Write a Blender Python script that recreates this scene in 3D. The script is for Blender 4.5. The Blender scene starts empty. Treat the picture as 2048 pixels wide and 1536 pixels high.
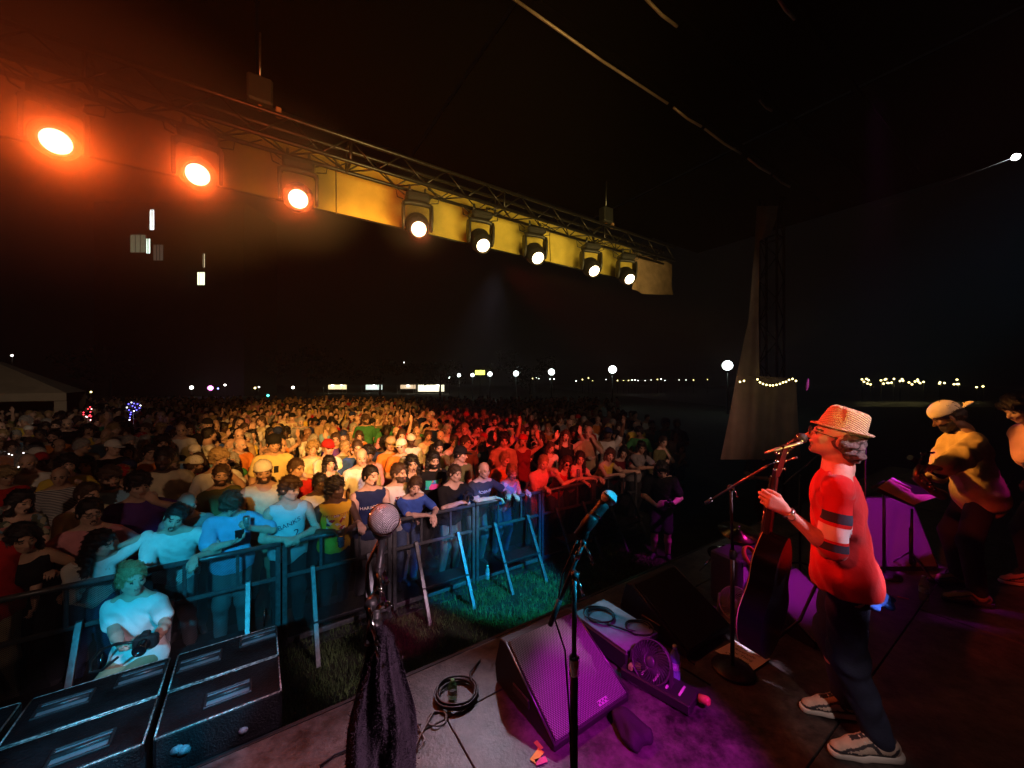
import bpy, math, random
import numpy as np
from mathutils import Vector, Matrix
from mathutils.bvhtree import BVHTree

SC = bpy.context.scene
COL = SC.collection
PI = math.pi
R = math.radians
random.seed(7)
rng = np.random.default_rng(11)

# ------------------------------------------------------------------ camera
F = 760.0                      # focal length in pixels of the 2048 px wide photograph
CAMZ = 2.75                    # camera above the grass; the stage floor is at STZ
STZ = 0.90
cd = bpy.data.cameras.new('camera'); cam = bpy.data.objects.new('camera', cd); COL.objects.link(cam)
cd.sensor_width = 36.0; cd.lens = F / 2048 * 36.0
cd.clip_start = 0.05; cd.clip_end = 2000
cam.location = (0, 0, CAMZ); cam.rotation_euler = (R(90), 0, 0)
SC.camera = cam

# ------------------------------------------------------------------ world (night sky)
w = bpy.data.worlds.new('World'); SC.world = w; w.use_nodes = True
nt = w.node_tree; bg = nt.nodes['Background']
sky = nt.nodes.new('ShaderNodeTexSky'); sky.sky_type = 'NISHITA'; sky.sun_disc = False
sky.sun_elevation = R(1.0); sky.sun_rotation = R(200)
nt.links.new(sky.outputs[0], bg.inputs[0]); bg.inputs[1].default_value = 0.0004
sun = bpy.data.lights.new('moonlight', 'SUN'); sun.energy = 0.004; sun.angle = R(0.5); sun.color = (0.8, 0.88, 1)
so = bpy.data.objects.new('moonlight', sun); COL.objects.link(so); so.rotation_euler = (R(50), 0, R(160)); so.location = (0, 0, 20)
SC.view_settings.view_transform = 'Standard'; SC.view_settings.look = 'None'
SC.view_settings.gamma = 1; SC.view_settings.exposure = 0; SC.view_settings.use_curve_mapping = False
SC.cycles.max_bounces = 5; SC.cycles.diffuse_bounces = 2; SC.cycles.glossy_bounces = 2
SC.cycles.transmission_bounces = 4; SC.cycles.transparent_max_bounces = 10; SC.cycles.volume_bounces = 0
SC.cycles.sample_clamp_indirect = 3.0
SC.cycles.caustics_reflective = False; SC.cycles.caustics_refractive = False

# ------------------------------------------------------------------ stage frame: t along the stage front, n out to the crowd
UX, UY = 0.8305, 0.557
def S(t, n, z=0.0):
    return Vector((UX * t - UY * n, UY * t + UX * n, z))
def to_tn(x, y):
    return UX * x + UY * y, -UY * x + UX * y
ROTU = math.atan2(UY, UX)      # z rotation that turns local +x into u, local +y into n
def P(px, py, d):              # world point at distance d in front of the camera
    return Vector(((px - 1024) / F * d, d, CAMZ + (768 - py) / F * d))
def W(px, py, z):              # world point on the horizontal plane z
    return P(px, py, (CAMZ - z) * F / (py - 768))
def t_at(px, n):
    a = (px - 1024) / F
    return n * (UY + UX * a) / (UX - UY * a)

# ------------------------------------------------------------------ stage lighting (lamps seen or inferred, plus fill spots added for single things)
def spot(name, loc, target, color, energy, angle, blend=0.4, radius=0.08):
    l = bpy.data.lights.new(name, 'SPOT'); l.color = color; l.energy = energy
    l.spot_size = R(angle); l.spot_blend = blend; l.shadow_soft_size = radius
    o = bpy.data.objects.new(name, l); COL.objects.link(o); o.location = loc
    o.rotation_euler = (Vector(target) - Vector(loc)).to_track_quat('-Z', 'Y').to_euler()
    return o
CYAN = (0.02, 0.62, 1.0); BLUE = (0.01, 0.22, 1.0); REDC = (1.0, 0.045, 0.025); AMBER = (1.0, 0.42, 0.08)
MAG = (0.85, 0.02, 0.80); WHITE = (1.0, 0.86, 0.78); PINK = (1.0, 0.45, 0.5)
SZ0 = STZ + .08
W_SET = W(1486, 1312, STZ)
RT = lambda t: S(t, -4.6, 5.3)          # rear truss
spot('spot_cyan_a', RT(-1.5), S(-0.25, 4.55, 0.80), CYAN, 3300, 11.8, 0.30)
spot('spot_cyan_b', S(4.2, -3.3, 6.0), S(2.8, 4.60, 0.38), BLUE, 5600, 12, 0.30)
spot('spot_cyan_c', S(3.9, -3.3, 6.0), S(2.75, 4.50, 0.25), (.02, .90, .62), 3300, 11.0, 0.30)
spot('spot_amber_a', RT(-0.5), S(2.0, 13.0, 1.5), AMBER, 17000, 23, 0.9)
spot('spot_amber_b', RT(1.2), S(2.0, 8.3, 1.5), AMBER, 2600, 17, 0.8)
spot('spot_red_a', RT(2.0), S(4.5, 7.2, 1.5), REDC, 6500, 19, 0.9)
spot('spot_pink_front', RT(1.6), S(1.85, 4.9, 1.6), (1, .56, .58), 3500, 14.5, 0.6)
spot('spot_crowd_wash', RT(-3.0), S(-3.0, 9.5, 1.5), (1, .60, .40), 430, 32, 0.8)
spot('spot_right_wash', RT(3.0), S(6.4, 5.4, 1.5), (1, .50, .34), 750, 20, 0.8)
spot('spot_magenta_wedge', S(0.9, -2.2, 5.0), S(1.64, 1.25, STZ + .1), MAG, 2000, 13, 0.45)
spot('spot_magenta_kit', S(4.6, 1.0, 5.4), S(5.38, 1.15, STZ + .25), MAG, 1000, 13, 0.4)
spot('spot_magenta_back', S(7.4, -0.9, 4.9), (4.50, 3.30, 2.0), MAG, 220, 10, 0.4)
spot('spot_magenta_amp', S(4.6, -1.8, 5.2), S(3.5, 1.5, STZ + .2), MAG, 800, 9, 0.5)
spot('spot_magenta_pit', S(5.0, 0.5, 5.2), (2.3, 5.9, 0.4), MAG, 600, 7, 0.5)
spot('spot_pink_grass', S(0.8, 0.5, 5.0), S(1.40, 4.22, 0.0), (1, .02, .30), 420, 8, 0.6)
spot('spot_red_singer', S(2.5, 4.2, 4.3), S(2.42, 0.7, 2.40), REDC, 700, 20, 0.5)
spot('spot_red_side', S(-2.4, 0.9, 4.9), S(2.30, 0.75, 2.42), (1, .05, .02), 800, 12.5, 0.7)
spot('spot_shoes', S(-0.6, -1.6, 5.0), (1.72, 1.98, SZ0), (1, .70, .62), 260, 5.5, 0.6)  # added spot for the shoes alone, no lamp known there
spot('spot_back_white', S(3.9, -3.2, 5.2), S(2.47, 0.62, 2.42), (1, .62, .74), 1400, 10.5, 0.5)
spot('spot_setlist', S(1.9, -2.2, 5.0), W_SET, (1, .74, .95), 2400, 4, 0.5)  # added to brighten the setlist, not a lamp of the rig
spot('spot_amber_band', S(3.3, 4.55, 4.45), S(5.15, 0.55, 2.35), (1, .36, .06), 1500, 13, 0.5)
spot('spot_floor', S(2.6, 4.2, 4.3), S(0.35, 1.45, STZ), (.80, .70, .92), 420, 25, 0.8)
spot('spot_fl_rear', S(-0.6, -0.4, 5.4), S(-0.05, 2.05, STZ + .1), (.70, .50, 1), 200, 16, 0.7)  # added fill for the deck and subwoofer faces, on no fixture
spot('spot_mic', S(1.2, -3.0, 4.6), S(0.18, 0.67, 2.28), (1, .60, .72), 900, 11, 0.6)  # added fill for the near microphone and its towel
spot('spot_mic_side', S(-1.8, 0.9, 4.2), S(0.18, 0.67, 2.56), (1, .28, .10), 60, 4, 0.5)  # added side fill on the near microphone
spot('spot_mic_cyan', S(3.6, -2.2, 4.9), S(0.965, 0.86, 2.36), CYAN, 2600, 6, 0.5, .03)  # added narrow spot to turn the centre microphone cyan
spot('spot_cyan_stage', S(2.5, 4.2, 4.3), S(2.08, 1.92, STZ), CYAN, 330, 8, 0.5)
spot('spot_banner_a', S(2.0, 0.2, 3.0), S(2.6, 4.95, 5.1), (1, .72, .20), 1100, 66, 0.7, 1.0)  # first of three added banner fills, hung on no fixture
spot('spot_banner_b', S(5.0, 1.0, 3.0), S(5.4, 4.95, 5.0), (1, .74, .22), 480, 50, 0.7, 1.0)
spot('spot_banner_c', S(-1.2, 0.5, 3.0), S(-0.6, 4.95, 5.1), (1, .13, .03), 1100, 64, 0.8, .8)

# ------------------------------------------------------------------ materials
MATS = {}
def mat(name, col, rough=0.6, metal=0.0, noise=0.0, nscale=20.0, bump=0.0, bscale=60.0, spec=0.5, emit=None, estr=0.0, alpha=None, trans=0.0, sheen=0.0):
    if name in MATS: return MATS[name]
    m = bpy.data.materials.new(name); m.use_nodes = True; t = m.node_tree; b = t.nodes['Principled BSDF']
    b.inputs['Roughness'].default_value = rough; b.inputs['Metallic'].default_value = metal
    b.inputs['Specular IOR Level'].default_value = spec
    b.inputs['Base Color'].default_value = (*col, 1)
    if sheen: b.inputs['Sheen Weight'].default_value = sheen
    tc = t.nodes.new('ShaderNodeTexCoord')
    if noise:
        n = t.nodes.new('ShaderNodeTexNoise'); n.inputs['Scale'].default_value = nscale; n.inputs['Detail'].default_value = 5
        t.links.new(tc.outputs['Object'], n.inputs['Vector'])
        r = t.nodes.new('ShaderNodeValToRGB'); r.color_ramp.elements[0].position = 0.3; r.color_ramp.elements[1].position = 0.7
        r.color_ramp.elements[0].color = (*[max(0, c * (1 - noise)) for c in col], 1)
        r.color_ramp.elements[1].color = (*[min(1, c * (1 + noise)) for c in col], 1)
        t.links.new(n.outputs[0], r.inputs[0]); t.links.new(r.outputs[0], b.inputs['Base Color'])
    if bump:
        n2 = t.nodes.new('ShaderNodeTexNoise'); n2.inputs['Scale'].default_value = bscale; n2.inputs['Detail'].default_value = 6
        t.links.new(tc.outputs['Object'], n2.inputs['Vector'])
        bp = t.nodes.new('ShaderNodeBump'); bp.inputs['Strength'].default_value = bump; bp.inputs['Distance'].default_value = 0.01
        t.links.new(n2.outputs[0], bp.inputs['Height']); t.links.new(bp.outputs[0], b.inputs['Normal'])
    if emit:
        b.inputs['Emission Color'].default_value = (*emit, 1); b.inputs['Emission Strength'].default_value = estr
    if trans: b.inputs['Transmission Weight'].default_value = trans
    if alpha is not None: b.inputs['Alpha'].default_value = alpha
    MATS[name] = m
    return m
def nodes(m): return m.node_tree.nodes, m.node_tree.links, m.node_tree.nodes['Principled BSDF']

# ------------------------------------------------------------------ mesh helpers
def mesh_np(name, V, Q, mi=None, smooth=True):
    me = bpy.data.meshes.new(name)
    V = np.asarray(V, dtype=np.float32); Q = np.asarray(Q, dtype=np.int32)
    k = Q.shape[1] if len(Q) else 4
    me.vertices.add(len(V)); me.vertices.foreach_set('co', V.ravel())
    me.loops.add(len(Q) * k); me.loops.foreach_set('vertex_index', Q.ravel())
    me.polygons.add(len(Q)); me.polygons.foreach_set('loop_start', np.arange(0, len(Q) * k, k, dtype=np.int32))
    me.polygons.foreach_set('loop_total', np.full(len(Q), k, dtype=np.int32))
    if mi is not None: me.polygons.foreach_set('material_index', np.asarray(mi, dtype=np.int32))
    me.polygons.foreach_set('use_smooth', np.full(len(Q), bool(smooth)))
    me.update(calc_edges=True)
    return me

class MB:
    """collects shapes, then links them as one mesh object"""
    def __init__(s): s.V = []; s.F = []; s.sm = []
    def add(s, vs, fs, smooth=False):
        o = len(s.V); s.V += [tuple(v) for v in vs]; s.F += [tuple(i + o for i in f) for f in fs]; s.sm += [smooth] * len(fs); return s
    def box(s, c, size, M=None, bev=0.0):
        hx, hy, hz = [x / 2 for x in size]; b = min(bev, hx * .9, hy * .9, hz * .9)
        if b <= 0:
            vs = [(x * hx, y * hy, z * hz) for z in (-1, 1) for y in (-1, 1) for x in (-1, 1)]
            fs = [(0, 2, 3, 1), (4, 5, 7, 6), (0, 1, 5, 4), (2, 6, 7, 3), (0, 4, 6, 2), (1, 3, 7, 5)]
        else:
            vs = []; fs = []
            idx = {}
            for sx in (-1, 1):
                for sy in (-1, 1):
                    for sz in (-1, 1):
                        for ax in range(3):
                            h = [hx - b, hy - b, hz - b]; h[ax] += b
                            idx[(sx, sy, sz, ax)] = len(vs); vs.append((sx * h[0], sy * h[1], sz * h[2]))
            I = lambda x, y, z, a: idx[(x, y, z, a)]
            for sg in (-1, 1):
                fs.append([I(sg, -1, -1, 0), I(sg, 1, -1, 0), I(sg, 1, 1, 0), I(sg, -1, 1, 0)][::sg])
                fs.append([I(-1, sg, -1, 1), I(-1, sg, 1, 1), I(1, sg, 1, 1), I(1, sg, -1, 1)][::sg])
                fs.append([I(-1, -1, sg, 2), I(1, -1, sg, 2), I(1, 1, sg, 2), I(-1, 1, sg, 2)][::sg])
            for a in (-1, 1):
                for c2 in (-1, 1):
                    fs.append([I(a, c2, -1, 0), I(a, c2, 1, 0), I(a, c2, 1, 1), I(a, c2, -1, 1)][::-a * c2])
                    fs.append([I(a, -1, c2, 0), I(a, 1, c2, 0), I(a, 1, c2, 2), I(a, -1, c2, 2)][::a * c2])
                    fs.append([I(-1, a, c2, 1), I(1, a, c2, 1), I(1, a, c2, 2), I(-1, a, c2, 2)][::-a * c2])
                    for e in (-1, 1):
                        fs.append([I(a, c2, e, 0), I(a, c2, e, 1), I(a, c2, e, 2)][::a * c2 * e])
        c = Vector(c)
        if M is not None: vs = [M @ Vector(v) + c for v in vs]
        else: vs = [Vector(v) + c for v in vs]
        return s.add(vs, [tuple(f) for f in fs])
    def tube(s, pts, r, seg=8, caps=True):
        pts = [Vector(p) for p in pts]; n = len(pts)
        rs = list(r) if isinstance(r, (list, tuple)) else [r] * n
        rings = []; prev = None
        for i, p in enumerate(pts):
            d = (pts[min(i + 1, n - 1)] - pts[max(i - 1, 0)])
            if d.length < 1e-9: d = Vector((0, 0, 1))
            d.normalize()
            if prev is None:
                a = Vector((0, 0, 1)) if abs(d.z) < .9 else Vector((1, 0, 0)); x = d.cross(a).normalized()
            else:
                x = (prev - d * prev.dot(d)).normalized()
            prev = x; y = d.cross(x)
            rings.append([p + (x * math.cos(k * 2 * PI / seg) + y * math.sin(k * 2 * PI / seg)) * rs[i] for k in range(seg)])
        vs = [v for rg in rings for v in rg]; fs = []
        for i in range(n - 1):
            for k in range(seg):
                k2 = (k + 1) % seg; fs.append((i * seg + k, i * seg + k2, (i + 1) * seg + k2, (i + 1) * seg + k))
        s.add(vs, fs, True)
        if caps:
            o = len(s.V) - len(vs)
            s.F.append(tuple(o + k for k in range(seg))[::-1]); s.sm.append(False)
            s.F.append(tuple(o + (n - 1) * seg + k for k in range(seg))); s.sm.append(False)
        return s
    def lathe(s, prof, M=None, c=(0, 0, 0), seg=24, smooth=True):
        vs = []; fs = []; n = len(prof)
        for (r, z) in prof:
            for k in range(seg):
                a = k * 2 * PI / seg; vs.append(Vector((r * math.cos(a), r * math.sin(a), z)))
        for i in range(n - 1):
            for k in range(seg):
                k2 = (k + 1) % seg; fs.append((i * seg + k, i * seg + k2, (i + 1) * seg + k2, (i + 1) * seg + k))
        c = Vector(c); vs = [((M @ v) if M is not None else v) + c for v in vs]
        return s.add(vs, fs, smooth)
    def prism(s, prof, d0, d1, M=None, c=(0, 0, 0)):
        """profile in local yz, extruded along local x from d0 to d1"""
        n = len(prof); vs = [Vector((d0, y, z)) for y, z in prof] + [Vector((d1, y, z)) for y, z in prof]
        fs = [tuple(range(n))[::-1], tuple(range(n, 2 * n))] + [(i, (i + 1) % n, n + (i + 1) % n, n + i) for i in range(n)]
        c = Vector(c); vs = [((M @ v) if M is not None else v) + c for v in vs]
        return s.add(vs, fs)
    def mesh(s, name):
        me = bpy.data.meshes.new(name); me.from_pydata([tuple(v) for v in s.V], [], s.F); me.polygons.foreach_set('use_smooth', s.sm); me.update(); return me
    def build(s, name, m, parent=None, bevel=0.0):
        o = bpy.data.objects.new(name, s.mesh(name)); COL.objects.link(o)
        if m: o.data.materials.append(m)
        if parent: o.parent = parent
        if bevel:
            b = o.modifiers.new('b', 'BEVEL'); b.width = bevel; b.segments = 2; b.limit_method = 'ANGLE'
        return o

def tag(o, label=None, cat=None, group=None, kind=None):
    if label: o['label'] = label
    if cat: o['category'] = cat
    if group: o['group'] = group
    if kind: o['kind'] = kind
    return o
def empty(name, loc=(0, 0, 0), rz=0.0, label=None, cat=None, group=None, kind=None):
    o = bpy.data.objects.new(name, None); COL.objects.link(o); o.location = loc; o.rotation_euler = (0, 0, rz); o.empty_display_size = .1
    return tag(o, label, cat, group, kind)
def obj(name, me, parent=None, mats=None, M=None):
    o = bpy.data.objects.new(name, me); COL.objects.link(o)
    if parent: o.parent = parent
    if M is not None: o.matrix_local = M
    if mats:
        for i, m in enumerate(mats):
            if len(me.materials) <= i: me.materials.append(m)
            o.material_slots[i].link = 'OBJECT'; o.material_slots[i].material = m
    return o
def copy_tree(o, parent=None):
    c = o.copy(); COL.objects.link(c)
    if parent: c.parent = parent
    for ch in list(o.children): copy_tree(ch, c)
    return c
def rot_to(d, up=(0, 0, 1)):
    return Vector(d).to_track_quat('Z', 'Y').to_matrix()
def text_mesh(s, size=0.1):
    cu = bpy.data.curves.new('lettering', 'FONT'); cu.body = s; cu.size = size; cu.align_x = 'CENTER'; cu.align_y = 'CENTER'; cu.extrude = 0.0; cu.resolution_u = 3
    o = bpy.data.objects.new('tmp', cu); COL.objects.link(o)
    dg = bpy.context.evaluated_depsgraph_get(); me = bpy.data.meshes.new_from_object(o.evaluated_get(dg))
    bpy.data.objects.remove(o); me.name = 'lettering'; return me

# ------------------------------------------------------------------ signed distance meshing (continuous bodies)
def q3(v): return np.array([v[0], v[1], v[2]], dtype=np.float32)
def C(a, b, r1, r2=None, k=.02, op='+'): return ('c', q3(a), q3(b), r1, r1 if r2 is None else r2, op, k)
def E(c, r, k=.02, op='+', rot=None): return ('e', q3(c), q3(r), None if rot is None else np.array(rot, dtype=np.float32), 0, op, k)
def PL(p, n): return ('p', q3(p), q3(n), 0, 0, '&', 0)
def sdf_mesh(prims, res=.01, zones=None, wrinkle=0.0, wfreq=1.0, xyres=None):
    lo = np.array([1e9] * 3); hi = -lo
    for p in prims:
        if p[5] != '+': continue
        if p[0] == 'c':
            r = max(p[3], p[4]); lo = np.minimum(lo, np.minimum(p[1], p[2]) - r); hi = np.maximum(hi, np.maximum(p[1], p[2]) + r)
        elif p[0] == 'e':
            r = p[2] if p[3] is None else np.full(3, p[2].max()); lo = np.minimum(lo, p[1] - r); hi = np.maximum(hi, p[1] + r)
    xr = xyres or res; pad = .035
    lo = lo - pad; hi = hi + pad
    xs = np.arange(lo[0], hi[0] + xr, xr, dtype=np.float32); ys = np.arange(lo[1], hi[1] + xr, xr, dtype=np.float32)
    if zones:
        zs = [lo[2]]
        while zs[-1] < hi[2]:
            z = zs[-1]; st = res
            for (a, b, rr) in zones:
                if a <= z < b: st = rr
            zs.append(z + st)
        zs = np.array(zs, dtype=np.float32)
    else: zs = np.arange(lo[2], hi[2] + res, res, dtype=np.float32)
    Fd = np.full((len(xs), len(ys), len(zs)), .3, dtype=np.float32)
    for p in prims:
        kind = p[0]; op = p[5]; k = p[6]
        if kind == 'p':
            d = ((xs - p[1][0]) * p[2][0])[:, None, None] + ((ys - p[1][1]) * p[2][1])[None, :, None] + ((zs - p[1][2]) * p[2][2])[None, None, :]
            np.maximum(Fd, d, out=Fd); continue
        if kind == 'c': r = max(p[3], p[4]); a = np.minimum(p[1], p[2]) - r; b = np.maximum(p[1], p[2]) + r
        else:
            r = p[2] if p[3] is None else np.full(3, p[2].max()); a = p[1] - r; b = p[1] + r
        m = max(k, .02) + 3.1 * xr; a = a - m; b = b + m
        i0, i1 = np.searchsorted(xs, [a[0], b[0]]); j0, j1 = np.searchsorted(ys, [a[1], b[1]]); l0, l1 = np.searchsorted(zs, [a[2], b[2]])
        if i1 <= i0 or j1 <= j0 or l1 <= l0: continue
        X = xs[i0:i1, None, None]; Y = ys[None, j0:j1, None]; Z = zs[None, None, l0:l1]
        if kind == 'c':
            ba = p[2] - p[1]; L2 = max(float(ba @ ba), 1e-9)
            dx = X - p[1][0]; dy = Y - p[1][1]; dz = Z - p[1][2]
            h = np.clip((dx * ba[0] + dy * ba[1] + dz * ba[2]) / L2, 0, 1)
            d = np.sqrt((dx - h * ba[0]) ** 2 + (dy - h * ba[1]) ** 2 + (dz - h * ba[2]) ** 2) - (p[3] + h * (p[4] - p[3]))
        else:
            dx = X - p[1][0]; dy = Y - p[1][1]; dz = Z - p[1][2]
            if p[3] is not None:
                Rm = p[3]
                dx, dy, dz = (Rm[0, 0] * dx + Rm[1, 0] * dy + Rm[2, 0] * dz, Rm[0, 1] * dx + Rm[1, 1] * dy + Rm[2, 1] * dz, Rm[0, 2] * dx + Rm[1, 2] * dy + Rm[2, 2] * dz)
            rr = p[2]
            k0 = np.sqrt((dx / rr[0]) ** 2 + (dy / rr[1]) ** 2 + (dz / rr[2]) ** 2)
            k1 = np.sqrt((dx / rr[0] ** 2) ** 2 + (dy / rr[1] ** 2) ** 2 + (dz / rr[2] ** 2) ** 2) + 1e-6
            d = k0 * (k0 - 1) / k1
        f = Fd[i0:i1, j0:j1, l0:l1]
        if op == '+':
            if k > 0:
                h = np.clip(.5 + .5 * (f - d) / k, 0, 1); f[...] = f + (d - f) * h - k * h * (1 - h)
            else: np.minimum(f, d, out=f)
        else:
            if k > 0:
                h = np.clip(.5 - .5 * (f + d) / k, 0, 1); f[...] = f + (-d - f) * h + k * h * (1 - h)
            else: np.maximum(f, -d, out=f)
    if wrinkle:
        X = xs[:, None, None]; Y = ys[None, :, None]; Z = zs[None, None, :]
        near = np.abs(Fd) < .05
        wn = np.sin(31 * wfreq * X + 17 * wfreq * Z + 3 * np.sin(13 * Z + 9 * Y)) * np.sin(23 * wfreq * Z - 19 * wfreq * Y + 2.5 * np.sin(11 * X)) + .6 * np.sin(47 * wfreq * Z + 29 * X + 5 * np.sin(8 * Y + 6 * X))
        Fd += np.where(near, wn * wrinkle, 0).astype(np.float32)
    Sg = Fd < 0
    A = Sg[:-1, :-1, :-1]; cnt = np.zeros(A.shape, dtype=np.int8)
    for i in (0, 1):
        for j in (0, 1):
            for l in (0, 1):
                cnt += Sg[i:i + A.shape[0], j:j + A.shape[1], l:l + A.shape[2]]
    act = (cnt > 0) & (cnt < 8)
    I, J, K = np.nonzero(act)
    idx = np.full(A.shape, -1, dtype=np.int32); idx[I, J, K] = np.arange(len(I), dtype=np.int32)
    acc = np.zeros((len(I), 3), dtype=np.float32); num = np.zeros(len(I), dtype=np.float32)
    cr = [(0, 0, 0), (1, 0, 0), (0, 1, 0), (1, 1, 0), (0, 0, 1), (1, 0, 1), (0, 1, 1), (1, 1, 1)]
    for (u, v) in ((0, 1), (2, 3), (4, 5), (6, 7), (0, 2), (1, 3), (4, 6), (5, 7), (0, 4), (1, 5), (2, 6), (3, 7)):
        a = cr[u]; b = cr[v]
        fa = Fd[I + a[0], J + a[1], K + a[2]]; fb = Fd[I + b[0], J + b[1], K + b[2]]
        m = (fa < 0) != (fb < 0); tt = np.where(m, fa / np.where(fa == fb, 1, fa - fb), 0)
        for ax, arr, ii in ((0, xs, I), (1, ys, J), (2, zs, K)):
            pa = arr[ii + a[ax]]; pb = arr[ii + b[ax]]
            acc[:, ax] += np.where(m, pa + (pb - pa) * tt, 0)
        num += m
    V = acc / num[:, None]
    Qs = []
    nx, ny, nz = A.shape
    c = Sg[:-1, 1:-1, 1:-1] != Sg[1:, 1:-1, 1:-1]; i, j, l = np.nonzero(c); j += 1; l += 1; fl = Sg[i, j, l]
    q = np.stack([idx[i, j - 1, l - 1], idx[i, j, l - 1], idx[i, j, l], idx[i, j - 1, l]], 1); q[~fl] = q[~fl][:, ::-1]; Qs.append(q)
    c = Sg[1:-1, :-1, 1:-1] != Sg[1:-1, 1:, 1:-1]; i, j, l = np.nonzero(c); i += 1; l += 1; fl = Sg[i, j, l]
    q = np.stack([idx[i - 1, j, l - 1], idx[i - 1, j, l], idx[i, j, l], idx[i, j, l - 1]], 1); q[~fl] = q[~fl][:, ::-1]; Qs.append(q)
    c = Sg[1:-1, 1:-1, :-1] != Sg[1:-1, 1:-1, 1:]; i, j, l = np.nonzero(c); i += 1; j += 1; fl = Sg[i, j, l]
    q = np.stack([idx[i - 1, j - 1, l], idx[i, j - 1, l], idx[i, j, l], idx[i - 1, j, l]], 1); q[~fl] = q[~fl][:, ::-1]; Qs.append(q)
    return V, np.concatenate(Qs)

# ------------------------------------------------------------------ people
def ik(Sh, Wr, L1, L2, hint):
    d = Wr - Sh; D = max(d.length, 1e-4)
    if D > (L1 + L2) * .995: Wr = Sh + d * ((L1 + L2) * .995 / D); d = Wr - Sh; D = d.length
    a = (L1 * L1 - L2 * L2 + D * D) / (2 * D); h = math.sqrt(max(L1 * L1 - a * a, 0)); dn = d / D
    p = Vector(hint) - dn * Vector(hint).dot(dn); p.normalize()
    return Sh + dn * a + p * h, Wr

def hand_prims(wr, d, nrm, side, curl=.35, s=1.0, thumb=.6, fat=0.0, curls=None, spread=1.0):
    """palm + five fingers; d points from the wrist to the knuckles, nrm out of the palm, side +1 for the left hand"""
    d = Vector(d).normalized(); nrm = (Vector(nrm) - d * Vector(nrm).dot(d)).normalized(); ac = d.cross(nrm) * side
    wr = Vector(wr); pr = []
    # palm as four metacarpal capsules
    kn = []
    for i, (off, ln) in enumerate(((-.030, .088), (-.010, .092), (.010, .086), (.028, .078))):
        k = wr + d * ln * s + ac * off * s * 1.0 * spread; kn.append(k)
        pr.append(C(wr + ac * off * .6 * s + d * .012 * s, k, .0155 * s + fat, .0125 * s + fat, .012))
    L = ((.042, .026, .018), (.047, .030, .019), (.043, .028, .018), (.034, .021, .016)); rr = (.0092, .0095, .009, .008)
    for i in range(4):
        cu = curls[i] if curls else curl + .06 * i
        p = kn[i]; ang = cu * .7; r = (rr[i]) * s + fat
        for j in range(3):
            dd = d * math.cos(ang) + nrm * math.sin(ang); q = p + dd * L[i][j] * s
            pr.append(C(p, q, r, r * .92, .004)); p = q; r *= .92; ang += cu * (1.5 if j == 0 else 1.0)
    # thumb leaves the side of the palm near its base
    b0 = wr + d * .022 * s - ac * .022 * s + nrm * .006 * s
    b1 = b0 + (d * .75 - ac * .6 + nrm * .3 * thumb).normalized() * .043 * s
    b2 = b1 + (d * .85 - ac * .25 * (1 - thumb) + nrm * .55 * thumb).normalized() * .032 * s
    b3 = b2 + (d * .75 + ac * .25 * thumb + nrm * .6 * thumb).normalized() * .024 * s
    pr += [C(b0, b1, .015 * s + fat, .0115 * s + fat, .012), C(b1, b2, .0112 * s + fat, .010 * s + fat, .004), C(b2, b3, .010 * s + fat, .0085 * s + fat, .004)]
    return pr

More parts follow.
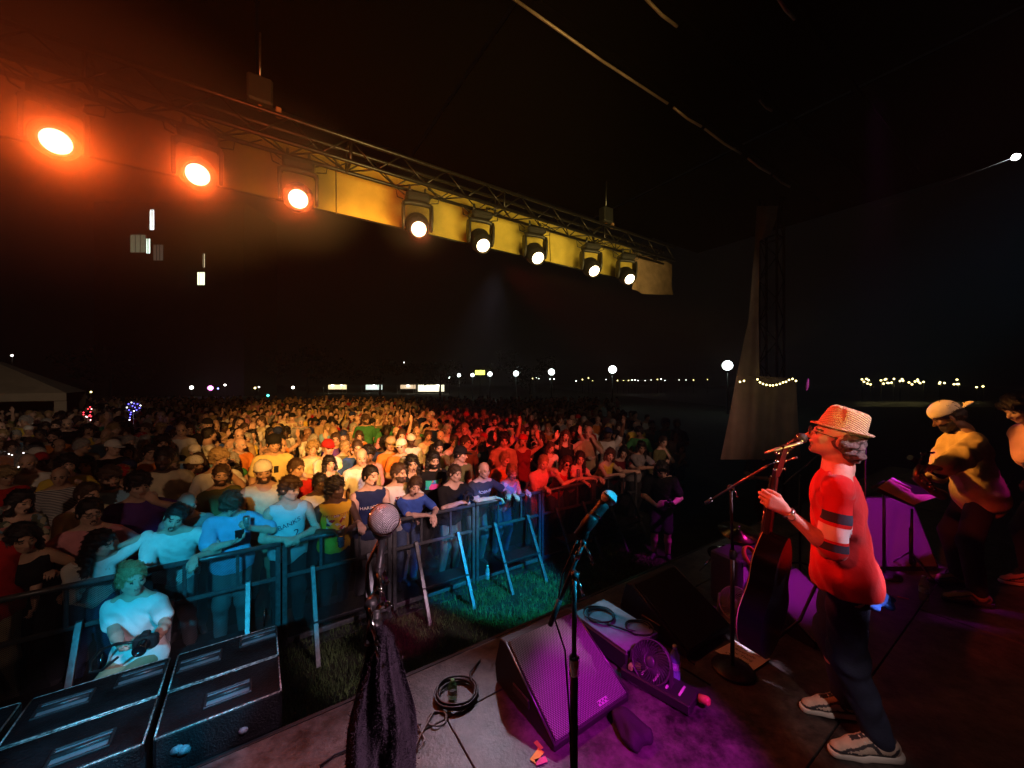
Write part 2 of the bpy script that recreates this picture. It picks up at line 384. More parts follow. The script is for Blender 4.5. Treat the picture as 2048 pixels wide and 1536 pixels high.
def person_prims(c):
    """c: lean, side, twist (deg), head (yaw, pitch, roll), hands L/R: dict(w, hint, d, n, curl), fem, fat, legs, mouth, sleeve"""
    fem = c.get('fem', 0); fat = c.get('fat', 1.0) * (.93 if fem else 1.0)
    hipc = Vector(c.get('hip', (0, 0, .93)))
    T = Matrix.Translation(hipc) @ Matrix.Rotation(R(c.get('twist', 0)), 4, 'Z') @ Matrix.Rotation(R(c.get('sidelean', 0)), 4, 'Y') @ Matrix.Rotation(R(c.get('lean', 4)), 4, 'X')
    tp = lambda x, y, z: T @ Vector((x, y, z - .93))
    TR = T.to_3x3()
    sw = .168 if fem else .19
    body = []; shirt = []; pants = []
    # torso
    body += [E(tp(0, .0, 1.27), (.155 * fat, .108 * fat, .19), .04, rot=TR), E(tp(0, .0, 1.07), (.135 * fat, .10 * fat, .17), .05, rot=TR),
             E(tp(0, 0, .95), (.165 * fat, .115 * fat, .12), .05, rot=TR), C(tp(-sw + .04, .005, 1.395), tp(sw - .04, .005, 1.395), .055, .055, .05)]
    infl = c.get('loose', .012)
    shirt += [E(tp(0, .0, 1.27), (.155 * fat + infl + .004, .108 * fat + infl + .004, .20), .05, rot=TR), E(tp(0, -.005, 1.08), (.142 * fat + infl, .108 * fat + infl, .19), .06, rot=TR),
              E(tp(0, 0, .90), (.185 * max(fat, .95) + infl, .137 * max(fat, .95) + infl, .20), .06, rot=TR), C(tp(-sw + .035, .005, 1.392), tp(sw - .035, .005, 1.392), .056 + infl * .6, .056 + infl * .6, .05)]
    if fem:
        for s in (-1, 1):
            body.append(E(tp(s * .07, -.085, 1.26), (.06, .055, .06), .04)); shirt.append(E(tp(s * .07, -.088, 1.26), (.066, .06, .066), .05))
    if c.get('belly'):
        b = c['belly']; body.append(E(tp(0, -.05, 1.06), (.13 * b, .11 * b, .14), .06)); shirt.append(E(tp(0, -.055, 1.06), (.14 * b, .118 * b, .15), .06))
    # neck + head
    nb = tp(0, .012, 1.45)
    HR = TR @ Matrix.Rotation(R(c.get('counter', -c.get('lean', 4) * .6)), 3, 'X') @ Matrix.Rotation(R(c['head'][0]), 3, 'Z') @ Matrix.Rotation(R(c['head'][1]), 3, 'X') @ Matrix.Rotation(R(c['head'][2]), 3, 'Y')
    HRh = TR @ Matrix.Rotation(R(c.get('counter', -c.get('lean', 4) * .6)), 3, 'X') @ Matrix.Rotation(R(c['head'][0] * .5), 3, 'Z') @ Matrix.Rotation(R(c['head'][1] * .6), 3, 'X')
    hc = nb + HRh @ Vector((0, -.028, .172))
    HM = Matrix.Translation(hc) @ HR.to_4x4(); hp = lambda x, y, z: HM @ Vector((x, y, z))
    body += [C(nb, hp(0, .022, -.045), .060 if not fem else .052, .054 if not fem else .047, .03), C(tp(-.12, .02, 1.425), tp(0, .025, 1.475), .035, .05, .04), C(tp(.12, .02, 1.425), tp(0, .025, 1.475), .035, .05, .04)]
    # arms
    arms = {}
    for nm, s in (('L', 1), ('R', -1)):
        a = c[nm]; sh = tp(s * sw, .005, 1.378)
        E_, Wr = ik(sh, Vector(a['w']), .285 * (.95 if fem else 1), .255 * (.95 if fem else 1), a['hint']); arms[nm] = (sh, E_, Wr)
        th = .9 if fem else 1.0; th *= c.get('armfat', 1.0)
        mid = E_.lerp(Wr, .3)
        body += [C(sh, E_, .052 * th, .040 * th, .03), C(E_, mid, .040 * th, .041 * th, .02), C(mid, Wr, .041 * th, .027 * th, .02)]
        body += hand_prims(Wr, a['d'], a['n'], s, a.get('curl', .35), c.get('hs', 1.0), a.get('thumb', .6), c.get('ff', .001), a.get('curls'), a.get('spread', 1))
        sl = c.get('sleeve', .62)
        if sl > 0:
            end = sh.lerp(E_, min(sl, 1)); shirt.append(C(sh, end, .051 * th + infl * .8, .049 * th + infl * 1.3, .03))
            if sl > 1: shirt.append(C(E_, E_.lerp(Wr, sl - 1), .045 * th + infl, .034 * th + infl, .03))
    # legs
    for s, key in ((1, 'LF'), (-1, 'RF')):
        ft = Vector(c.get(key, (s * .11, .02, 0))); hip = hipc + Matrix.Rotation(R(c.get('twist', 0)), 3, 'Z') @ Vector((s * .085, .0, -.02)); ank = ft + Vector((0, .03, .085))
        kn, ank = ik(hip, ank, .43, .425, (0, -1, 0)); fd = Vector(c.get(key + 'd', (s * .25, -1, 0))).normalized()
        body += [C(hip, kn, .082, .055, .04), C(kn, kn.lerp(ank, .35), .052, .056, .03), C(kn.lerp(ank, .35), ank, .055, .038, .03),
                 C(ank + Vector((0, 0, -.04)) - fd * .03, ank + fd * .15 + Vector((0, 0, -.06)), .042, .032, .02)]
        pl = c.get('pleg', 1.0)
        pants.append(C(hip, kn if pl > .55 else hip.lerp(kn, .9), .098 * min(1, fat), .078 if pl > .55 else .088, .05))
        if pl > .9: pants.append(C(kn, ank.lerp(kn, .05), .075, .062, .04))
    pants += [E(tp(0, 0, .95), (.170 * fat, .122 * fat, .11), .04, rot=TR)]
    # shirt hem, neckline
    hem = c.get('hem', .83); shirt.append(PL(tp(0, 0, hem), TR @ Vector((0, 0, -1))))
    shirt.append(E(hp(0, .0, -.10), (.078, .085, .075), .01, '-') if not c.get('vneck') else E(hp(0, -.03, -.13), (.085, .10, .10), .01, '-'))
    if sl <= 0:
        for s in (-1, 1): shirt.append(E(tp(s * (sw + .045), 0, 1.40), (.055, .10, .10), .01, '-'))
    # head
    H = []
    A = lambda k_, *p, **kw: H.append((C if k_ == 'c' else E)(*p, **kw))
    fw = .93 if fem else 1.0
    H += [E(hp(0, .012, .035), (.076 * fw, .095, .088), .02, rot=HR), E(hp(0, -.028, -.028), (.060 * fw, .066, .084), .02, rot=HR),
          C(hp(.045 * fw, -.005, -.058), hp(.012, -.066, -.092), .024, .020, .02), C(hp(-.045 * fw, -.005, -.058), hp(-.012, -.066, -.092), .024, .020, .02),
          C(hp(-.033, -.083, .016), hp(.033, -.083, .016), .012, .012, .012), C(hp(.046, -.062, -.022), hp(.03, -.078, -.03), .020, .016, .015), C(hp(-.046, -.062, -.022), hp(-.03, -.078, -.03), .020, .016, .015)]
    for s in (-1, 1):
        H.append(E(hp(s * .032, -.106, .0), (.016, .013, .010), .010, '-', rot=HR)); H.append(C(hp(s * .031, -.079, .0), hp(s * .031, -.0791, .0), .0135, .0135, .002))
        H.append(E(hp(s * .080 * fw, .012, -.008), (.009, .019, .031), .006, rot=HR @ Matrix.Rotation(s * .35, 3, 'Z')))
    H += [C(hp(0, -.090, .002), hp(0, -.114, -.032), .0085, .0125, .010), C(hp(.012, -.096, -.036), hp(-.012, -.096, -.036), .0085, .0085, .006),
          C(hp(-.020, -.092, -.057), hp(.020, -.092, -.057), .0075, .0075, .006), C(hp(-.016, -.089, -.070), hp(.016, -.089, -.070), .009, .009, .006)]
    mo = c.get('mouth', 0)
    if mo: H.append(E(hp(0, -.100, -.064 - mo * .008), (.020 + .004 * mo, .024, .006 + .013 * mo), .003, '-', rot=HR))
    if c.get('beard'): H += [E(hp(0, -.060, -.088), (.048, .042, .034), .015, rot=HR), C(hp(.05, -.005, -.05), hp(.02, -.07, -.095), .026, .026, .02), C(hp(-.05, -.005, -.05), hp(-.02, -.07, -.095), .026, .026, .02)]
    body += H
    return dict(body=body, shirt=shirt, pants=pants, HM=HM, arms=arms, T=T)

def face_mats(V, Q, HM, c):
    """material slots of a body: 0 skin, 1 brows and beard, 2 eye, 3 lips, 4 mouth, 5 shoe"""
    Mi = np.array(HM.inverted()); ctr = V[Q].mean(1); h = ctr @ Mi[:3, :3].T + Mi[:3, 3]
    mi = np.zeros(len(Q), dtype=np.int32); x, y, z = np.abs(h[:, 0]), h[:, 1], h[:, 2]
    hd = (y < -.05) & (z > -.13) & (z < .14) & (x < .09)
    mi[hd & (x > .012) & (x < .050) & (z > .020 - .22 * (x - .012)) & (z < .030 - .22 * (x - .012))] = 1
    e = (x - .031) ** 2 + (y + .079) ** 2 + z ** 2
    mi[hd & (e < .0150 ** 2) & (np.abs(z) < .0085) & (y < -.082)] = 2
    mi[hd & (x < .021) & (z < -.052) & (z > -.074) & (y < -.090)] = 3
    if c.get('mouth', 0):
        mi[hd & (x < .023) & (z < -.052) & (z > -.088 - .01 * c['mouth']) & (y < -.055) & (y > -.088)] = 4
    if c.get('beard'):
        mi[(z < -.038) & (z > -.135) & (y < .0) & (x < .085) & (y > -.14) & (mi != 3) & (mi != 4) & ~((x < .018) & (z > -.05))] = 1
        mi[(z < -.043) & (z > -.050) & (x < .03) & (y < -.085)] = 1
    mi[(ctr[:, 2] < .11)] = 5
    return mi

ZF = [(-.1, .80, .035), (.80, 1.30, .016), (1.30, 2.3, .0088)]
def build_person(c, zones=ZF, xyres=.0098, res=.012):
    p = person_prims(c)
    V, Q = sdf_mesh(p['body'], res, zones, xyres=xyres); mi = face_mats(V, Q, p['HM'], c)
    out = dict(HM=p['HM'], arms=p['arms'], T=p['T'], top=float(V[:, 2].max()))
    out['body'] = mesh_np('body', V, Q, mi)
    V, Q = sdf_mesh(p['shirt'], .014, [(-.1, .9, .02)], wrinkle=c.get('wr', .004), xyres=.0145); out['shirt'] = mesh_np('shirt', V, Q)
    V, Q = sdf_mesh(p['pants'], .03, None, wrinkle=.003, xyres=.018); out['pants'] = mesh_np('trousers', V, Q)
    return out

# hair and hats live in head space
def hair_mesh(kind, res=.0085):
    pr = []
    skull = E((0, .016, .045), (.088, .104, .098), .02)
    cut = [E((0, -.088, -.035), (.078, .075, .090), .02, '-'), C((0, -.02, -.13), (0, -.02, -.30), .07, .09, .02, '-')]
    if kind == 'short': pr = [skull, E((0, .035, .0), (.087, .085, .085), .02), *cut, E((0, -.03, -.09), (.12, .10, .07), .02, '-'), E((0, .0, -.14), (.12, .2, .08), .01, '-')]; w_ = .0035
    elif kind == 'mop': pr = [E((0, .012, .055), (.098, .115, .100), .02), C((-.055, -.07, .06), (.055, -.075, .055), .035, .03, .02), E((0, .04, .0), (.096, .09, .09), .02), E((0, -.095, -.05), (.075, .07, .083), .02, '-'), E((0, .0, -.14), (.12, .2, .09), .01, '-')]; w_ = .007
    elif kind == 'curly': pr = [E((0, .012, .060), (.108, .12, .105), .02), E((0, .045, .0), (.106, .095, .095), .02), E((0, -.10, -.04), (.075, .075, .09), .02, '-'), E((0, -.02, -.16), (.12, .2, .09), .01, '-')]; w_ = .010
    elif kind == 'long': pr = [E((0, .014, .050), (.093, .108, .098), .02), C((.075, .02, .0), (.10, -.01, -.26), .04, .03, .03), C((-.075, .02, .0), (-.10, -.01, -.26), .04, .03, .03), C((0, .06, .0), (0, .085, -.27), .065, .06, .04), E((0, -.095, -.04), (.066, .08, .092), .02, '-')]; w_ = .006
    elif kind == 'bob': pr = [E((0, .014, .050), (.095, .11, .10), .02), C((.075, .015, .0), (.088, -.01, -.10), .04, .035, .03), C((-.075, .015, .0), (-.088, -.01, -.10), .04, .035, .03), C((0, .06, .0), (0, .07, -.09), .07, .06, .04), E((0, -.095, -.04), (.068, .08, .092), .02, '-')]; w_ = .005
    elif kind == 'bun': pr = [skull, E((0, .035, .0), (.086, .085, .085), .02), E((0, .10, .09), (.045, .045, .045), .02), *cut, E((0, -.02, -.12), (.12, .2, .08), .01, '-')]; w_ = .004
    elif kind == 'bald': pr = [E((0, .030, .005), (.084, .088, .075), .02), E((0, -.06, .02), (.1, .07, .14), .02, '-'), E((0, -.0, .11), (.11, .13, .075), .01, '-'), E((0, .0, -.13), (.12, .2, .08), .01, '-')]; w_ = .002
    V, Q = sdf_mesh(pr, res, wrinkle=w_, wfreq=2.6)
    # loose strands: thin tapering slivers lying along the hair
    fn = np.cross(V[Q[:, 2]] - V[Q[:, 0]], V[Q[:, 3]] - V[Q[:, 1]]); fn /= np.linalg.norm(fn, axis=1)[:, None] + 1e-9; n = {'bald': 200, 'long': 1500}.get(kind, 900)
    ii = rng.integers(0, len(Q), n); c0 = V[Q[ii]].mean(1); nv = fn[ii]; dn = np.array([0, .25, -1.0]) + rng.normal(size=(n, 3)) * (.9 if kind in ('curly', 'mop') else .45); dn -= nv * (dn * nv).sum(1)[:, None]; dn /= np.linalg.norm(dn, axis=1)[:, None] + 1e-9
    sd = np.cross(nv, dn) * rng.uniform(.0018, .0034, (n, 1)); L = rng.uniform(.014, .036, (n, 1)) * (1.3 if kind == 'long' else 1); lift = nv * rng.uniform(.002, .010, (n, 1))
    S0 = np.stack([c0 - sd, c0 + sd, c0 + dn * L * .6 + lift + sd * .6, c0 + dn * L + lift * .7], 1).reshape(-1, 3); SQ = np.arange(4 * n).reshape(-1, 4) + len(V)
    return mesh_np('hair', np.vstack([V, S0]), np.vstack([Q, SQ]))
HAIR = {k: hair_mesh(k) for k in ('short', 'mop', 'curly', 'long', 'bob', 'bun', 'bald')}
def cap_mesh(back=False):
    s = 1 if back else -1
    pr = [E((0, .012, .05), (.097, .114, .100), .01), PL((0, 0, .030), (0, 0, -1))]
    V, Q = sdf_mesh(pr, .009); V2, Q2 = sdf_mesh([E((0, s * .115 if not back else .135, .036), (.072, .085, .010), .01)], .007)
    return mesh_np('cap', np.vstack([V, V2]), np.vstack([Q, Q2 + len(V)]))
CAPS = {'cap': cap_mesh(), 'back': cap_mesh(True)}

SKIN = [mat('skin_fair', (.62, .40, .31), .55, noise=.12, nscale=14), mat('skin_tan', (.48, .29, .20), .55, noise=.12, nscale=14), mat('skin_brown', (.22, .115, .07), .5, noise=.12, nscale=14), mat('skin_dark', (.085, .045, .03), .45, noise=.12, nscale=14)]
for m in SKIN: m.node_tree.nodes['Principled BSDF'].inputs['Subsurface Weight'].default_value = 0.0
HC = {'dark': mat('hair_dark', (.012, .009, .008), .45, noise=.5, nscale=120, bump=.5, bscale=200), 'brown': mat('hair_brown', (.06, .032, .018), .5, noise=.5, nscale=120, bump=.5, bscale=200),
      'fair': mat('hair_fair', (.36, .25, .12), .5, noise=.4, nscale=120, bump=.5, bscale=200), 'grey': mat('hair_grey', (.35, .34, .33), .5, noise=.4, nscale=120, bump=.5, bscale=200)}
EYE = mat('eye_dark', (.10, .075, .07), .12); LIP = mat('lip', (.40, .19, .15), .4); MOUTH = mat('mouth_inside', (.05, .012, .012), .5)
SHOE = mat('shoe_dark', (.05, .05, .05), .6)
CLOTH = {'white': (.78, .77, .74), 'cream': (.72, .64, .44), 'black': (.012, .012, .013), 'charcoal': (.05, .05, .055), 'navy': (.018, .03, .10), 'blue': (.04, .10, .42), 'sky blue': (.25, .50, .75),
         'teal': (.04, .30, .30), 'grey': (.28, .28, .29), 'olive': (.14, .15, .06), 'red': (.50, .02, .02), 'maroon': (.16, .012, .018), 'yellow': (.75, .55, .08), 'orange': (.70, .22, .04),
         'pink': (.72, .30, .34), 'tan': (.45, .32, .18), 'purple': (.13, .05, .28), 'green': (.05, .22, .07)}
CM = {k: mat('cloth_' + k.replace(' ', '_'), v, .85, noise=.12, nscale=9, bump=.8, bscale=20, spec=.2) for k, v in CLOTH.items()}
def striped(name, a, b, sc=60):
    m = mat(name, a, .85, bump=.2, bscale=35, spec=.2); N, L, B = nodes(m)
    tc = N.new('ShaderNodeTexCoord'); wv = N.new('ShaderNodeTexWave'); wv.bands_direction = 'Z'; wv.inputs['Scale'].default_value = sc / 6; wv.inputs['Distortion'].default_value = .6
    r = N.new('ShaderNodeValToRGB'); r.color_ramp.interpolation = 'CONSTANT'; r.color_ramp.elements[0].color = (*a, 1); r.color_ramp.elements[1].color = (*b, 1); r.color_ramp.elements[1].position = .5
    L.new(tc.outputs['Object'], wv.inputs[0]); L.new(wv.outputs[0], r.inputs[0]); L.new(r.outputs[0], B.inputs['Base Color']); return m
CM['striped'] = striped('cloth_striped', (.6, .58, .55), (.03, .04, .09), 90)
def printed(name, base, cols, cx=0.0, zc=1.25, hw=.09, hh=.07, sc=38, thr=.5):
    """a shirt with a flat print on its chest"""
    m = mat(name, base, .85, bump=.25, bscale=35, spec=.2); N, L, B = nodes(m)
    tc = N.new('ShaderNodeTexCoord'); sp = N.new('ShaderNodeSeparateXYZ'); L.new(tc.outputs['Object'], sp.inputs[0])
    def mth(op, a, b):
        x = N.new('ShaderNodeMath'); x.operation = op
        for i, v in enumerate((a, b)):
            if v is None: continue
            if isinstance(v, (int, float)): x.inputs[i].default_value = v
            else: L.new(v, x.inputs[i])
        return x.outputs[0]
    ax = mth('LESS_THAN', mth('ABSOLUTE', mth('SUBTRACT', sp.outputs[0], cx), None), hw); az = mth('LESS_THAN', mth('ABSOLUTE', mth('SUBTRACT', sp.outputs[2], zc), None), hh)
    fy = mth('LESS_THAN', sp.outputs[1], -.03)
    vo = N.new('ShaderNodeTexVoronoi'); vo.inputs['Scale'].default_value = sc; L.new(tc.outputs['Object'], vo.inputs['Vector'])
    r = N.new('ShaderNodeValToRGB'); r.color_ramp.interpolation = 'CONSTANT'
    es = r.color_ramp.elements
    for i, cc in enumerate(cols):
        el = es[i] if i < 2 else es.new(i / len(cols)); el.position = i / len(cols); el.color = (*cc, 1)
    sx = N.new('ShaderNodeSeparateColor'); L.new(vo.outputs['Color'], sx.inputs[0]); L.new(sx.outputs[0], r.inputs[0])
    keep = mth('GREATER_THAN', sx.outputs[1], 1 - thr)
    fac = mth('MULTIPLY', mth('MULTIPLY', mth('MULTIPLY', ax, az), fy), keep)
    mx = N.new('ShaderNodeMix'); mx.data_type = 'RGBA'; L.new(fac, mx.inputs['Factor']); mx.inputs[6].default_value = (*base, 1); L.new(r.outputs[0], mx.inputs[7]); L.new(mx.outputs[2], B.inputs['Base Color'])
    return m
CM['printed black'] = printed('cloth_print_black', (.012, .012, .013), [(.7, .7, .7), (.3, .3, .3)], hw=.07, hh=.05, sc=60, thr=.4)
CM['printed white'] = printed('cloth_print_white', (.75, .74, .72), [(.1, .1, .3), (.5, .1, .1), (.05, .05, .05)], hw=.07, hh=.06, sc=45, thr=.5)
CM['floral'] = printed('cloth_floral', (.10, .13, .10), [(.4, .4, .3), (.5, .2, .2), (.2, .3, .4)], hw=.5, hh=.5, sc=26, thr=.45)
PANTS = {'jeans': mat('cloth_denim', (.05, .09, .20), .85, noise=.25, nscale=30), 'dark': mat('cloth_dark_trousers', (.015, .015, .018), .85), 'khaki': mat('cloth_khaki', (.35, .28, .17), .85), 'greyp': mat('cloth_grey_trousers', (.16, .16, .17), .85)}

def hand(w_, hint=(0.6, .5, -.6), d=(0, -1, 0), n=(0, 0, -1), curl=.4, **k): return dict(w=w_, hint=hint, d=d, n=n, curl=curl, **k)
def LR(l, r): return dict(L=l, R=r)
POSES = {
 'down': dict(LR(hand((.26, -.05, .86), (.3, 1, 0), (0, -.2, -1), (-1, 0, 0)), hand((-.26, -.05, .86), (-.3, 1, 0), (0, -.2, -1), (1, 0, 0))), head=(0, 8, 0)),
 'crossed': dict(LR(hand((-.09, -.22, 1.16), (1, -.2, -.7), (-1, -.1, .2), (0, 1, 0)), hand((.09, -.245, 1.13), (-1, -.2, -.7), (1, -.1, .2), (0, 1, 0))), head=(14, 5, 4)),
 'clasp': dict(LR(hand((.05, -.30, 1.06), (.9, .3, -.5), (-.8, -.5, 0), (-.3, .3, -1), .7), hand((-.05, -.29, 1.03), (-.9, .3, -.5), (.8, -.5, 0), (.2, .2, 1), .7)), head=(-16, 2, -5)),
 'raised': dict(LR(hand((.30, -.22, 1.86), (1, .2, 0), (0, 0, 1), (0, -1, 0), .1), hand((-.26, -.08, .88), (-.3, 1, 0), (0, -.2, -1), (1, 0, 0))), head=(5, -6, 3), mouth=1),
 'phone': dict(LR(hand((.10, -.34, 1.34), (.8, .2, -.8), (-.3, -.3, 1), (-.6, 0, 0), .9), hand((-.10, -.33, 1.33), (-.8, .2, -.8), (.3, -.3, 1), (.6, 0, 0), .9)), head=(0, 4, 0)),
 'face': dict(LR(hand((.09, -.17, 1.44), (.8, -.3, -1), (-.3, .3, 1), (-.4, .8, 0), .6), hand((-.05, -.25, 1.12), (-1, 0, -.6), (1, -.1, .1), (0, 1, 0))), head=(-12, 2, 5)),
 'clap': dict(LR(hand((.04, -.36, 1.24), (.9, .2, -.5), (0, -.5, 1), (-1, 0, 0), .1), hand((-.04, -.36, 1.22), (-.9, .2, -.5), (0, -.5, 1), (1, 0, 0), .1)), head=(12, -4, -4), mouth=.6),
 'fdown': dict(LR(hand((.24, -.05, .88), (.3, 1, 0), (0, -.2, -1), (-1, 0, 0)), hand((-.24, -.05, .88), (-.3, 1, 0), (0, -.2, -1), (1, 0, 0))), head=(-10, 4, -6), fem=1, vneck=1, sleeve=0, pleg=.5),
 'fcross': dict(LR(hand((-.08, -.22, 1.14), (1, -.2, -.7), (-1, -.1, .2), (0, 1, 0)), hand((.08, -.245, 1.11), (-1, -.2, -.7), (1, -.1, .2), (0, 1, 0))), head=(16, 6, 5), fem=1, vneck=1, mouth=.4),
 'fraise': dict(LR(hand((.25, -.25, 1.70), (1, .2, 0), (0, 0, 1), (0, -1, 0), .1), hand((-.27, -.28, 1.62), (-1, .2, 0), (0, 0, 1), (0, -1, 0), .2)), head=(-4, -8, 6), fem=1, sleeve=0, vneck=1, mouth=.8),
 'side': dict(LR(hand((.25, -.1, .92), (.3, 1, 0), (0, -.2, -1), (-1, 0, 0)), hand((-.16, -.32, 1.10), (-1, .4, -.4), (.5, -.8, .2), (1, 0, 0))), head=(48, 4, 6)),
 'beard': dict(LR(hand((.26, -.05, .86), (.3, 1, 0), (0, -.2, -1), (-1, 0, 0)), hand((-.26, -.05, .86), (-.3, 1, 0), (0, -.2, -1), (1, 0, 0))), head=(-20, 4, 3), beard=1, fat=1.12, belly=1.1),
}
GR = 'people standing in the audience'
def put_person(b, loc, rz, h, skin, hair, hairc, shirt, pants, label, group=GR, cap=None, capm=None, sidelip=None):
    root = empty('person', loc, rz, label, 'person', group); root.scale = (h / 1.75,) * 3
    sk = SKIN[skin]; bo = obj('body', b['body'], root, [sk, HC[hairc], EYE, LIP if skin < 2 else sk, MOUTH, SHOE])
    if len(b['body'].materials) < 6: pass
    if 'shirt' in b: obj('shirt', b['shirt'], root, [shirt])
    if 'pants' in b: obj('trousers', b['pants'], root, [pants])
    if hair and not (cap and hair in ('mop', 'curly', 'bun')): obj('hair', HAIR[hair], root, [HC[hairc]], b['HM'])
    elif hair: obj('hair', HAIR['short'], root, [HC[hairc]], b['HM'])
    if cap: obj('cap', CAPS[cap], root, [capm], b['HM'])
    return root

# ================================================================== SETTING
M_STEEL = mat('black_steel', (.035, .035, .04), .38, .6, noise=.3, nscale=30, bump=.15, bscale=120)
M_ALU = mat('truss_aluminium', (.18, .18, .19), .35, .9, noise=.2, nscale=40)
M_BLACK = mat('matt_black', (.012, .012, .013), .6, bump=.1, bscale=200)
M_PLASTIC = mat('black_plastic', (.02, .02, .022), .35, bump=.15, bscale=300)
M_CHROME = mat('chrome', (.75, .75, .76), .12, 1.0)
M_RUBBER = mat('rubber', (.015, .015, .016), .45)
M_WHITE = mat('white_paint', (.75, .75, .74), .5)

# grass field and water
g = MB(); g.add([(-600, -60, 0), (600, -60, 0), (600, 900, 0), (-600, 900, 0)], [(0, 1, 2, 3)])
gm = mat('grass_ground', (.02, .026, .012), .95, noise=.5, nscale=3, bump=.6, bscale=40)
tag(g.build('ground', gm), kind='structure')
wa = MB(); wa.add([(26, 45, .02), (600, 45, .02), (600, 900, .02), (26, 900, .02)], [(0, 1, 2, 3)])
tag(wa.build('water', mat('water', (.004, .006, .008), .55, bump=.5, bscale=1.5)), kind='structure')
# grass blades in the pit
def grass():
    n = 52000; t = rng.uniform(-1.2, 5.2, n); nn = rng.uniform(3.25, 4.75, n)
    keep = rng.random(n) < np.clip(.45 + .55 * np.sin(t * 5.1 + np.sin(nn * 7) * 2) * np.sin(nn * 6 + t * 2), .12, 1); t = t[keep]; nn = nn[keep]; n = len(t)
    x = UX * t - UY * nn; y = UY * t + UX * nn; a = rng.uniform(0, 2 * PI, n); h = rng.uniform(.02, .085, n); wd = rng.uniform(.0025, .005, n); ln = rng.uniform(-.03, .03, (n, 2))
    b1 = np.stack([x - np.cos(a) * wd, y - np.sin(a) * wd, np.zeros(n)], 1); b2 = np.stack([x + np.cos(a) * wd, y + np.sin(a) * wd, np.zeros(n)], 1); tp = np.stack([x + ln[:, 0], y + ln[:, 1], h], 1)
    V = np.stack([b1, b2, tp], 1).reshape(-1, 3); T = np.arange(3 * n).reshape(-1, 3)
    o = obj('grass', mesh_np('grass', V, T, smooth=False)); o.data.materials.append(mat('grass_blades', (.09, .15, .05), .7, noise=.5, nscale=6)); tag(o, 'trampled grass in the strip in front of the crowd barrier', 'grass', kind='stuff')
grass()

# stage deck: plywood panels with joints
M_DECK = mat('stage_deck', (.085, .078, .078), .45, bump=.25, bscale=70)
N_, L_, B_ = nodes(M_DECK)
tc = N_.new('ShaderNodeTexCoord'); mp = N_.new('ShaderNodeMapping'); mp.inputs['Scale'].default_value = (1, 1, 1)
n1 = N_.new('ShaderNodeTexNoise'); n1.inputs['Scale'].default_value = 2.3; n1.inputs['Detail'].default_value = 9; n1.inputs['Roughness'].default_value = .68; n1.inputs['Distortion'].default_value = .8
n2 = N_.new('ShaderNodeTexNoise'); n2.inputs['Scale'].default_value = 14; n2.inputs['Detail'].default_value = 8; n2.inputs['Roughness'].default_value = .7
geo = N_.new('ShaderNodeNewGeometry')
L_.new(geo.outputs['Position'], n1.inputs['Vector']); L_.new(geo.outputs['Position'], n2.inputs['Vector'])
mx = N_.new('ShaderNodeMath'); mx.operation = 'MULTIPLY'; L_.new(n1.outputs[0], mx.inputs[0]); L_.new(n2.outputs[0], mx.inputs[1])
cr = N_.new('ShaderNodeValToRGB'); L_.new(mx.outputs[0], cr.inputs[0])
cr.color_ramp.elements[0].position = .14; cr.color_ramp.elements[0].color = (.010, .009, .009, 1); cr.color_ramp.elements[1].position = .36; cr.color_ramp.elements[1].color = (.12, .108, .105, 1)
L_.new(cr.outputs[0], B_.inputs['Base Color'])
r2 = N_.new('ShaderNodeMapRange'); L_.new(n1.outputs[0], r2.inputs[0]); r2.inputs[3].default_value = .22; r2.inputs[4].default_value = .62; L_.new(r2.outputs[0], B_.inputs['Roughness'])
NE = 2.37                                                # stage edge
floor_root = empty('stage_floor', (0, 0, 0), kind='structure')
deck_me = {}
n0 = NE
rows = [(1.95, NE), (.73, 1.95), (-.49, .73), (-1.71, -.49), (-2.93, -1.71), (-4.2, -2.93)]
for ri, (na, nb) in enumerate(rows):
    off = (ri % 2) * 1.22 - .35
    for k in range(-3, 5):
        ta = k * 2.44 + off; key = round(nb - na, 3)
        if key not in deck_me:
            deck_me[key] = MB().box((1.22, (nb - na) / 2, -.02), (2.44 - .006, nb - na - .006, .036), bev=.003).mesh('deck_panel')
        o = obj('deck_panel', deck_me[key], floor_root); o.location = S(ta, na, STZ - .002 * random.random()); o.rotation_euler = (0, 0, ROTU)
        if not o.data.materials: o.data.materials.append(M_DECK)
b = MB(); b.box((2.3, -1.0, .42), (19.6, 6.66, .84)); o = b.build('stage_platform', M_BLACK); o.rotation_euler = (0, 0, ROTU); tag(o, kind='structure')
# black trim lip at the stage edge
o = MB().box((2.3, NE + .016, STZ - .05), (19.6, .024, .09)).build('stage_edge_trim', M_BLACK); o.rotation_euler = (0, 0, ROTU); tag(o, kind='structure')

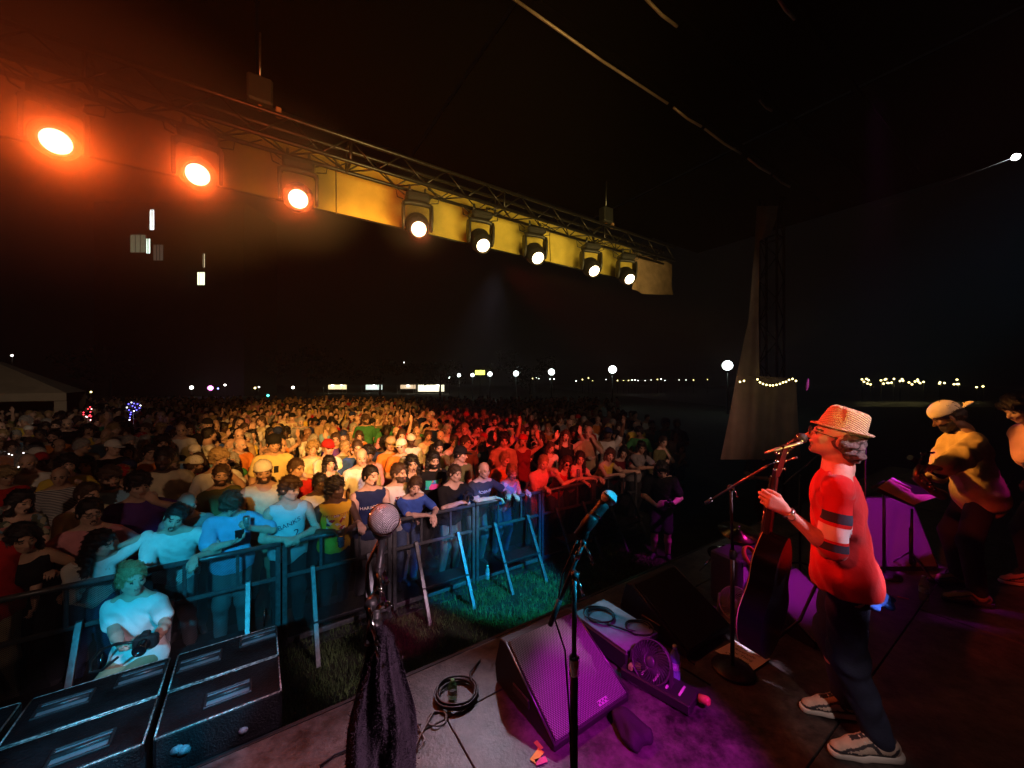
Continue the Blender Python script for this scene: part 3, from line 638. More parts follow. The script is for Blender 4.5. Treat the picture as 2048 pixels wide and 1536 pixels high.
# ------------------------------------------------------------------ roof
M_ROOF = mat('roof_tarpaulin', (.002, .002, .0025), 1.0, spec=0)
rz = CAMZ + 3.55
rf = empty('stage_roof', (0, 0, 0), label='black tarpaulin roof stretched over the stage on pipe beams', cat='stage roof'); rf.rotation_euler = (0, 0, ROTU)
for k in range(8): MB().box((-6 + k * 2.0 + 1, .2, rz + .03 * (k % 2)), (1.97, 11.2, .02)).build('roof_panel', M_ROOF, rf)
M_PIPE = mat('roof_pipe', (.30, .20, .15), .45, .3, noise=.5, nscale=3)
for nn, zz, cuts in ((2.62, 3.2, [(1.7, 3.9), (4.02, 4.6), (4.68, 5.6), (5.8, 6.5), (6.6, 7.2)]), (2.02, 3.22, [(2.7, 3.15), (4.75, 5.05)]), (1.40, 3.22, [(3.6, 3.95)])):
    for (ta, tb) in cuts:
        MB().tube([(ta, nn, CAMZ + zz + .01), ((ta + tb) / 2, nn, CAMZ + zz - .01), (tb, nn, CAMZ + zz + .01)], .013, 8).build('beam', M_PIPE, rf)
    MB().box((2.0, nn, CAMZ + zz + .10), (13, .05, .05)).build('rafter', M_ROOF, rf)
pin = MB()
pin.tube([P(1400, 268, 6.2), P(1397, 290, 6.2)], .02, 6); 
for k in range(5): pin.tube([P(1398, 262, 6.2), P(1385 + k * 6, 255 + (k * 7) % 22, 6.2)], .006, 5)
tag(pin.build('strap_bundle', mat('strap_brown', (.35, .2, .14), .7)), 'small bundle of straps hanging from the brown roof pipe', 'strap')
cab = MB(); cab.tube([P(1765, 414, 6.0), P(1900, 363, 5.6), P(2030, 314, 5.2)], .005, 6)
tag(cab.build('guy_wire', mat('wire_grey', (.35, .35, .35), .4, .5)), 'thin grey wire running up to the small bright roof lamp', 'wire')
o = MB().lathe([(0, 0), (.035, .005), (.045, .03), (.03, .06), (0, .07)], Matrix.Rotation(R(60), 3, 'Y'), P(2028, 316, 5.2), 14).build('work_lamp', mat('work_lamp', (1, 1, 1), emit=(.95, 1, .95), estr=14))
tag(o, 'tiny bright white lamp hanging under the dark roof at the far right', 'lamp')

# ------------------------------------------------------------------ box trusses
def truss(name, p0, p1, size, label, cat='truss', nbay=None, m=M_ALU, rc=.022, rb=.009):
    p0 = Vector(p0); p1 = Vector(p1); d = (p1 - p0); L = d.length; d.normalize()
    up = Vector((0, 0, 1)) if abs(d.z) < .9 else Vector((UX, UY, 0)); sd = d.cross(up).normalized(); up = sd.cross(d).normalized()
    root = empty(name, p0, 0, label, cat); nb = nbay or max(2, int(L / (size * 1.25))); h = size / 2
    cs = [(sx * h, sz * h) for sx, sz in ((-1, -1), (1, -1), (1, 1), (-1, 1))]
    for (a, b_) in cs:
        MB().tube([sd * a + up * b_, sd * a + up * b_ + d * L], rc, 10).build('chord', m, root)
    for i in range(nb):
        s0 = L * i / nb; s1 = L * (i + 1) / nb
        for f in range(4):
            a = cs[f]; b_ = cs[(f + 1) % 4]; q0, q1 = (a, b_) if (i + f) % 2 else (b_, a)
            if f == 2: continue
            MB().tube([sd * q0[0] + up * q0[1] + d * s0, sd * q1[0] + up * q1[1] + d * s1], rb, 6).build('brace', m, root)
        if i % 7 == 0:
            MB().tube([sd * a_ + up * b2 + d * (s0 + .01) for a_, b2 in cs + [cs[0]]], .016, 6).build('end_frame', m, root)
    return root
TN = 4.6; TZ = CAMZ + 2.58
truss('front_truss', S(-5.2, TN, TZ), S(t_at(1338, TN), TN, TZ), .25, 'long black lighting truss carrying the row of eight lit moving heads', nbay=42, m=mat('truss_dark', (.05, .045, .045), .35, .8, noise=.3, nscale=30))
# side tower at the far front corner with its truss legs
tw = Vector((4.95, 7.25, 0)); truss('tower_truss', tw, tw + Vector((0, 0, 6.3)), .30, 'dark vertical truss tower at the far front corner of the stage', 'tower', nbay=16, m=M_ROOF)

# banner behind the truss
M_BAN = mat('banner_yellow', (.62, .47, .09), .8, noise=.14, nscale=5, bump=.5, bscale=9)
M_BAN2 = mat('banner_beige', (.42, .27, .18), .85, noise=.25, nscale=6, bump=.8, bscale=12)
bn = empty('fascia_banner', (0, 0, 0), label='long yellow fabric fascia banner hanging behind the lighting truss', cat='banner')
def cloth_strip(ta, tb, z0, z1, n, wav=.01, sag=0.0, nx=40, nz=8, seed=0):
    vs = []; fs = []
    for side in (0, 1):
        for i in range(nx + 1):
            for j in range(nz + 1):
                u = i / nx; v = j / nz; t = ta + (tb - ta) * u
                w_ = wav * math.sin(t * 9 + seed + 2 * math.sin(v * 3 + t * 2)) * (1 - .3 * v)
                z = z0 + (z1 - z0) * v - sag * (math.sin(u * PI * 1.3 + .4)) * (1 - v)
                vs.append(S(t, n + w_ + .004 * side, z))
    o = (nx + 1) * (nz + 1)
    for sd in (0, 1):
        for i in range(nx):
            for j in range(nz):
                a = sd * o + i * (nz + 1) + j; f = (a, a + nz + 1, a + nz + 2, a + 1); fs.append(f if sd == 0 else f[::-1])
    return MB().add(vs, fs, True)
cuts = [-6.0, -3.4, t_at(400, 5), t_at(672, 5), t_at(1100, 5), t_at(1264, 5)]
for i in range(5): cloth_strip(cuts[i] + .006, cuts[i + 1] - .006, CAMZ + 2.06, CAMZ + 2.72, 5.0, .012, seed=i).build('banner_panel', M_BAN, bn)
for i in range(5): MB().tube([S(cuts[i] + .01, 4.985, CAMZ + 2.055), S(cuts[i + 1] - .01, 4.985, CAMZ + 2.055)], .012, 6).build('banner_hem', M_BLACK, bn)
te0, te1 = t_at(1266, 5), t_at(1347, 5)
o = cloth_strip(te0, te1, CAMZ + 1.93, CAMZ + 2.66, 5.02, .03, .05, seed=3).build('end_drape', M_BAN2); tag(o, 'wrinkled beige cloth drape at the far end of the yellow banner', 'drape')

# side curtain at the far corner of the stage
def curtain():
    rowsY = [(412, 1514, 1556), (440, 1512, 1552), (470, 1510, 1540), (482, 1510, 1519), (640, 1497, 1517), (752, 1473, 1519), (757, 1472, 1592), (840, 1457, 1596), (919, 1441, 1602)]
    vs = []; fs = []; nx = 24; ys = []
    for k in range(len(rowsY) - 1):
        m_ = max(1, int((rowsY[k + 1][0] - rowsY[k][0]) / 20))
        for j in range(m_): f = j / m_; ys.append(tuple(rowsY[k][q] * (1 - f) + rowsY[k + 1][q] * f for q in range(3)))
    ys.append(rowsY[-1])
    for side in (0, 1):
        for (y, x0, x1) in ys:
            for i in range(nx + 1):
                px = x0 + (x1 - x0) * i / nx
                d = 6.5 + (px - 1440) * .0015 + .05 * math.sin(px * .16 + y * .01) + .012 * side
                vs.append(P(px, y, d))
    o = len(ys) * (nx + 1)
    for sd in (0, 1):
        for j in range(len(ys) - 1):
            for i in range(nx):
                a = sd * o + j * (nx + 1) + i; fs.append((a, a + 1, a + nx + 2, a + nx + 1))
    ob = MB().add(vs, fs, True).build('side_curtain', mat('scrim_brown', (.20, .145, .11), .9, noise=.15, nscale=4, bump=.4, bscale=14)); tag(ob, 'tall grey brown cloth curtain tied to the far stage tower', 'curtain')
curtain()
spot('spot_curtain', S(3.5, -2.5, 5.3), P(1530, 700, 6.6), (1, .75, .55), 100, 30, .6)  # spot added to brighten the curtain

# chain hoists over the truss
for px, zt in ((520, 3.5), (1212, 3.5)):
    t_ = t_at(px, TN); r_ = empty('chain_hoist', S(t_, TN, CAMZ + 2.78), ROTU, 'chain hoist above the truss %s' % ('over the third lamp' if px < 800 else 'over the two farthest lamps'), 'hoist', 'chain hoists holding the truss')
    MB().box((0, 0, .16), (.22, .16, .26), bev=.02).build('motor', M_BLACK, r_); MB().tube([(0, 0, .29), (0, 0, .76)], .012, 6).build('chain', M_ALU, r_)
    MB().tube([(0, 0, .04), (0, 0, -.02)], .02, 6).build('hook', mat('hook_orange', (.6, .2, .05), .4), r_); MB().box((.16, 0, .02), (.05, .05, .1), bev=.008).build('chain_bag', mat('bag_brown', (.3, .15, .08), .8), r_)

# ------------------------------------------------------------------ moving head lamps
M_BODY = mat('lamp_housing', (.028, .026, .026), .42, bump=.12, bscale=160)
LAMPS = [110, 396, 597, 835, 961, 1070, 1182, 1253]
AIM = [(-.15, .35, 2.5), (-.2, .1, 2.6), (-.2, .2, 2.45), (.5, .6, 1.6), (1.6, 1.0, .5), (2.2, 1.0, .4), (3.0, 1.2, .3), (3.4, 1.3, .3)]
WHERE = ['nearest lamp at the left end of the truss, burning brightest', 'second lamp from the left, wide orange glow', 'third lamp from the left, glowing disc over the far crowd', 'fourth lamp from the left, orange flare in its round head',
         'fifth lamp from the left, small bright lens in a black head', 'sixth lamp from the left, tilted low toward the stage', 'seventh lamp from the left, black yoke against yellow banner', 'last lamp at the far end beside the beige drape']
LENSM = [mat('lens_hot', (1, .8, .5), .2, emit=(1, .50, .30), estr=9), mat('lens_warm', (1, .8, .5), .2, emit=(1, .74, .46), estr=9)]
def smoke_mat(dens):
    m = bpy.data.materials.new('stage_smoke'); m.use_nodes = True; t = m.node_tree; t.nodes.remove(t.nodes['Principled BSDF']); v = t.nodes.new('ShaderNodeVolumePrincipled'); v.inputs['Anisotropy'].default_value = .3
    tc = t.nodes.new('ShaderNodeTexCoord'); g = t.nodes.new('ShaderNodeTexGradient'); g.gradient_type = 'SPHERICAL'; t.links.new(tc.outputs['Object'], g.inputs[0])
    p = t.nodes.new('ShaderNodeMath'); p.operation = 'POWER'; t.links.new(g.outputs[1], p.inputs[0]); p.inputs[1].default_value = 2.4
    q = t.nodes.new('ShaderNodeMath'); q.operation = 'MULTIPLY'; t.links.new(p.outputs[0], q.inputs[0]); q.inputs[1].default_value = dens; t.links.new(q.outputs[0], v.inputs['Density'])
    t.links.new(v.outputs[0], t.nodes['Material Output'].inputs['Volume']); return m
def lamp_heads():
    for i, px in enumerate(LAMPS):
        t_ = t_at(px, TN); hang = S(t_, TN, CAMZ + 2.44)
        root = empty('moving_head_lamp', hang, 0, WHERE[i], 'stage light', 'moving head lamps hung under the front truss')
        piv = Vector((0, 0, -.47)); aim = (Vector(AIM[i]) - (hang + piv)).normalized()
        pan = math.atan2(aim.y, aim.x) + PI / 2; Rz = Matrix.Rotation(pan, 3, 'Z')
        ax = Rz @ Vector((1, 0, 0))
        MB().box((0, 0, -.125), (.30, .22, .10), Rz, .03).build('base', M_BODY, root)
        for s in (-1, 1): MB().tube([S(s * .1, 0, .02), S(s * .1, 0, -.08)], .016, 8).build('clamp', M_ALU, root)
        for s in (-1, 1):
            y = MB(); y.prism([(-.05, -.20), (.05, -.20), (.072, -.26), (.07, -.40), (.05, -.48), (.02, -.52), (-.02, -.52), (-.05, -.48), (-.07, -.40), (-.072, -.26)], -.016, .016, Rz, ax * (s * .172)); y.build('yoke_arm', M_BODY, root, bevel=.01)
        MB().tube([ax * -.172 + Vector((0, 0, -.23)), ax * -.15 + Vector((0, 0, -.195)), ax * -.08 + Vector((0, 0, -.185)), ax * .08 + Vector((0, 0, -.185)), ax * .15 + Vector((0, 0, -.195)), ax * .172 + Vector((0, 0, -.23))], .030, 10).build('yoke_bridge', M_BODY, root)
        Mh = rot_to(aim)
        hd = MB().lathe([(0, -.20), (.06, -.197), (.11, -.17), (.138, -.11), (.145, -.02), (.142, .06), (.128, .11), (.112, .125), (.108, .155), (.098, .158), (.094, .135), (0, .13)], Mh, piv, 28).build('head', M_BODY, root)
        for k in range(5):
            MB().lathe([(.142, -.085 + k * .022), (.149, -.08 + k * .022), (.142, -.075 + k * .022)], Mh, piv, 24).build('cooling_rib', M_BODY, hd)
        ln = MB().lathe([(0, .150), (.05, .148), (.088, .140)], Mh, piv, 24).build('lens', LENSM[0 if i < 4 else 1], root)
        cbl = MB()
        for s in (-1, 1): cbl.tube([Vector((0, 0, -.10)) + ax * s * .16, Vector((0, .02, -.02)) + ax * s * .27, Vector((0, .03, -.13)) + ax * s * .25, Vector((0, 0, -.16)) + ax * s * .17], .007, 6)
        cbl.tube([Vector((0, 0, .02)) + ax * .12, Vector((.0, 0, -.06)) + ax * .34, Vector((0, 0, .05)) + ax * .5], .007, 6)
        cbl.build('cable', M_RUBBER, root)['kind'] = 'stuff'
        if i < 4:
            src = hang + piv + aim * .2
            spot('lamp_beam', src, src + aim, (1, .095, .008), (230, 190, 140, 60)[i], 78, .6, .05)
            rs_ = (1.6, 1.2, .9, .65)[i]; V_, Q_ = sdf_mesh([E((0, 0, 0), (1, 1, 1), 0)], .2); so_ = obj('smoke', mesh_np('smoke', V_, Q_), None, None); so_.location = hang + piv + Vector((0, 0, .15)); so_.scale = (rs_,) * 3
            so_.data.materials.append(smoke_mat((2.5, 2.6, 2.6, 2.2)[i])); tag(so_, 'drifting stage smoke glowing orange around the %s lamp' % ('first', 'second', 'third', 'fourth')[i], 'smoke', kind='stuff')
lamp_heads()

# ------------------------------------------------------------------ barrier sections
M_RAIL = mat('barrier_steel', (.11, .12, .13), .35, .5, noise=.3, nscale=25, bump=.12, bscale=90)
M_PERF = mat('perforated_sheet', (.05, .06, .065), .4, .5)
N_, L_, B_ = nodes(M_PERF)
tc = N_.new('ShaderNodeTexCoord'); ma = N_.new('ShaderNodeMapping'); ma.inputs['Scale'].default_value = (1, 1, 1)
L_.new(tc.outputs['Object'], ma.inputs[0]); sep = N_.new('ShaderNodeSeparateXYZ'); L_.new(ma.outputs[0], sep.inputs[0])
def mth(N, L, op, a, b_=None):
    x = N.new('ShaderNodeMath'); x.operation = op
    for i, v in enumerate((a, b_)):
        if v is None: continue
        if isinstance(v, (int, float)): x.inputs[i].default_value = v
        else: L.new(v, x.inputs[i])
    return x.outputs[0]
sx = mth(N_, L_, 'SINE', mth(N_, L_, 'MULTIPLY', sep.outputs[0], 2 * PI / .016)); sz = mth(N_, L_, 'SINE', mth(N_, L_, 'MULTIPLY', sep.outputs[2], 2 * PI / .016))
L_.new(mth(N_, L_, 'LESS_THAN', mth(N_, L_, 'MULTIPLY', sx, sz), -.38), B_.inputs['Alpha'])
BN = 4.62; BW = 1.14; BT0 = .21
barr = []
def make_barrier():
    r = empty('crowd_barrier')
    y0 = BN
    MB().tube([(-BW / 2 + .01, 0, 1.09), (BW / 2 - .01, 0, 1.09)], .024, 10).build('top_rail', M_RAIL, r)
    for s in (-1, 1): MB().box((s * (BW / 2 - .03), 0, .535), (.045, .045, 1.06), bev=.006).build('post', M_RAIL, r)
    MB().box((0, 0, .74), (BW - .1, .03, .035), bev=.005).build('middle_rail', M_RAIL, r)
    MB().box((0, 0, .06), (BW - .1, .03, .05), bev=.005).build('bottom_rail', M_RAIL, r)
    for x in (-.2, .2): MB().box((x, .0, .91), (.028, .022, .33), bev=.004).build('upright', M_RAIL, r)
    sh = MB(); sh.box((0, .02, .56), (BW - .08, .003, 1.0)); sh.build('perforated_panel', M_PERF, r)
    for s in (-1, 1):
        x = s * .285; b = MB(); b.prism([(-.025, .80), (-.06, .80), (-.52, .0), (-.47, .0)], x - .022, x + .022); b.build('strut', M_RAIL, r, bevel=.004)
    MB().box((0, -.20, .33), (.62, .26, .035), bev=.006).build('step', M_STEEL, r)
    MB().box((0, .28, .012), (BW - .04, .9, .014), bev=.004).build('floor_plate', M_STEEL, r)
    MB().tube([(.42, -.03, .48), (.42, -.09, .48), (.42, -.09, .33)], .007, 6).build('latch_rod', M_CHROME, r)
    return r
b0 = make_barrier()
BL = ['at the far left in shadow', 'left of the cyan lit photographer', 'under the hand of the man in cyan tee', 'in front of the basketball jersey', 'behind the near microphone', 'in front of the man holding a camera', 'in front of the tie dye dress', 'under the red lit women', 'beyond the red lit women in the dark', 'at the dark far end of the row', 'last in the dark']
for k in range(-4, 4 + 1):
    r = b0 if k == -4 else copy_tree(b0)
    r.location = S(BT0 + BW * (k + .5), BN, 0); r.rotation_euler = (0, 0, ROTU + R(random.uniform(-.5, .5)))
    tag(r, 'steel crowd barrier section ' + BL[k + 4], 'barrier', 'steel crowd barrier sections along the pit')

# ------------------------------------------------------------------ far lights, tents, buildings
def emat(n, c, s): return mat(n, (.8, .8, .8), .5, emit=c, estr=s)
EL = emat('globe_white', (.85, 1, .92), 9); M_POST = mat('lamp_post_green', (.02, .025, .02), .5)
GL = [(1455, 731, 35, .44), (1225, 739, 44.5, .44), (1103, 744, 54, .44), (1032, 747, 61.5, .42), (980, 748, 66, .38), (945, 750, 72, .34), (918, 750.5, 78, .34), (899, 755.5, 100, .2)]  # globe radii widened to take in the glare
GLB = ['biggest white globe street lamp beside the stage curtain', 'white globe street lamp, second in size from the curtain', 'white globe street lamp over the red lit crowd', 'white globe street lamp, fourth from the curtain', 'small globe street lamp just right of the yellow sign', 'small globe street lamp just left of the yellow sign', 'tiny globe street lamp, second from the left end', 'faintest globe street lamp at the left end of the row']
for (px, py, d, rr), lb in zip(GL, GLB):
    c = P(px, py, d); r = empty('street_lamp', (c.x, c.y, 0), 0, lb, 'street lamp', 'globe street lamps along the waterfront')
    MB().tube([(0, 0, 0), (0, 0, c.z - .3)], [.10, .06], 8).build('post', M_POST, r); MB().lathe([(.0, -rr - .12), (.12, -rr - .12), (.14, -rr + .03), (0, -rr + .03)], c=(0, 0, c.z), seg=12).build('collar', M_POST, r)
    MB().lathe([(rr * math.sin(a), -rr * math.cos(a)) for a in np.linspace(0, PI, 11)], c=(0, 0, c.z), seg=16).build('globe', EL, r)
def dot_lamp(name, px, py, d, r_, em, label, group=None, cat='lamp'):
    c = P(px, py, d); r = empty(name, (c.x, c.y, 0), 0, label, cat, group)
    MB().tube([(0, 0, 0), (0, 0, c.z)], r_ * .3, 6).build('post', M_POST, r)
    MB().lathe([(r_ * math.sin(a), -r_ * math.cos(a)) for a in np.linspace(0, PI, 7)], c=(0, 0, c.z), seg=8).build('bulb', em, r)
EY = emat('bulb_yellow', (1, .80, .28), 7); EW = emat('bulb_white', (1, 1, .9), 8)
WORDN = 'first second third fourth fifth sixth seventh eighth ninth tenth eleventh twelfth thirteenth fourteenth fifteenth sixteenth'.split(); wl_n = {True: 0, False: 0}
for px, py, s_ in ((1065, 757, .16), (1072, 756, .2), (1078, 757, .16), (1100, 758, .12), (1108, 758, .16), (1152, 762, .14), (1165, 759, .18), (1177, 756, .18), (1185, 761, .1), (1212, 759, .1), (1235, 761, .16), (1247, 761, .1), (1257, 761, .16), (1264, 760, .15), (1270, 760, .15), (1276, 761, .12), (1290, 761, .1), (1302, 760, .1), (1315, 759, .16), (1322, 758, .16), (1330, 761, .1), (1358, 760, .1), (1372, 760, .1), (1387, 760, .16), (1415, 759, .1)):
    wl_n[px > 1240] += 1
    dot_lamp('waterfront_lamp', px, py, 110, s_ * .9, EY if px % 2 else EW, ('tiny waterfront lamp right of the second largest globe, %s from the left' if px > 1240 else 'tiny waterfront lamp under the middle globe lamps, %s from the left') % WORDN[wl_n[px > 1240] - 1], 'tiny waterfront lamps beside the globes')
def string_lights(pts, d, label, rb, em, jitter=0, ncl=1, posts=True):
    w0 = [P(x, y, d) for x, y in pts]; r = empty('string_lights', (w0[0].x, w0[0].y, 0), 0, label, 'string lights'); b = Vector(r.location)
    MB().tube([p - b for p in w0], rb * .15, 5).build('wire', M_BLACK, r)
    me = MB().lathe([(rb * math.sin(a), -rb * math.cos(a)) for a in np.linspace(0, PI, 6)], seg=8).mesh('bulb')
    me.materials.append(em)
    for p in w0: o = obj('bulb', me, r); o.location = p - b - Vector((0, 0, rb))
    for p in ((w0[0], w0[-1]) if posts else ()): MB().tube([(p.x - b.x, p.y - b.y, 0), p - b], rb * .5, 6).build('post', M_POST, r)
string_lights([(1480, 762), (1488, 760), (1515, 757), (1520, 763), (1526, 766), (1533, 768), (1540, 769), (1546, 769), (1553, 768), (1560, 766), (1566, 763), (1572, 762), (1578, 758), (1585, 756), (1592, 760)], 6.2, 'sagging string of warm bulbs crossing behind the stage curtain', .014, EY, posts=False)
for (xs_, lb) in (([1724, 1728, 1733, 1737, 1741, 1735], 'cluster of yellow harbour bulbs just right of the straw hat, leftmost string'), ([1762, 1767, 1772, 1777, 1783, 1788, 1770, 1775], 'second string of yellow harbour bulbs from the hat'), ([1800, 1804, 1806, 1818, 1824, 1830, 1835, 1840, 1847, 1836], 'longest string of yellow harbour bulbs over the saxophonist'), ([1880, 1889, 1879, 1908, 1914, 1917, 1914], 'string of yellow harbour bulbs above the beige cap, right of the longest'), ([1953, 1966], 'pair of yellow harbour bulbs at the right end')):
    rs = random.Random(xs_[0]); string_lights([(x, 762 + rs.uniform(-6, 6) + (8 if x > 1940 else 0)) for x in sorted(xs_)], 60, lb, .13, EY)
# vendor tents glowing far behind the crowd
M_CANV = mat('tent_canvas', (.6, .58, .55), .8)
def tent(px0, px1, d, wallh, em, label, h=2.5, group='small lit vendor tents beyond the crowd'):
    a = P(px0, 768, d); b_ = P(px1, 768, d); wd = b_.x - a.x; r = empty('vendor_tent', ((a.x + b_.x) / 2, d, 0), 0, label, 'tent', group)
    rf_ = MB(); x = wd / 2; rf_.add([(-x, -1.5, h), (x, -1.5, h), (x, 1.5, h), (-x, 1.5, h), (-x * .15, 0, h + .8), (x * .15, 0, h + .8)], [(0, 1, 5, 4), (1, 2, 5), (2, 3, 4, 5), (3, 0, 4)]); rf_.build('roof', M_CANV, r)
    for sx_ in (-1, 1):
        for sy in (-1, 1): MB().tube([(sx_ * x * .97, sy * 1.45, 0), (sx_ * x * .97, sy * 1.45, h)], .05, 6).build('leg', M_WHITE, r)
    MB().box((0, 1.5, h - wallh / 2), (wd * .94, .05, wallh)).build('lit_wall', em, r)  # wall glows by itself in place of the light inside
    for k in range(max(1, int(wd / 3))): MB().box((-x + (k + .5) * wd / max(1, int(wd / 3)), 1.1, h - .15), (.7, .12, .08)).build('tube_lamp', emat('tube_hot', (1, 1, .9), 20), r)
tent(651, 690, 118, 1.4, emat('tent_glow_a', (1, .8, .35), 1.6), 'lit vendor tent with warm yellow light, left of the gap in the crowd')
tent(727, 762, 116, 1.5, emat('tent_glow_b', (.8, 1, .85), 1.3), 'lit vendor tent with cold white light in the middle distance')
tent(797, 830, 114, 1.2, emat('tent_glow_c', (1, .7, .4), .9), 'dim orange vendor tent left of the brightest one')
tent(832, 888, 112, 2.0, emat('tent_glow_d', (1, .92, .6), 1.9), 'brightest and widest vendor tent glowing white beyond the crowd')
tent(480, 530, 115, .5, emat('tent_glow_e', (1, .9, .8), .9), 'low lit vendor tent behind the left part of the crowd')
sg = MB().box((0, 0, 0), (1.9, .15, .9), bev=.05).build('lit_sign', emat('sign_yellow', (.95, 1, .12), 2.2)); sg.location = P(960, 745, 75); tag(sg, 'small glowing yellow sign between two white globe lamps', 'sign')
MB().tube([(0, .2, -6), (0, .2, .3)], .08, 6).build('post', M_POST, sg)
for px, py, d, s_, em, lb in ((155, 781, 60, .12, EW, 'small white lamp left of the red light balloon'), (182, 784, 60, .12, EY, 'small yellow lamp above the red light balloon'), (370, 727, 90, .35, emat('lamp_cool', (.8, 1, .85), 6), 'greenish white floodlight high over the left crowd'), (460, 718, 90, .16, EY, 'tiny lamp right of the greenish floodlight'), (808, 725, 120, .15, EW, 'tiny lone lamp high above the brightest tent'), (24, 711, 50, .12, EW, 'small white lamp above the white canopy'),
                              (383, 775, 80, .35, EW, 'white lamp at crowd height left of the pink light'), (421, 776, 80, .5, emat('lamp_pink', (1, .25, .8), 5), 'pink and violet lamp glowing at the back of the crowd'), (436, 777, 80, .15, emat('lamp_blue', (.3, .4, 1), 6), 'small blue lamp right of the pink lamp'), (450, 770, 80, .2, EW, 'white lamp left of the low lit tent'), (510, 776, 80, .2, EY, 'yellow lamp right of the low lit tent'), (518, 774, 80, .14, EW, 'small white lamp beside a yellow one'), (586, 775, 80, .28, EW, 'white lamp between the low tent and the yellow tent'), (536, 791, 40, .12, emat('lamp_cyan', (.1, 1, .8), 5), 'tiny cyan lamp held in the far crowd')):
    dot_lamp('distant_lamp', px, py, d, s_, em, lb)

# dark tower block at the left with a few lit windows
tb = empty('tower_block', (P(330, 768, 85).x, 86, 0), 0, 'dark tower block with a few lit windows behind the left lamps', 'building')
MB().box((0, 6, 22), (34, 12, 44)).build('wall', mat('tower_wall', (.05, .045, .04), .9, noise=.2, nscale=.5), tb)
def win(x0, y0, x1, y1, em):
    a = P(x0, y1, 86); b_ = P(x1, y0, 86); fr = MB().box(((a.x + b_.x) / 2 - tb.location.x, -.06, (a.z + b_.z) / 2), (b_.x - a.x + .25, .1, b_.z - a.z + .25)).build('window', mat('window_frame', (.12, .12, .12), .6), tb)
    for k in (1, 2): MB().box((a.x + (b_.x - a.x) * k / 3 - tb.location.x, -.16, (a.z + b_.z) / 2), (.10, .05, b_.z - a.z)).build('mullion', mat('window_frame', (.12, .12, .12), .6), fr)
    MB().box(((a.x + b_.x) / 2 - tb.location.x, -.12, (a.z + b_.z) / 2), (b_.x - a.x, .04, b_.z - a.z)).build('pane', em, fr)
win(301, 420, 309, 460, emat('win_hot', (.95, 1, .92), 5)); win(262, 470, 292, 505, emat('win_dim', (.6, .6, .35), .22)); win(294, 478, 301, 507, emat('win_mid', (.8, 1, .8), 3)); win(308, 490, 327, 521, emat('win_grey', (.5, .4, .28), .12))
win(396, 545, 410, 570, emat('win_mid2', (.9, 1, .6), 2.5)); win(407, 508, 410, 535, emat('win_thin', (1, .8, .45), 1.6))

# white canopy at the left edge
h_ = CAMZ - .33; x1 = 2.6; ca = R(42); cor = P(133, 768, 14)
ct = empty('canopy_tent', (cor.x - (x1 * math.cos(ca) + 1.2 * math.sin(ca)), cor.y - (x1 * math.sin(ca) - 1.2 * math.cos(ca)), 0), ca, 'pale peaked canopy tent at the left edge behind the crowd', 'tent')
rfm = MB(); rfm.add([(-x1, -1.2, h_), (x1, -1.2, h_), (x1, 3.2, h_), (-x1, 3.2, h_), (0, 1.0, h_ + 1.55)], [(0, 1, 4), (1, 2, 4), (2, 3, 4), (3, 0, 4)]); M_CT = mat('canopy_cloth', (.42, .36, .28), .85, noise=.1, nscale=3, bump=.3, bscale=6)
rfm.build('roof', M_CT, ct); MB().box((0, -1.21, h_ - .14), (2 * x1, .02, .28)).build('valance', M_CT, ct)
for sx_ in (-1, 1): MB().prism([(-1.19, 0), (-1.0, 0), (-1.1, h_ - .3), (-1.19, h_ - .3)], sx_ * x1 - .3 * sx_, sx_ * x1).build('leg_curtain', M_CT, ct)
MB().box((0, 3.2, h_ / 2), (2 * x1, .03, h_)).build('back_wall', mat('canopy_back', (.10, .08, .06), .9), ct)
spot('spot_tent', S(-1, -4.6, 5.3), P(60, 800, 14), (1, .75, .5), 1300, 14, .8)  # spot added so that the canopy shows
# far trees
def tree(px, d, h, wd, label):
    r = empty('park_tree', (P(px, 768, d).x, d, 0), 0, label, 'tree', 'dark trees beyond the field'); rs = np.random.default_rng(int(px))
    MB().tube([(0, 0, 0), (.1, 0, h * .35), (0, .1, h * .6)], [.3, .2, .1], 8).build('trunk', mat('bark', (.05, .04, .03), .9), r)
    n = 1500; u = rs.normal(size=(n, 3)); u /= np.linalg.norm(u, axis=1)[:, None]; cl = rs.normal(size=(14, 3)) * [wd * .35, wd * .35, h * .16] + [0, 0, h * .62]
    c = cl[rs.integers(0, 14, n)] + u * rs.uniform(.5, 1, (n, 1)) * [wd * .22, wd * .22, h * .14]
    a = rs.normal(size=(n, 3)) * .22; b_ = rs.normal(size=(n, 3)) * .22; V = np.stack([c - a, c + b_, c + a], 1).reshape(-1, 3)
    o = obj('crown', mesh_np('crown', V, np.arange(3 * n).reshape(-1, 3), smooth=False), r); o.data.materials.append(mat('leaves', (.04, .05, .02), .8))
for px, d, h, wd, lb in ((615, 90, 12, 12, 'dark round tree behind the yellow lit tent'), (760, 95, 10, 10, 'dark tree behind the middle tents'), (880, 90, 9, 9, 'dark tree right of the brightest tent'), (500, 100, 12, 13, 'wide dark tree behind the low lit tent'), (220, 70, 10, 11, 'dark tree right of the canopy tent'), (1060, 100, 10, 14, 'dark tree behind the red lit side')): tree(px, d, h, wd, lb)

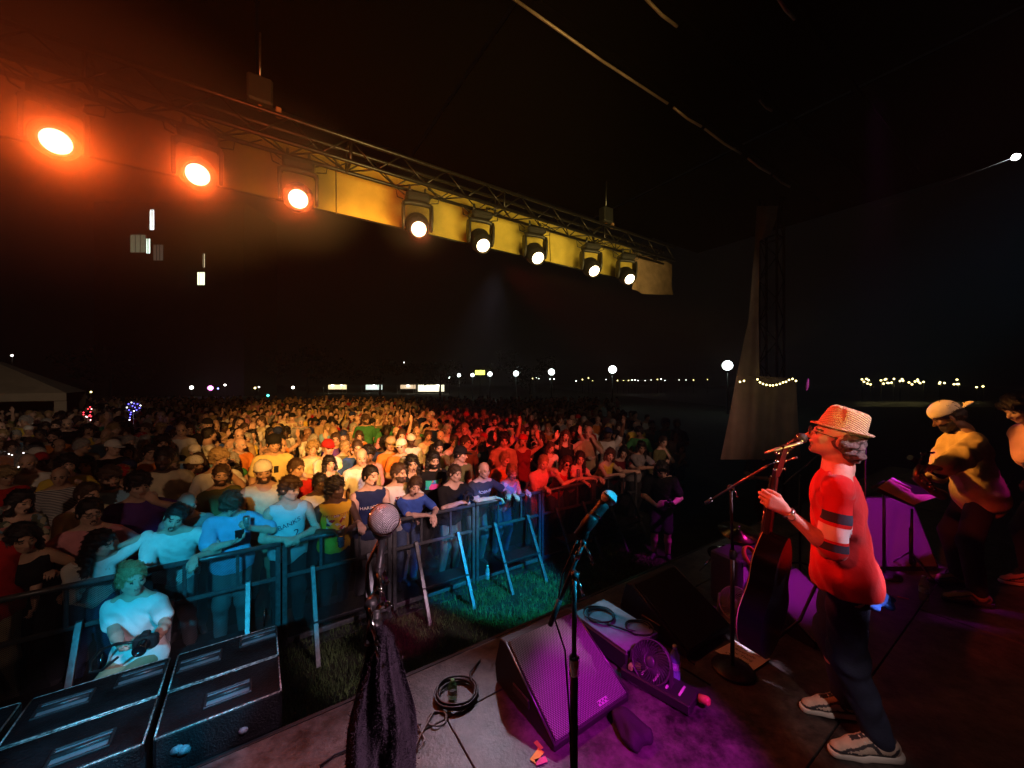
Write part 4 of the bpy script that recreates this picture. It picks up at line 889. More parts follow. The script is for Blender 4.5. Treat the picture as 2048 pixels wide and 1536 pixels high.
# light balloons on sticks
def led_balloon(pts, px, py, d, label, em, envelope, sc=1.0):
    c = P(px, py, d); r = empty('light_balloon', (c.x, c.y, 0), 0, label, 'balloon'); r0 = .0045 * d * .28
    MB().tube([(0, 0, 0.9), (0, 0, c.z - .1)], .006, 6).build('stick', M_WHITE, r)
    if envelope: MB().lathe([(.2 * math.sin(a) * sc, -.22 * math.cos(a) * sc) for a in np.linspace(0, PI, 12)], c=(0, 0, c.z), seg=18).build('balloon', mat('clear_balloon', (.5, .5, .5), .05, alpha=.10), r)
    me = MB().lathe([(r0 * math.sin(a), -r0 * math.cos(a)) for a in np.linspace(0, PI, 6)], seg=8).mesh('bulb')
    for i, (x, y) in enumerate(pts):
        q = P(x, y, d + .1 * math.sin(i * 2.3)) - Vector(r.location); o = obj('bulb', me, r, [em[i % len(em)]]); o.location = q
ER = emat('led_red', (1, .03, .05), 7); EB = emat('led_blue', (.12, .1, 1), 7); EPW = emat('led_white', (1, 1, 1), 7)
led_balloon([(180, 814), (176, 818), (183, 818), (167, 825), (181, 824), (172, 833), (180, 830), (167, 829), (181, 840), (178, 832), (182, 833), (174, 834)], 176, 826, 11, 'cluster of red party lights on a stick in the left crowd', [ER, ER, emat('led_pink', (1, .5, .5), 6)], False)
led_balloon([(257, 808), (263, 805), (268, 807), (275, 808), (281, 811), (279, 816), (273, 820), (268, 822), (262, 825), (258, 820), (254, 815), (261, 829), (260, 835), (259, 840), (265, 812), (270, 815)], 267, 815, 11, 'blue heart shaped light balloon above the left crowd', [EB, EPW, EB], True, .9)
led_balloon([(18, 908), (24, 910), (47, 906), (65, 900), (70, 900), (67, 911), (70, 911), (83, 909), (82, 913), (81, 926), (3, 942), (8, 944), (37, 934), (60, 950), (68, 947), (63, 984), (67, 998)], 45, 925, 6.5, 'transparent balloon strung with white party lights at the left edge', [EPW], True, 1.4)
led_balloon([(56, 954), (60, 951), (64, 948), (69, 945), (73, 941)], 64, 948, 6.3, 'short red glowing stick under the white party lights', [ER, emat('led_pink', (1, .5, .5), 6)], False)

rb = MB().lathe([(0, 0), (.012, .02), (.018, .07), (.014, .13), (.004, .16), (0, .165)], Matrix.Rotation(R(8), 3, 'Y'), P(1613, 782, 4.9), 12).build('ribbon_tag', mat('ribbon_violet', (.5, .1, .7), .6)); tag(rb, 'small violet lit ribbon hanging in the dark just above the straw hat', 'ribbon')
spot('spot_ribbon', S(4.6, -1.8, 5.2), P(1613, 770, 4.9), MAG, 120, 5, .5)

# ================================================================== CROWD
PEOPLE = []                                  # world positions already taken
def SING(t, n): return math.degrees(math.atan2(2.5 - t, n - .6))
def fit_person(px, ytop, nh, c, lean=(10, 18, 26, 34), smin=.93):
    t = t_at(px, nh); head = S(t, nh); topz = CAMZ - (ytop - 768) / F * head.y
    rz_ = ROTU + R(c.get('face', 0)); c['head'] = (c['head'][0] + SING(t, nh) * c.get('look', .7) - c.get('face', 0) * .8,) + tuple(c['head'][1:])
    dummy = dict(w=(.2, -.2, 1.0), hint=(1, 0, 0), d=(0, -1, 0), n=(0, 0, -1))
    for ln in lean:
        c['lean'] = ln; cc = dict(c); cc['L'] = dummy; cc['R'] = dummy
        HM = person_prims(cc)['HM']; hz = (HM @ Vector((0, .0, .13))).z; s = topz / hz
        if s >= smin: break
    hl = HM.translation * s; Rz = Matrix.Rotation(rz_, 3, 'Z'); o = Rz @ Vector((hl.x, hl.y, 0)); loc = Vector((head.x - o.x, head.y - o.y, 0))
    M = Matrix.Translation(loc) @ Matrix.Rotation(rz_, 4, 'Z') @ Matrix.Scale(s, 4); Mi = M.inverted()
    for k in 'LR':
        a = dict(c[k])
        if 'rail' in a: a['w'] = Mi @ S(t + a['rail'][0], BN + a['rail'][1], 1.09 + a['rail'][2])
        c[k] = a
    return c, loc, rz_, s, M, t
SPECIAL = {}
def special(key, px, ytop, nh, cfg, skin, hair, hairc, shirt, pants, label, cap=None, capm=None, group='people in the front row against the barrier', **kw):
    c = dict(head=(0, 4, 0)); c.update(cfg); c, loc, rz_, s, M, t = fit_person(px, ytop, nh, c, **kw)
    b = build_person(c); r = put_person(b, loc, rz_, 1.75 * s, skin, hair, hairc, shirt, pants, label, group, cap, capm)
    PEOPLE.append((px, loc.x, loc.y)); SPECIAL[key] = dict(root=r, M=M, b=b, c=c, t=t); return SPECIAL[key]
def rail(dt, dn=-.03, dz=.045, hint=(0, .6, -1), d=(0, -1, -.3), n=(0, -.3, -1), curl=.6, **k): return dict(rail=(dt, dn, dz), hint=hint, d=d, n=n, curl=curl, **k)
LEANR = dict(L=rail(.06, hint=(1, .3, -.6), d=(-.9, -.5, -.1), n=(-.2, .2, -1), curl=.7), R=rail(-.06, hint=(-1, .3, -.6), d=(.9, -.5, -.1), n=(.2, .2, -1), curl=.7))
WIDE = dict(L=rail(.28, d=(-.3, -1, -.5)), R=rail(-.28, d=(.3, -1, -.5)))
CMW = CM
# front row, left to right
special('w0', 46, 1048, 4.9, dict(LR(hand((.24, -.1, .95), (1, 0, 0), (0, -1, 0)), hand((-.2, -.28, 1.05), (-1, 0, 0), (0, -1, 0))), fem=1, sleeve=0, vneck=1), 1, 'long', 'dark', CM['black'], PANTS['dark'], 'woman in low black top with dark hair in shadow at the left edge')
special('w1', 200, 1062, 4.78, dict(LR(hand((.14, -.26, 1.42), (1, 0, -1), (-.5, .2, 1), (-.3, .9, .2), .3), hand((.0, -.26, 1.22), (-1, 0, -1), (.8, -.2, .8), (.1, .9, 0), .3)), head=(38, 8, 8), face=20, fem=1, sleeve=1.0), 0, 'long', 'dark', CM['white'], PANTS['jeans'], 'woman with straight dark hair raising her hands to her mouth in cyan light')
special('f1', 350, 1012, 4.84, dict(L=rail(.17, hint=(1, .2, -.6), d=(0, -1, -.6)), R=rail(-.20, -.04, .05, d=(0, -1, -.6)), head=(-20, 2, 20), mouth=.35, sleeve=.7, loose=.020, sidelean=2), 0, 'short', 'dark', CM['white'], PANTS['greyp'], 'laughing man with tilted head in cyan lit tee resting a hand on the rail')
special('f2', 462, 990, 4.86, dict(L=rail(.16, .06, .20, hint=(1, .2, -.5), d=(-.3, -.6, .6), n=(-1, 0, 0), curl=.9), R=rail(.02, .02, .10, hint=(-1, .2, -.6), d=(.8, -.5, .3), n=(0, 0, 1), curl=.4), head=(-30, 36, 0), sleeve=.8, loose=.024), 0, 'mop', 'brown', CM['sky blue'], PANTS['greyp'], 'man in loose teal tee looking down at his phone and drink over the rail')
jer = mat('jersey_mesh', (.62, .70, .74), .7, noise=.06, nscale=12, bump=.4, bscale=220, spec=.3)
special('f3', 580, 955, 4.86, dict(LEANR, head=(22, 2, 6), sleeve=0, vneck=1, loose=.018, hem=.74), 0, 'mop', 'brown', jer, PANTS['dark'], 'young man in pale basketball jersey number 2 leaning hands together on the rail')
tank = printed('tank_graphic', (.70, .42, .03), [(.65, .6, .5), (.35, .04, .05), (.08, .06, .1), (.7, .45, .05)], zc=1.17, hw=.11, hh=.14, sc=26, thr=.8)
special('f4', 672, 957, 4.86, dict(L=rail(.05, -.06, .03, hint=(1, .3, -.6), d=(-.6, -.6, -.6)), R=rail(-.07, -.05, .04, hint=(-1, .3, -.6), d=(.6, -.6, -.6)), head=(18, -4, -4), sleeve=0, loose=.014), 3, 'curly', 'dark', tank, PANTS['dark'], 'man in yellow graphic tank top holding a can over the barrier')
special('f5', 742, 932, 4.92, dict(L=rail(.22, .0, .05), R=rail(-.20, .0, .05), head=(14, -6, 8), mouth=1.6, sleeve=0, loose=.012), 0, 'short', 'dark', CM['navy'], PANTS['greyp'], 'man in navy tank top shouting with mouth wide open')
special('f6', 798, 927, 5.05, dict(L=hand((.2, -.2, 1.0), (1, 0, 0), (0, -1, 0)), R=hand((-.2, -.2, 1.0), (-1, 0, 0), (0, -1, 0)), head=(28, -2, 4), mouth=1.1, beard=1, sleeve=.6), 0, 'short', 'brown', CM['printed white'], PANTS['greyp'], 'bearded man in white printed tee shouting beside the navy tank top')
special('f7', 830, 955, 4.80, dict(L=rail(.13, -.12, .02, hint=(1, .3, -.5), d=(-.2, -.9, -.5), curl=.3), R=rail(.04, -.10, .03, hint=(-1, .2, -.6), d=(.8, -.5, -.2), curl=.4), head=(-14, 2, 10), mouth=.5, fem=1, sleeve=.7), 0, 'short', 'brown', CM['blue'], PANTS['jeans'], 'smiling short haired woman in blue tee leaning her arms over the rail')
special('f8', 910, 930, 4.86, dict(L=rail(.13, .02, .10, hint=(1, .2, -.7), d=(-.6, -.7, .3), n=(-.6, .6, 0), curl=.8), R=rail(-.03, .0, .07, hint=(-1, .2, -.8), d=(.9, -.4, .1), n=(0, .4, -1), curl=.7), head=(18, 0, 8), sleeve=.75, fat=1.12, vneck=1), 0, 'short', 'brown', CM['black'], PANTS['greyp'], 'man in black tee holding a camera on the barrier rail')
special('f9', 968, 924, 4.86, dict(L=rail(.26, .0, .06, hint=(1, .3, -.6), d=(-.4, -.9, 0)), R=rail(.04, -.02, .05, hint=(-1, .1, -.6), d=(.8, -.5, -.2)), head=(6, -4, 2), sleeve=.6, fat=1.1), 0, 'bald', 'fair', CM['charcoal'], PANTS['greyp'], 'red lit man in charcoal tee with white lettering leaning on the rail')
tie = printed('tie_dye', (.75, .60, .62), [(.2, .45, .5), (.7, .3, .4), (.7, .65, .6), (.45, .3, .55)], zc=1.0, hw=.6, hh=.9, sc=12, thr=.75)
special('f10', 1024, 930, 4.84, dict(L=rail(.13, .02, .05), R=rail(-.13, -.02, .05), head=(0, -2, -4), mouth=.5, fem=1, sleeve=0, vneck=1, hem=.55, loose=.02), 0, 'bun', 'fair', tie, PANTS['jeans'], 'woman in pink and white tie dye dress leaning on the rail')
special('f11', 1087, 911, 4.88, dict(L=hand((.10, -.20, 1.44), (.9, -.4, -1), (-.3, .2, 1), (-.5, .8, 0), .3), R=rail(-.16, .02, .05), head=(-4, 0, 4), sleeve=.7, loose=.02), 0, 'short', 'fair', CM['pink'], PANTS['khaki'], 'man in pale pink polo with a hand over his mouth')
special('f12', 1133, 913, 4.84, dict(L=rail(.17, -.02, .03, hint=(1, .2, -.5), d=(.6, -.8, -.3)), R=rail(.0, .0, .09, hint=(-1, .3, -.4), d=(.2, -.6, .7), n=(1, 0, 0), curl=.9), head=(-6, -2, 8), fem=1, sleeve=0, vneck=1, mouth=.4), 0, 'long', 'brown', CM['red'], PANTS['jeans'], 'woman with sunglasses and red top reaching along the rail with a drink')
special('f13', 1160, 903, 4.95, dict(L=rail(.13, -.02, .04), R=rail(-.05, .02, .05, hint=(-1, .2, -.5), d=(.9, -.4, -.2)), head=(-10, -2, -4), fem=1, sleeve=.5), 0, 'long', 'dark', CM['pink'], PANTS['dark'], 'woman with glasses in pinkish tee leaning beside the woman in red')
special('f14', 1220, 897, 4.85, dict(LEANR, head=(-8, -2, 4), fem=1, sleeve=0, vneck=1, mouth=.3), 0, 'bob', 'brown', CM['yellow'], PANTS['jeans'], 'woman in yellow sleeveless top with crossed forearms right of the red lit women')
special('f15', 1247, 893, 4.9, dict(LEANR, head=(-14, 0, -6), fem=1, sleeve=.4), 0, 'long', 'dark', CM['maroon'], PANTS['dark'], 'dark haired woman in maroon top right of the yellow sleeveless top')
special('f16', 1283, 883, 4.9, dict(LEANR, head=(0, 12, -4), sleeve=.7, loose=.02), 1, 'long', 'dark', CM['grey'], PANTS['dark'], 'long haired man in grey tee bending over the dark end of the barrier')
special('f17', 1326, 873, 5.0, dict(LR(hand((.10, -.22, 1.35), (1, 0, -1), (-.5, .2, 1), (-.3, .9, .2), .5), hand((.0, -.26, 1.12), (-1, 0, -1), (.8, -.2, .2), (.1, .9, 0), .4)), head=(10, 2, 5), sleeve=.7), 0, 'short', 'brown', CM['olive'], PANTS['dark'], 'man in olive tee touching his chin near the dark end of the crowd')
special('f18', 1362, 885, 4.95, dict(POSES['clap'], fem=1, sleeve=1.2, mouth=.2), 0, 'bob', 'brown', CM['grey'], PANTS['dark'], 'woman with glasses and long sleeves clapping at the right end of the crowd')
# second row individuals
special('s1', 181, 998, 5.15, dict(LR(hand((.2, -.3, 1.15), (1, 0, -.5), (0, -1, .3)), hand((-.2, -.28, 1.15), (-1, 0, -.5), (.2, -1, .3))), beard=0, mouth=.3, sleeve=.7, fat=1.15), 0, 'short', 'dark', CM['pink'], PANTS['greyp'], 'man with glasses in pink tee behind the woman raising her hands', group=GR)
special('s2', 277, 946, 5.55, dict(LR(hand((.13, -.22, 1.44), (1.2, -.3, -.6), (-.6, .3, .8), (-.3, .9, .2), .6), hand((-.26, -.08, .9), (-.3, 1, 0), (0, -.2, -1))), face=10, sleeve=.7, loose=.02, fat=1.1), 0, 'mop', 'dark', CM['purple'], PANTS['dark'], 'man in violet blue tee with fingers at his mouth, left of the cyan light', group=GR)
special('s3', 375, 985, 5.25, dict(POSES['down'], beard=0), 0, 'bald', 'grey', CM['grey'], PANTS['dark'], 'bald pale man standing just behind the laughing man in cyan', group=GR)
special('s4', 527, 922, 5.6, dict(POSES['clasp'], mouth=.9, beard=1, sleeve=0, vneck=1, loose=.02), 1, 'short', 'brown', CM['cream'], PANTS['khaki'], 'bearded man in cream tank top and white backward cap behind the jersey', 'back', CM['white'], group=GR)
special('s5', 640, 948, 5.4, dict(POSES['down'], mouth=.2), 3, 'short', 'dark', CM['white'], PANTS['dark'], 'dark skinned man in white tee between the jersey and the yellow tank top', group=GR)
special('s6', 593, 918, 5.9, dict(POSES['down'], head=(25, 4, 5)), 1, 'short', 'brown', CM['red'], PANTS['dark'], 'man in red tee looking aside behind the basketball jersey', group=GR)
special('s7', 867, 903, 5.45, dict(POSES['down'], beard=1, mouth=.8, sleeve=.7, fat=1.05), 0, 'long', 'dark', printed('rainbow_print', (.012, .012, .013), [(.8, .1, .5), (.9, .6, .05), (.05, .7, .6), (.1, .3, .9)], zc=1.24, hw=.13, hh=.07, sc=14, thr=.95), PANTS['dark'], 'long haired bearded man in black tee with a bright rainbow print', group=GR)
special('s8', 824, 910, 5.45, dict(POSES['fdown'], sleeve=.6, mouth=.4), 0, 'long', 'dark', CM['black'], PANTS['dark'], 'pale smiling woman in black tee left of the rainbow print', group=GR)
special('s9', 921, 893, 5.55, dict(POSES['side'], sleeve=.6), 0, 'short', 'dark', CM['olive'], PANTS['dark'], 'man in green tee and dark cap turned aside above the camera holder', 'cap', CM['black'], group=GR)
special('s10', 1010, 905, 5.4, dict(POSES['down'], head=(20, 0, 3)), 0, 'short', 'fair', CM['orange'], PANTS['dark'], 'red lit man in orange tee looking aside above the lettered tee', group=GR)
special('s11', 328, 895, 6.6, dict(POSES['beard'], hem=.8, loose=.03), 3, 'short', 'dark', CM['cream'], PANTS['dark'], 'bearded man in open cream baseball shirt in the dim left crowd', group=GR)
special('s12', 548, 870, 7.2, dict(POSES['down'], fat=1.1, loose=.025), 1, 'short', 'dark', printed('tee_graphic_a', (.70, .58, .25), [(.02, .02, .02)], cx=.03, zc=1.25, hw=.03, hh=.05, sc=20, thr=1), PANTS['dark'], 'tall smiling man in yellow tee and black beret like cap', 'back', CM['black'], group=GR)

# written marks on the clothes, laid onto the cloth
def decal(key, txt, size, cx, cz, m, rot=0.0, arc=0.0, squash=1.0):
    sp_ = SPECIAL[key]; me = sp_['b']['shirt']; T = sp_['b']['T']
    V = [v.co.copy() for v in me.vertices]; bv = BVHTree.FromPolygons(V, [tuple(p.vertices) for p in me.polygons])
    tm = text_mesh(txt, size); dn = T.to_3x3() @ Vector((0, 1, 0)); bad = []
    for v in tm.vertices:
        x, y = v.co.x * squash, v.co.y + arc * v.co.x; x, y = x * math.cos(rot) - y * math.sin(rot), x * math.sin(rot) + y * math.cos(rot)
        o = T @ Vector((cx + x, -.45, cz + y - .93)); h = bv.ray_cast(o, dn)
        v.co = (h[0] - dn * .006) if h[0] is not None else T @ Vector((cx + x, -.14, cz + y - .93))
    tm.materials.append(m); so_ = [ch for ch in sp_['root'].children if ch.name.startswith('shirt')][0]; obj('lettering', tm, so_)
INK = mat('ink_dark', (.02, .03, .08), .7); INKW = mat('ink_white', (.75, .75, .75), .7); INKR = mat('ink_red', (.35, .05, .05), .7)
decal('f3', '2', .12, .075, 1.145, INK, R(8)); decal('f3', 'BANKS', .075, .0, 1.265, INK, R(14), .12)
decal('f9', 'MOBNIK', .070, .0, 1.335, INKW)
decal('f4', 'MOTOR CITY', .048, .0, 1.325, INKR, 0, 0); decal('f5', 'HARBOR', .055, -.03, 1.27, INKW, R(6))

# ---- props in hands
def prop(name, key, hn, build, label, cat, off=(0, 0, 0)):
    sp_ = SPECIAL[key]; M = sp_['M']; w_ = M @ sp_['b']['arms'][hn][2]; d = Vector(sp_['c'][hn]['d']).normalized(); w_ = w_ + M.to_3x3() @ d * .08
    r = empty(name, w_ + Vector(off), ROTU, label, cat); build(r); return r
def can(r, m1=None):
    MB().lathe([(0, -.06), (.026, -.06), (.031, -.053), (.032, .045), (.027, .058), (0, .056)], seg=18).build('body', m1 or mat('can_blue', (.35, .45, .7), .25, .7, noise=.4, nscale=50), r); MB().lathe([(.0, .0585), (.024, .0585), (.027, .0575)], seg=16).build('lid', M_CHROME, r)
def bottle(r, col=(.6, .75, .8), cap_=(.7, .7, .7), name='water_clear', lab=None):
    MB().lathe([(0, 0), (.030, .002), (.033, .01), (.033, .05), (.030, .058), (.033, .066), (.033, .13), (.028, .155), (.013, .18), (.013, .19)], seg=20).build('body', mat(name, col, .06, alpha=.42, spec=.8), r)
    MB().lathe([(0, .19), (.0145, .19), (.0145, .207), (0, .208)], seg=14).build('cap', mat('cap_' + name, cap_, .4), r)
    MB().lathe([(.0337, .07), (.0337, .115)], seg=20).build('label', lab or mat('label_pale', (.45, .5, .6), .5, noise=.5, nscale=60), r)
def camera(r):
    MB().box((0, 0, 0), (.13, .06, .085), bev=.012).build('body', M_PLASTIC, r); MB().box((0, -.005, .055), (.05, .05, .035), bev=.01).build('viewfinder', M_PLASTIC, r)
    MB().lathe([(.036, 0), (.038, .02), (.034, .06), (.036, .075), (.030, .078), (.028, .07), (0, .065)], Matrix.Rotation(R(90), 3, 'X'), (0, -.03, 0), 20).build('lens', mat('lens_glass', (.01, .01, .012), .08), r)
    MB().lathe([(.036, .072), (.0385, .073), (.036, .077)], Matrix.Rotation(R(90), 3, 'X'), (0, -.03, 0), 20).build('lens_ring', M_CHROME, r)
def phone(r): MB().box((0, 0, 0), (.075, .009, .155), Matrix.Rotation(R(35), 3, 'X'), .003).build('body', M_PLASTIC, r); MB().box((0, .0056, .0), (.068, .001, .145), Matrix.Rotation(R(35), 3, 'X')).build('screen', mat('phone_screen', (.02, .02, .02), .1), r)
prop('drink_can', 'f4', 'L', can, 'pale blue drink can held out over the black barrier', 'can', (0, -.02, -.05))
prop('camera', 'f8', 'L', camera, 'black camera in the hands of the man in black tee', 'camera', (-.02, -.02, .02))
prop('drink_can', 'f2', 'L', lambda r: can(r, mat('can_teal', (.4, .6, .6), .25, .7, noise=.4, nscale=50)), 'shiny can held by the man in loose teal tee', 'can', (0, 0, .03))
prop('phone', 'f2', 'R', phone, 'dark phone held by the man in loose teal tee', 'phone', (0, 0, .05))
prop('drink_can', 'f12', 'R', lambda r: can(r, mat('can_pink', (.6, .55, .7), .25, .7, noise=.4, nscale=50)), 'pale can raised by the woman with sunglasses', 'can', (0, -.02, .06))
def specs(key, dark=False):
    sp_ = SPECIAL[key]; g = MB()
    for s in (-1, 1):
        g.tube([(s * .033 + .024 * math.cos(a), -.110, .0 + .019 * math.sin(a)) for a in np.linspace(0, 2 * PI, 13)], .0022, 5, False); g.tube([(s * .056, -.108, .004), (s * .083, -.01, .004)], .0022, 5)
    g.tube([(-.01, -.112, .003), (.01, -.112, .003)], .0022, 5)
    o = g.build('glasses', M_PLASTIC, sp_['root']); o.matrix_local = sp_['b']['HM']
    for s in (-1, 1):
        l = MB().lathe([(0, 0), (.023, 0), (0, .0015)], Matrix.Rotation(R(90), 3, 'X'), (s * .033, -.109, 0), 14).build('lens', mat('dark_lens', (.01, .01, .01), .06) if dark else mat('clear_lens', (.6, .6, .6), .03, alpha=.18, spec=1), o)
specs('s1'); specs('f12', True); specs('f13'); specs('f18')

# ---- everyone else, each a person of their own
PROTO = {}
for k, c in POSES.items():
    for ln, suf in ((3, 'a'), (9, 'b')):
        if suf == 'b' and k in ('raised', 'fraise', 'phone', 'clap'): continue
        cc = dict(c); cc['lean'] = ln
        if suf == 'b':
            hd = c['head']; cc['head'] = (-hd[0] * .8 + 6, hd[1] + 3, -hd[2]); cc['fat'] = c.get('fat', 1) * 1.08; cc['sleeve'] = c.get('sleeve', .62) + (.5 if k in ('down', 'side') else .05); cc['mouth'] = 0 if c.get('mouth') else .5
        PROTO[k + suf] = build_person(cc, [(-.1, .85, .06), (.85, 1.30, .024), (1.30, 2.3, .0118)], xyres=.0130)
PDESC = {'down': 'arms down', 'crossed': 'arms crossed', 'clasp': 'hands clasped', 'raised': 'one hand raised', 'phone': 'hands up near chin', 'face': 'hand on cheek', 'clap': 'clapping', 'fdown': 'arms down', 'fcross': 'arms crossed', 'fraise': 'both hands raised', 'side': 'looking aside', 'beard': 'full beard'}
ZONE = [(90, 'near the left edge'), (160, 'below the canopy tent'), (230, 'by the red balloon'), (320, 'below the heart balloon'), (410, 'behind the laughing man'), (500, 'behind the teal tee'), (560, 'behind the white backward cap'), (625, 'behind the jersey'), (705, 'behind the yellow tank'), (780, 'behind the near microphone'), (850, 'behind the blue tee'), (900, 'behind the rainbow print'), (960, 'behind the camera holder'), (1000, 'behind the lettered tee'), (1060, 'behind the tie dye'), (1110, 'behind the pink polo'), (1190, 'behind the sunglasses woman'), (1260, 'behind the yellow top'), (1500, 'at the dark right end')]
ORD = ['second', 'third', 'fourth', 'fifth', 'sixth', 'seventh', 'eighth', 'ninth', 'tenth', 'eleventh', 'twelfth', 'thirteenth', 'fourteenth', 'fifteenth', 'sixteenth', 'seventeenth', 'eighteenth', 'nineteenth', 'twentieth'] + ['far'] * 60
rr = random.Random(5)
cand = []
for k in range(60):
    n = 5.45 + .60 * k * (1 + .004 * k)
    t = -40 + rr.random() * .5
    while t < 60:
        t += rr.uniform(.50, .68) * (1 + .006 * k); tt = t + rr.uniform(-.06, .06); nn = n + rr.uniform(-.17, .17); p = S(tt, nn)
        if p.y < 3: continue
        px = 1024 + F * p.x / p.y
        lim = 1385 if p.y < 9 else max(1235, 1385 - (p.y - 9) * 20)
        if px < -45 or px > lim: continue
        if p.y > 33: continue
        if rr.random() < (.06 if p.y < 14 else .15) + (.3 if px > 1190 else 0) + (.32 if p.y > 18 else 0): continue
        if any(math.hypot(p.x - a[1], p.y - a[2]) < .40 for a in PEOPLE): continue
        if p.y < 6.2 and px > -45 and any(abs(px - a[0]) < 16 and a[2] > p.y - .2 and a[2] < p.y + .9 for a in PEOPLE): continue
        cand.append((p.y, tt, nn, px, k))
for px_ in (-30,): cand.append((3.2, t_at(px_, 4.95), 4.95, px_, -1))
cand.sort()
NIND = 268
used_labels = set()
shirts_m = ['white', 'white', 'cream', 'black', 'black', 'charcoal', 'navy', 'blue', 'sky blue', 'teal', 'grey', 'grey', 'olive', 'red', 'maroon', 'yellow', 'orange', 'pink', 'tan', 'purple', 'green', 'striped', 'printed black', 'printed white', 'floral', 'white', 'cream', 'tan', 'yellow']
def rand_person(i, y, t, n, px, row):
    loc = S(t, n); zone = next(z for a, z in ZONE if px < a)
    for attempt in range(60):
        fem = rr.random() < .42
        k = rr.choice(['fdowna', 'fdownb', 'fcrossa', 'fcrossb', 'fraisea', 'fdowna'] if fem else ['downa', 'downb', 'crosseda', 'crossedb', 'claspa', 'claspb', 'raiseda', 'phonea', 'facea', 'faceb', 'clapa', 'sidea', 'sideb', 'bearda', 'beardb', 'downa', 'bearda'])
        if k in ('raiseda', 'fraisea') and rr.random() < .4: continue
        sh = rr.choice(shirts_m); skin = rr.choice([0, 0, 0, 0, 1, 1, 1, 2, 3]); hair = rr.choice(['long', 'long', 'bob', 'bun']) if fem else rr.choice(['short', 'short', 'short', 'mop', 'curly', 'bald', 'bald'])
        hc = rr.choice(['dark', 'dark', 'brown', 'brown', 'fair'] + ([] if skin > 1 else ['grey'])); hc = 'dark' if skin > 1 else hc
        cap_ = None; cm = None
        if rr.random() < .17: cap_ = rr.choice(['cap', 'back']); cm = rr.choice(['white', 'black', 'red', 'navy', 'tan'])
        hd = ('%s cap' % cm) if cap_ else ('bald head' if hair == 'bald' else {'short': hc + ' hair', 'mop': hc + ' mop', 'curly': hc + ' curls', 'long': 'long %s hair' % hc, 'bob': hc + ' bob', 'bun': hc + ' bun'}[hair])
        lb = '%s in %s %s, %s, %s, %s row %s' % ('woman' if fem else 'man', sh, 'top' if fem else 'tee', hd, PDESC[k[:-1]], 'first' if row < 0 else ORD[row], zone)
        if lb not in used_labels and len(lb.replace(',', '').split()) <= 16: break
    used_labels.add(lb)
    h = rr.gauss(1.62, .06) if fem else rr.gauss(1.75, .075)
    look = math.atan2(S(2.5, .6).x - loc.x, -(S(2.5, .6).y - loc.y)); rz_ = look * .85 + R(rr.uniform(-22, 22))
    if rr.random() < .06: rz_ += R(rr.choice([70, -70]))
    return put_person(PROTO[k], loc, rz_, h, skin, hair, hc, CM[sh], PANTS[rr.choice(list(PANTS))], lb, GR, cap_, CM[cm] if cm else None)
for i, (y, t, n, px, k) in enumerate(cand[:NIND]): rand_person(i, y, t, n, px, k)
NCROWD = (len(cand), cand[min(NIND, len(cand) - 1)][0])
# the rest of the crowd reads as one mass
def far_crowd():
    lows = []
    for k in ('down', 'crossed', 'raised', 'fdown', 'side', 'clap'):
        c = dict(POSES[k]); c['lean'] = 4; p = person_prims(c); parts = []
        for nm, rs in (('body', .052), ('shirt', .075)):
            V, Q = sdf_mesh(p[nm], rs, xyres=rs)
            V, Q = sdf_mesh(p[nm] + [PL((0, 0, .92), (0, 0, -1))], rs, [(-.1, .88, .2)], xyres=rs)
            parts.append((V, Q, 0 if nm == 'body' else (1 if nm == 'shirt' else 2)))
        hv, hq = sdf_mesh([E((0, .016, .05), (.092, .108, .10), .02), E((0, .05, -.0), (.09, .08, .09), .02), E((0, -.09, -.04), (.078, .08, .092), .02, '-')], .05); M = np.array(p['HM']); hv = hv @ M[:3, :3].T + M[:3, 3]; parts.append((hv, hq, 3)); lows.append(parts)
    VV = []; QQ = []; MM = []; off = 0; names = ['white', 'cream', 'black', 'grey', 'navy', 'red', 'yellow', 'tan', 'olive', 'pink']
    mats_ = [SKIN[0], SKIN[1], SKIN[3]] + [CM[a] for a in names] + [PANTS['dark'], HC['dark'], HC['fair']]
    for (y, t, n, px, k) in cand[NIND:]:
        parts = rr.choice(lows); s = rr.uniform(.9, 1.05); a = math.atan2(-S(t, n).x, S(t, n).y) + R(rr.uniform(-30, 30)) + R(10); Rm = np.array([[math.cos(a), -math.sin(a), 0], [math.sin(a), math.cos(a), 0], [0, 0, 1]]) * s
        sk = rr.choice([0, 0, 1, 1, 2]); sh = 3 + rr.randrange(len(names)); hr = 14 if rr.random() < .8 else 15
        for V, Q, ty in parts:
            VV.append(V @ Rm.T + np.array(S(t, n))); QQ.append(Q + off); off += len(V); MM.append(np.full(len(Q), (sk, sh, 13, hr)[ty]))
    me = mesh_np('crowd', np.concatenate(VV), np.concatenate(QQ), np.concatenate(MM)); o = bpy.data.objects.new('crowd', me); COL.objects.link(o)
    for m in mats_: me.materials.append(m)
    tag(o, 'far mass of concertgoers fading into darkness toward the vendor tents', 'crowd', kind='stuff'); return len(me.vertices)
NFAR = far_crowd()
print('CROWD', NCROWD, 'far verts', NFAR)

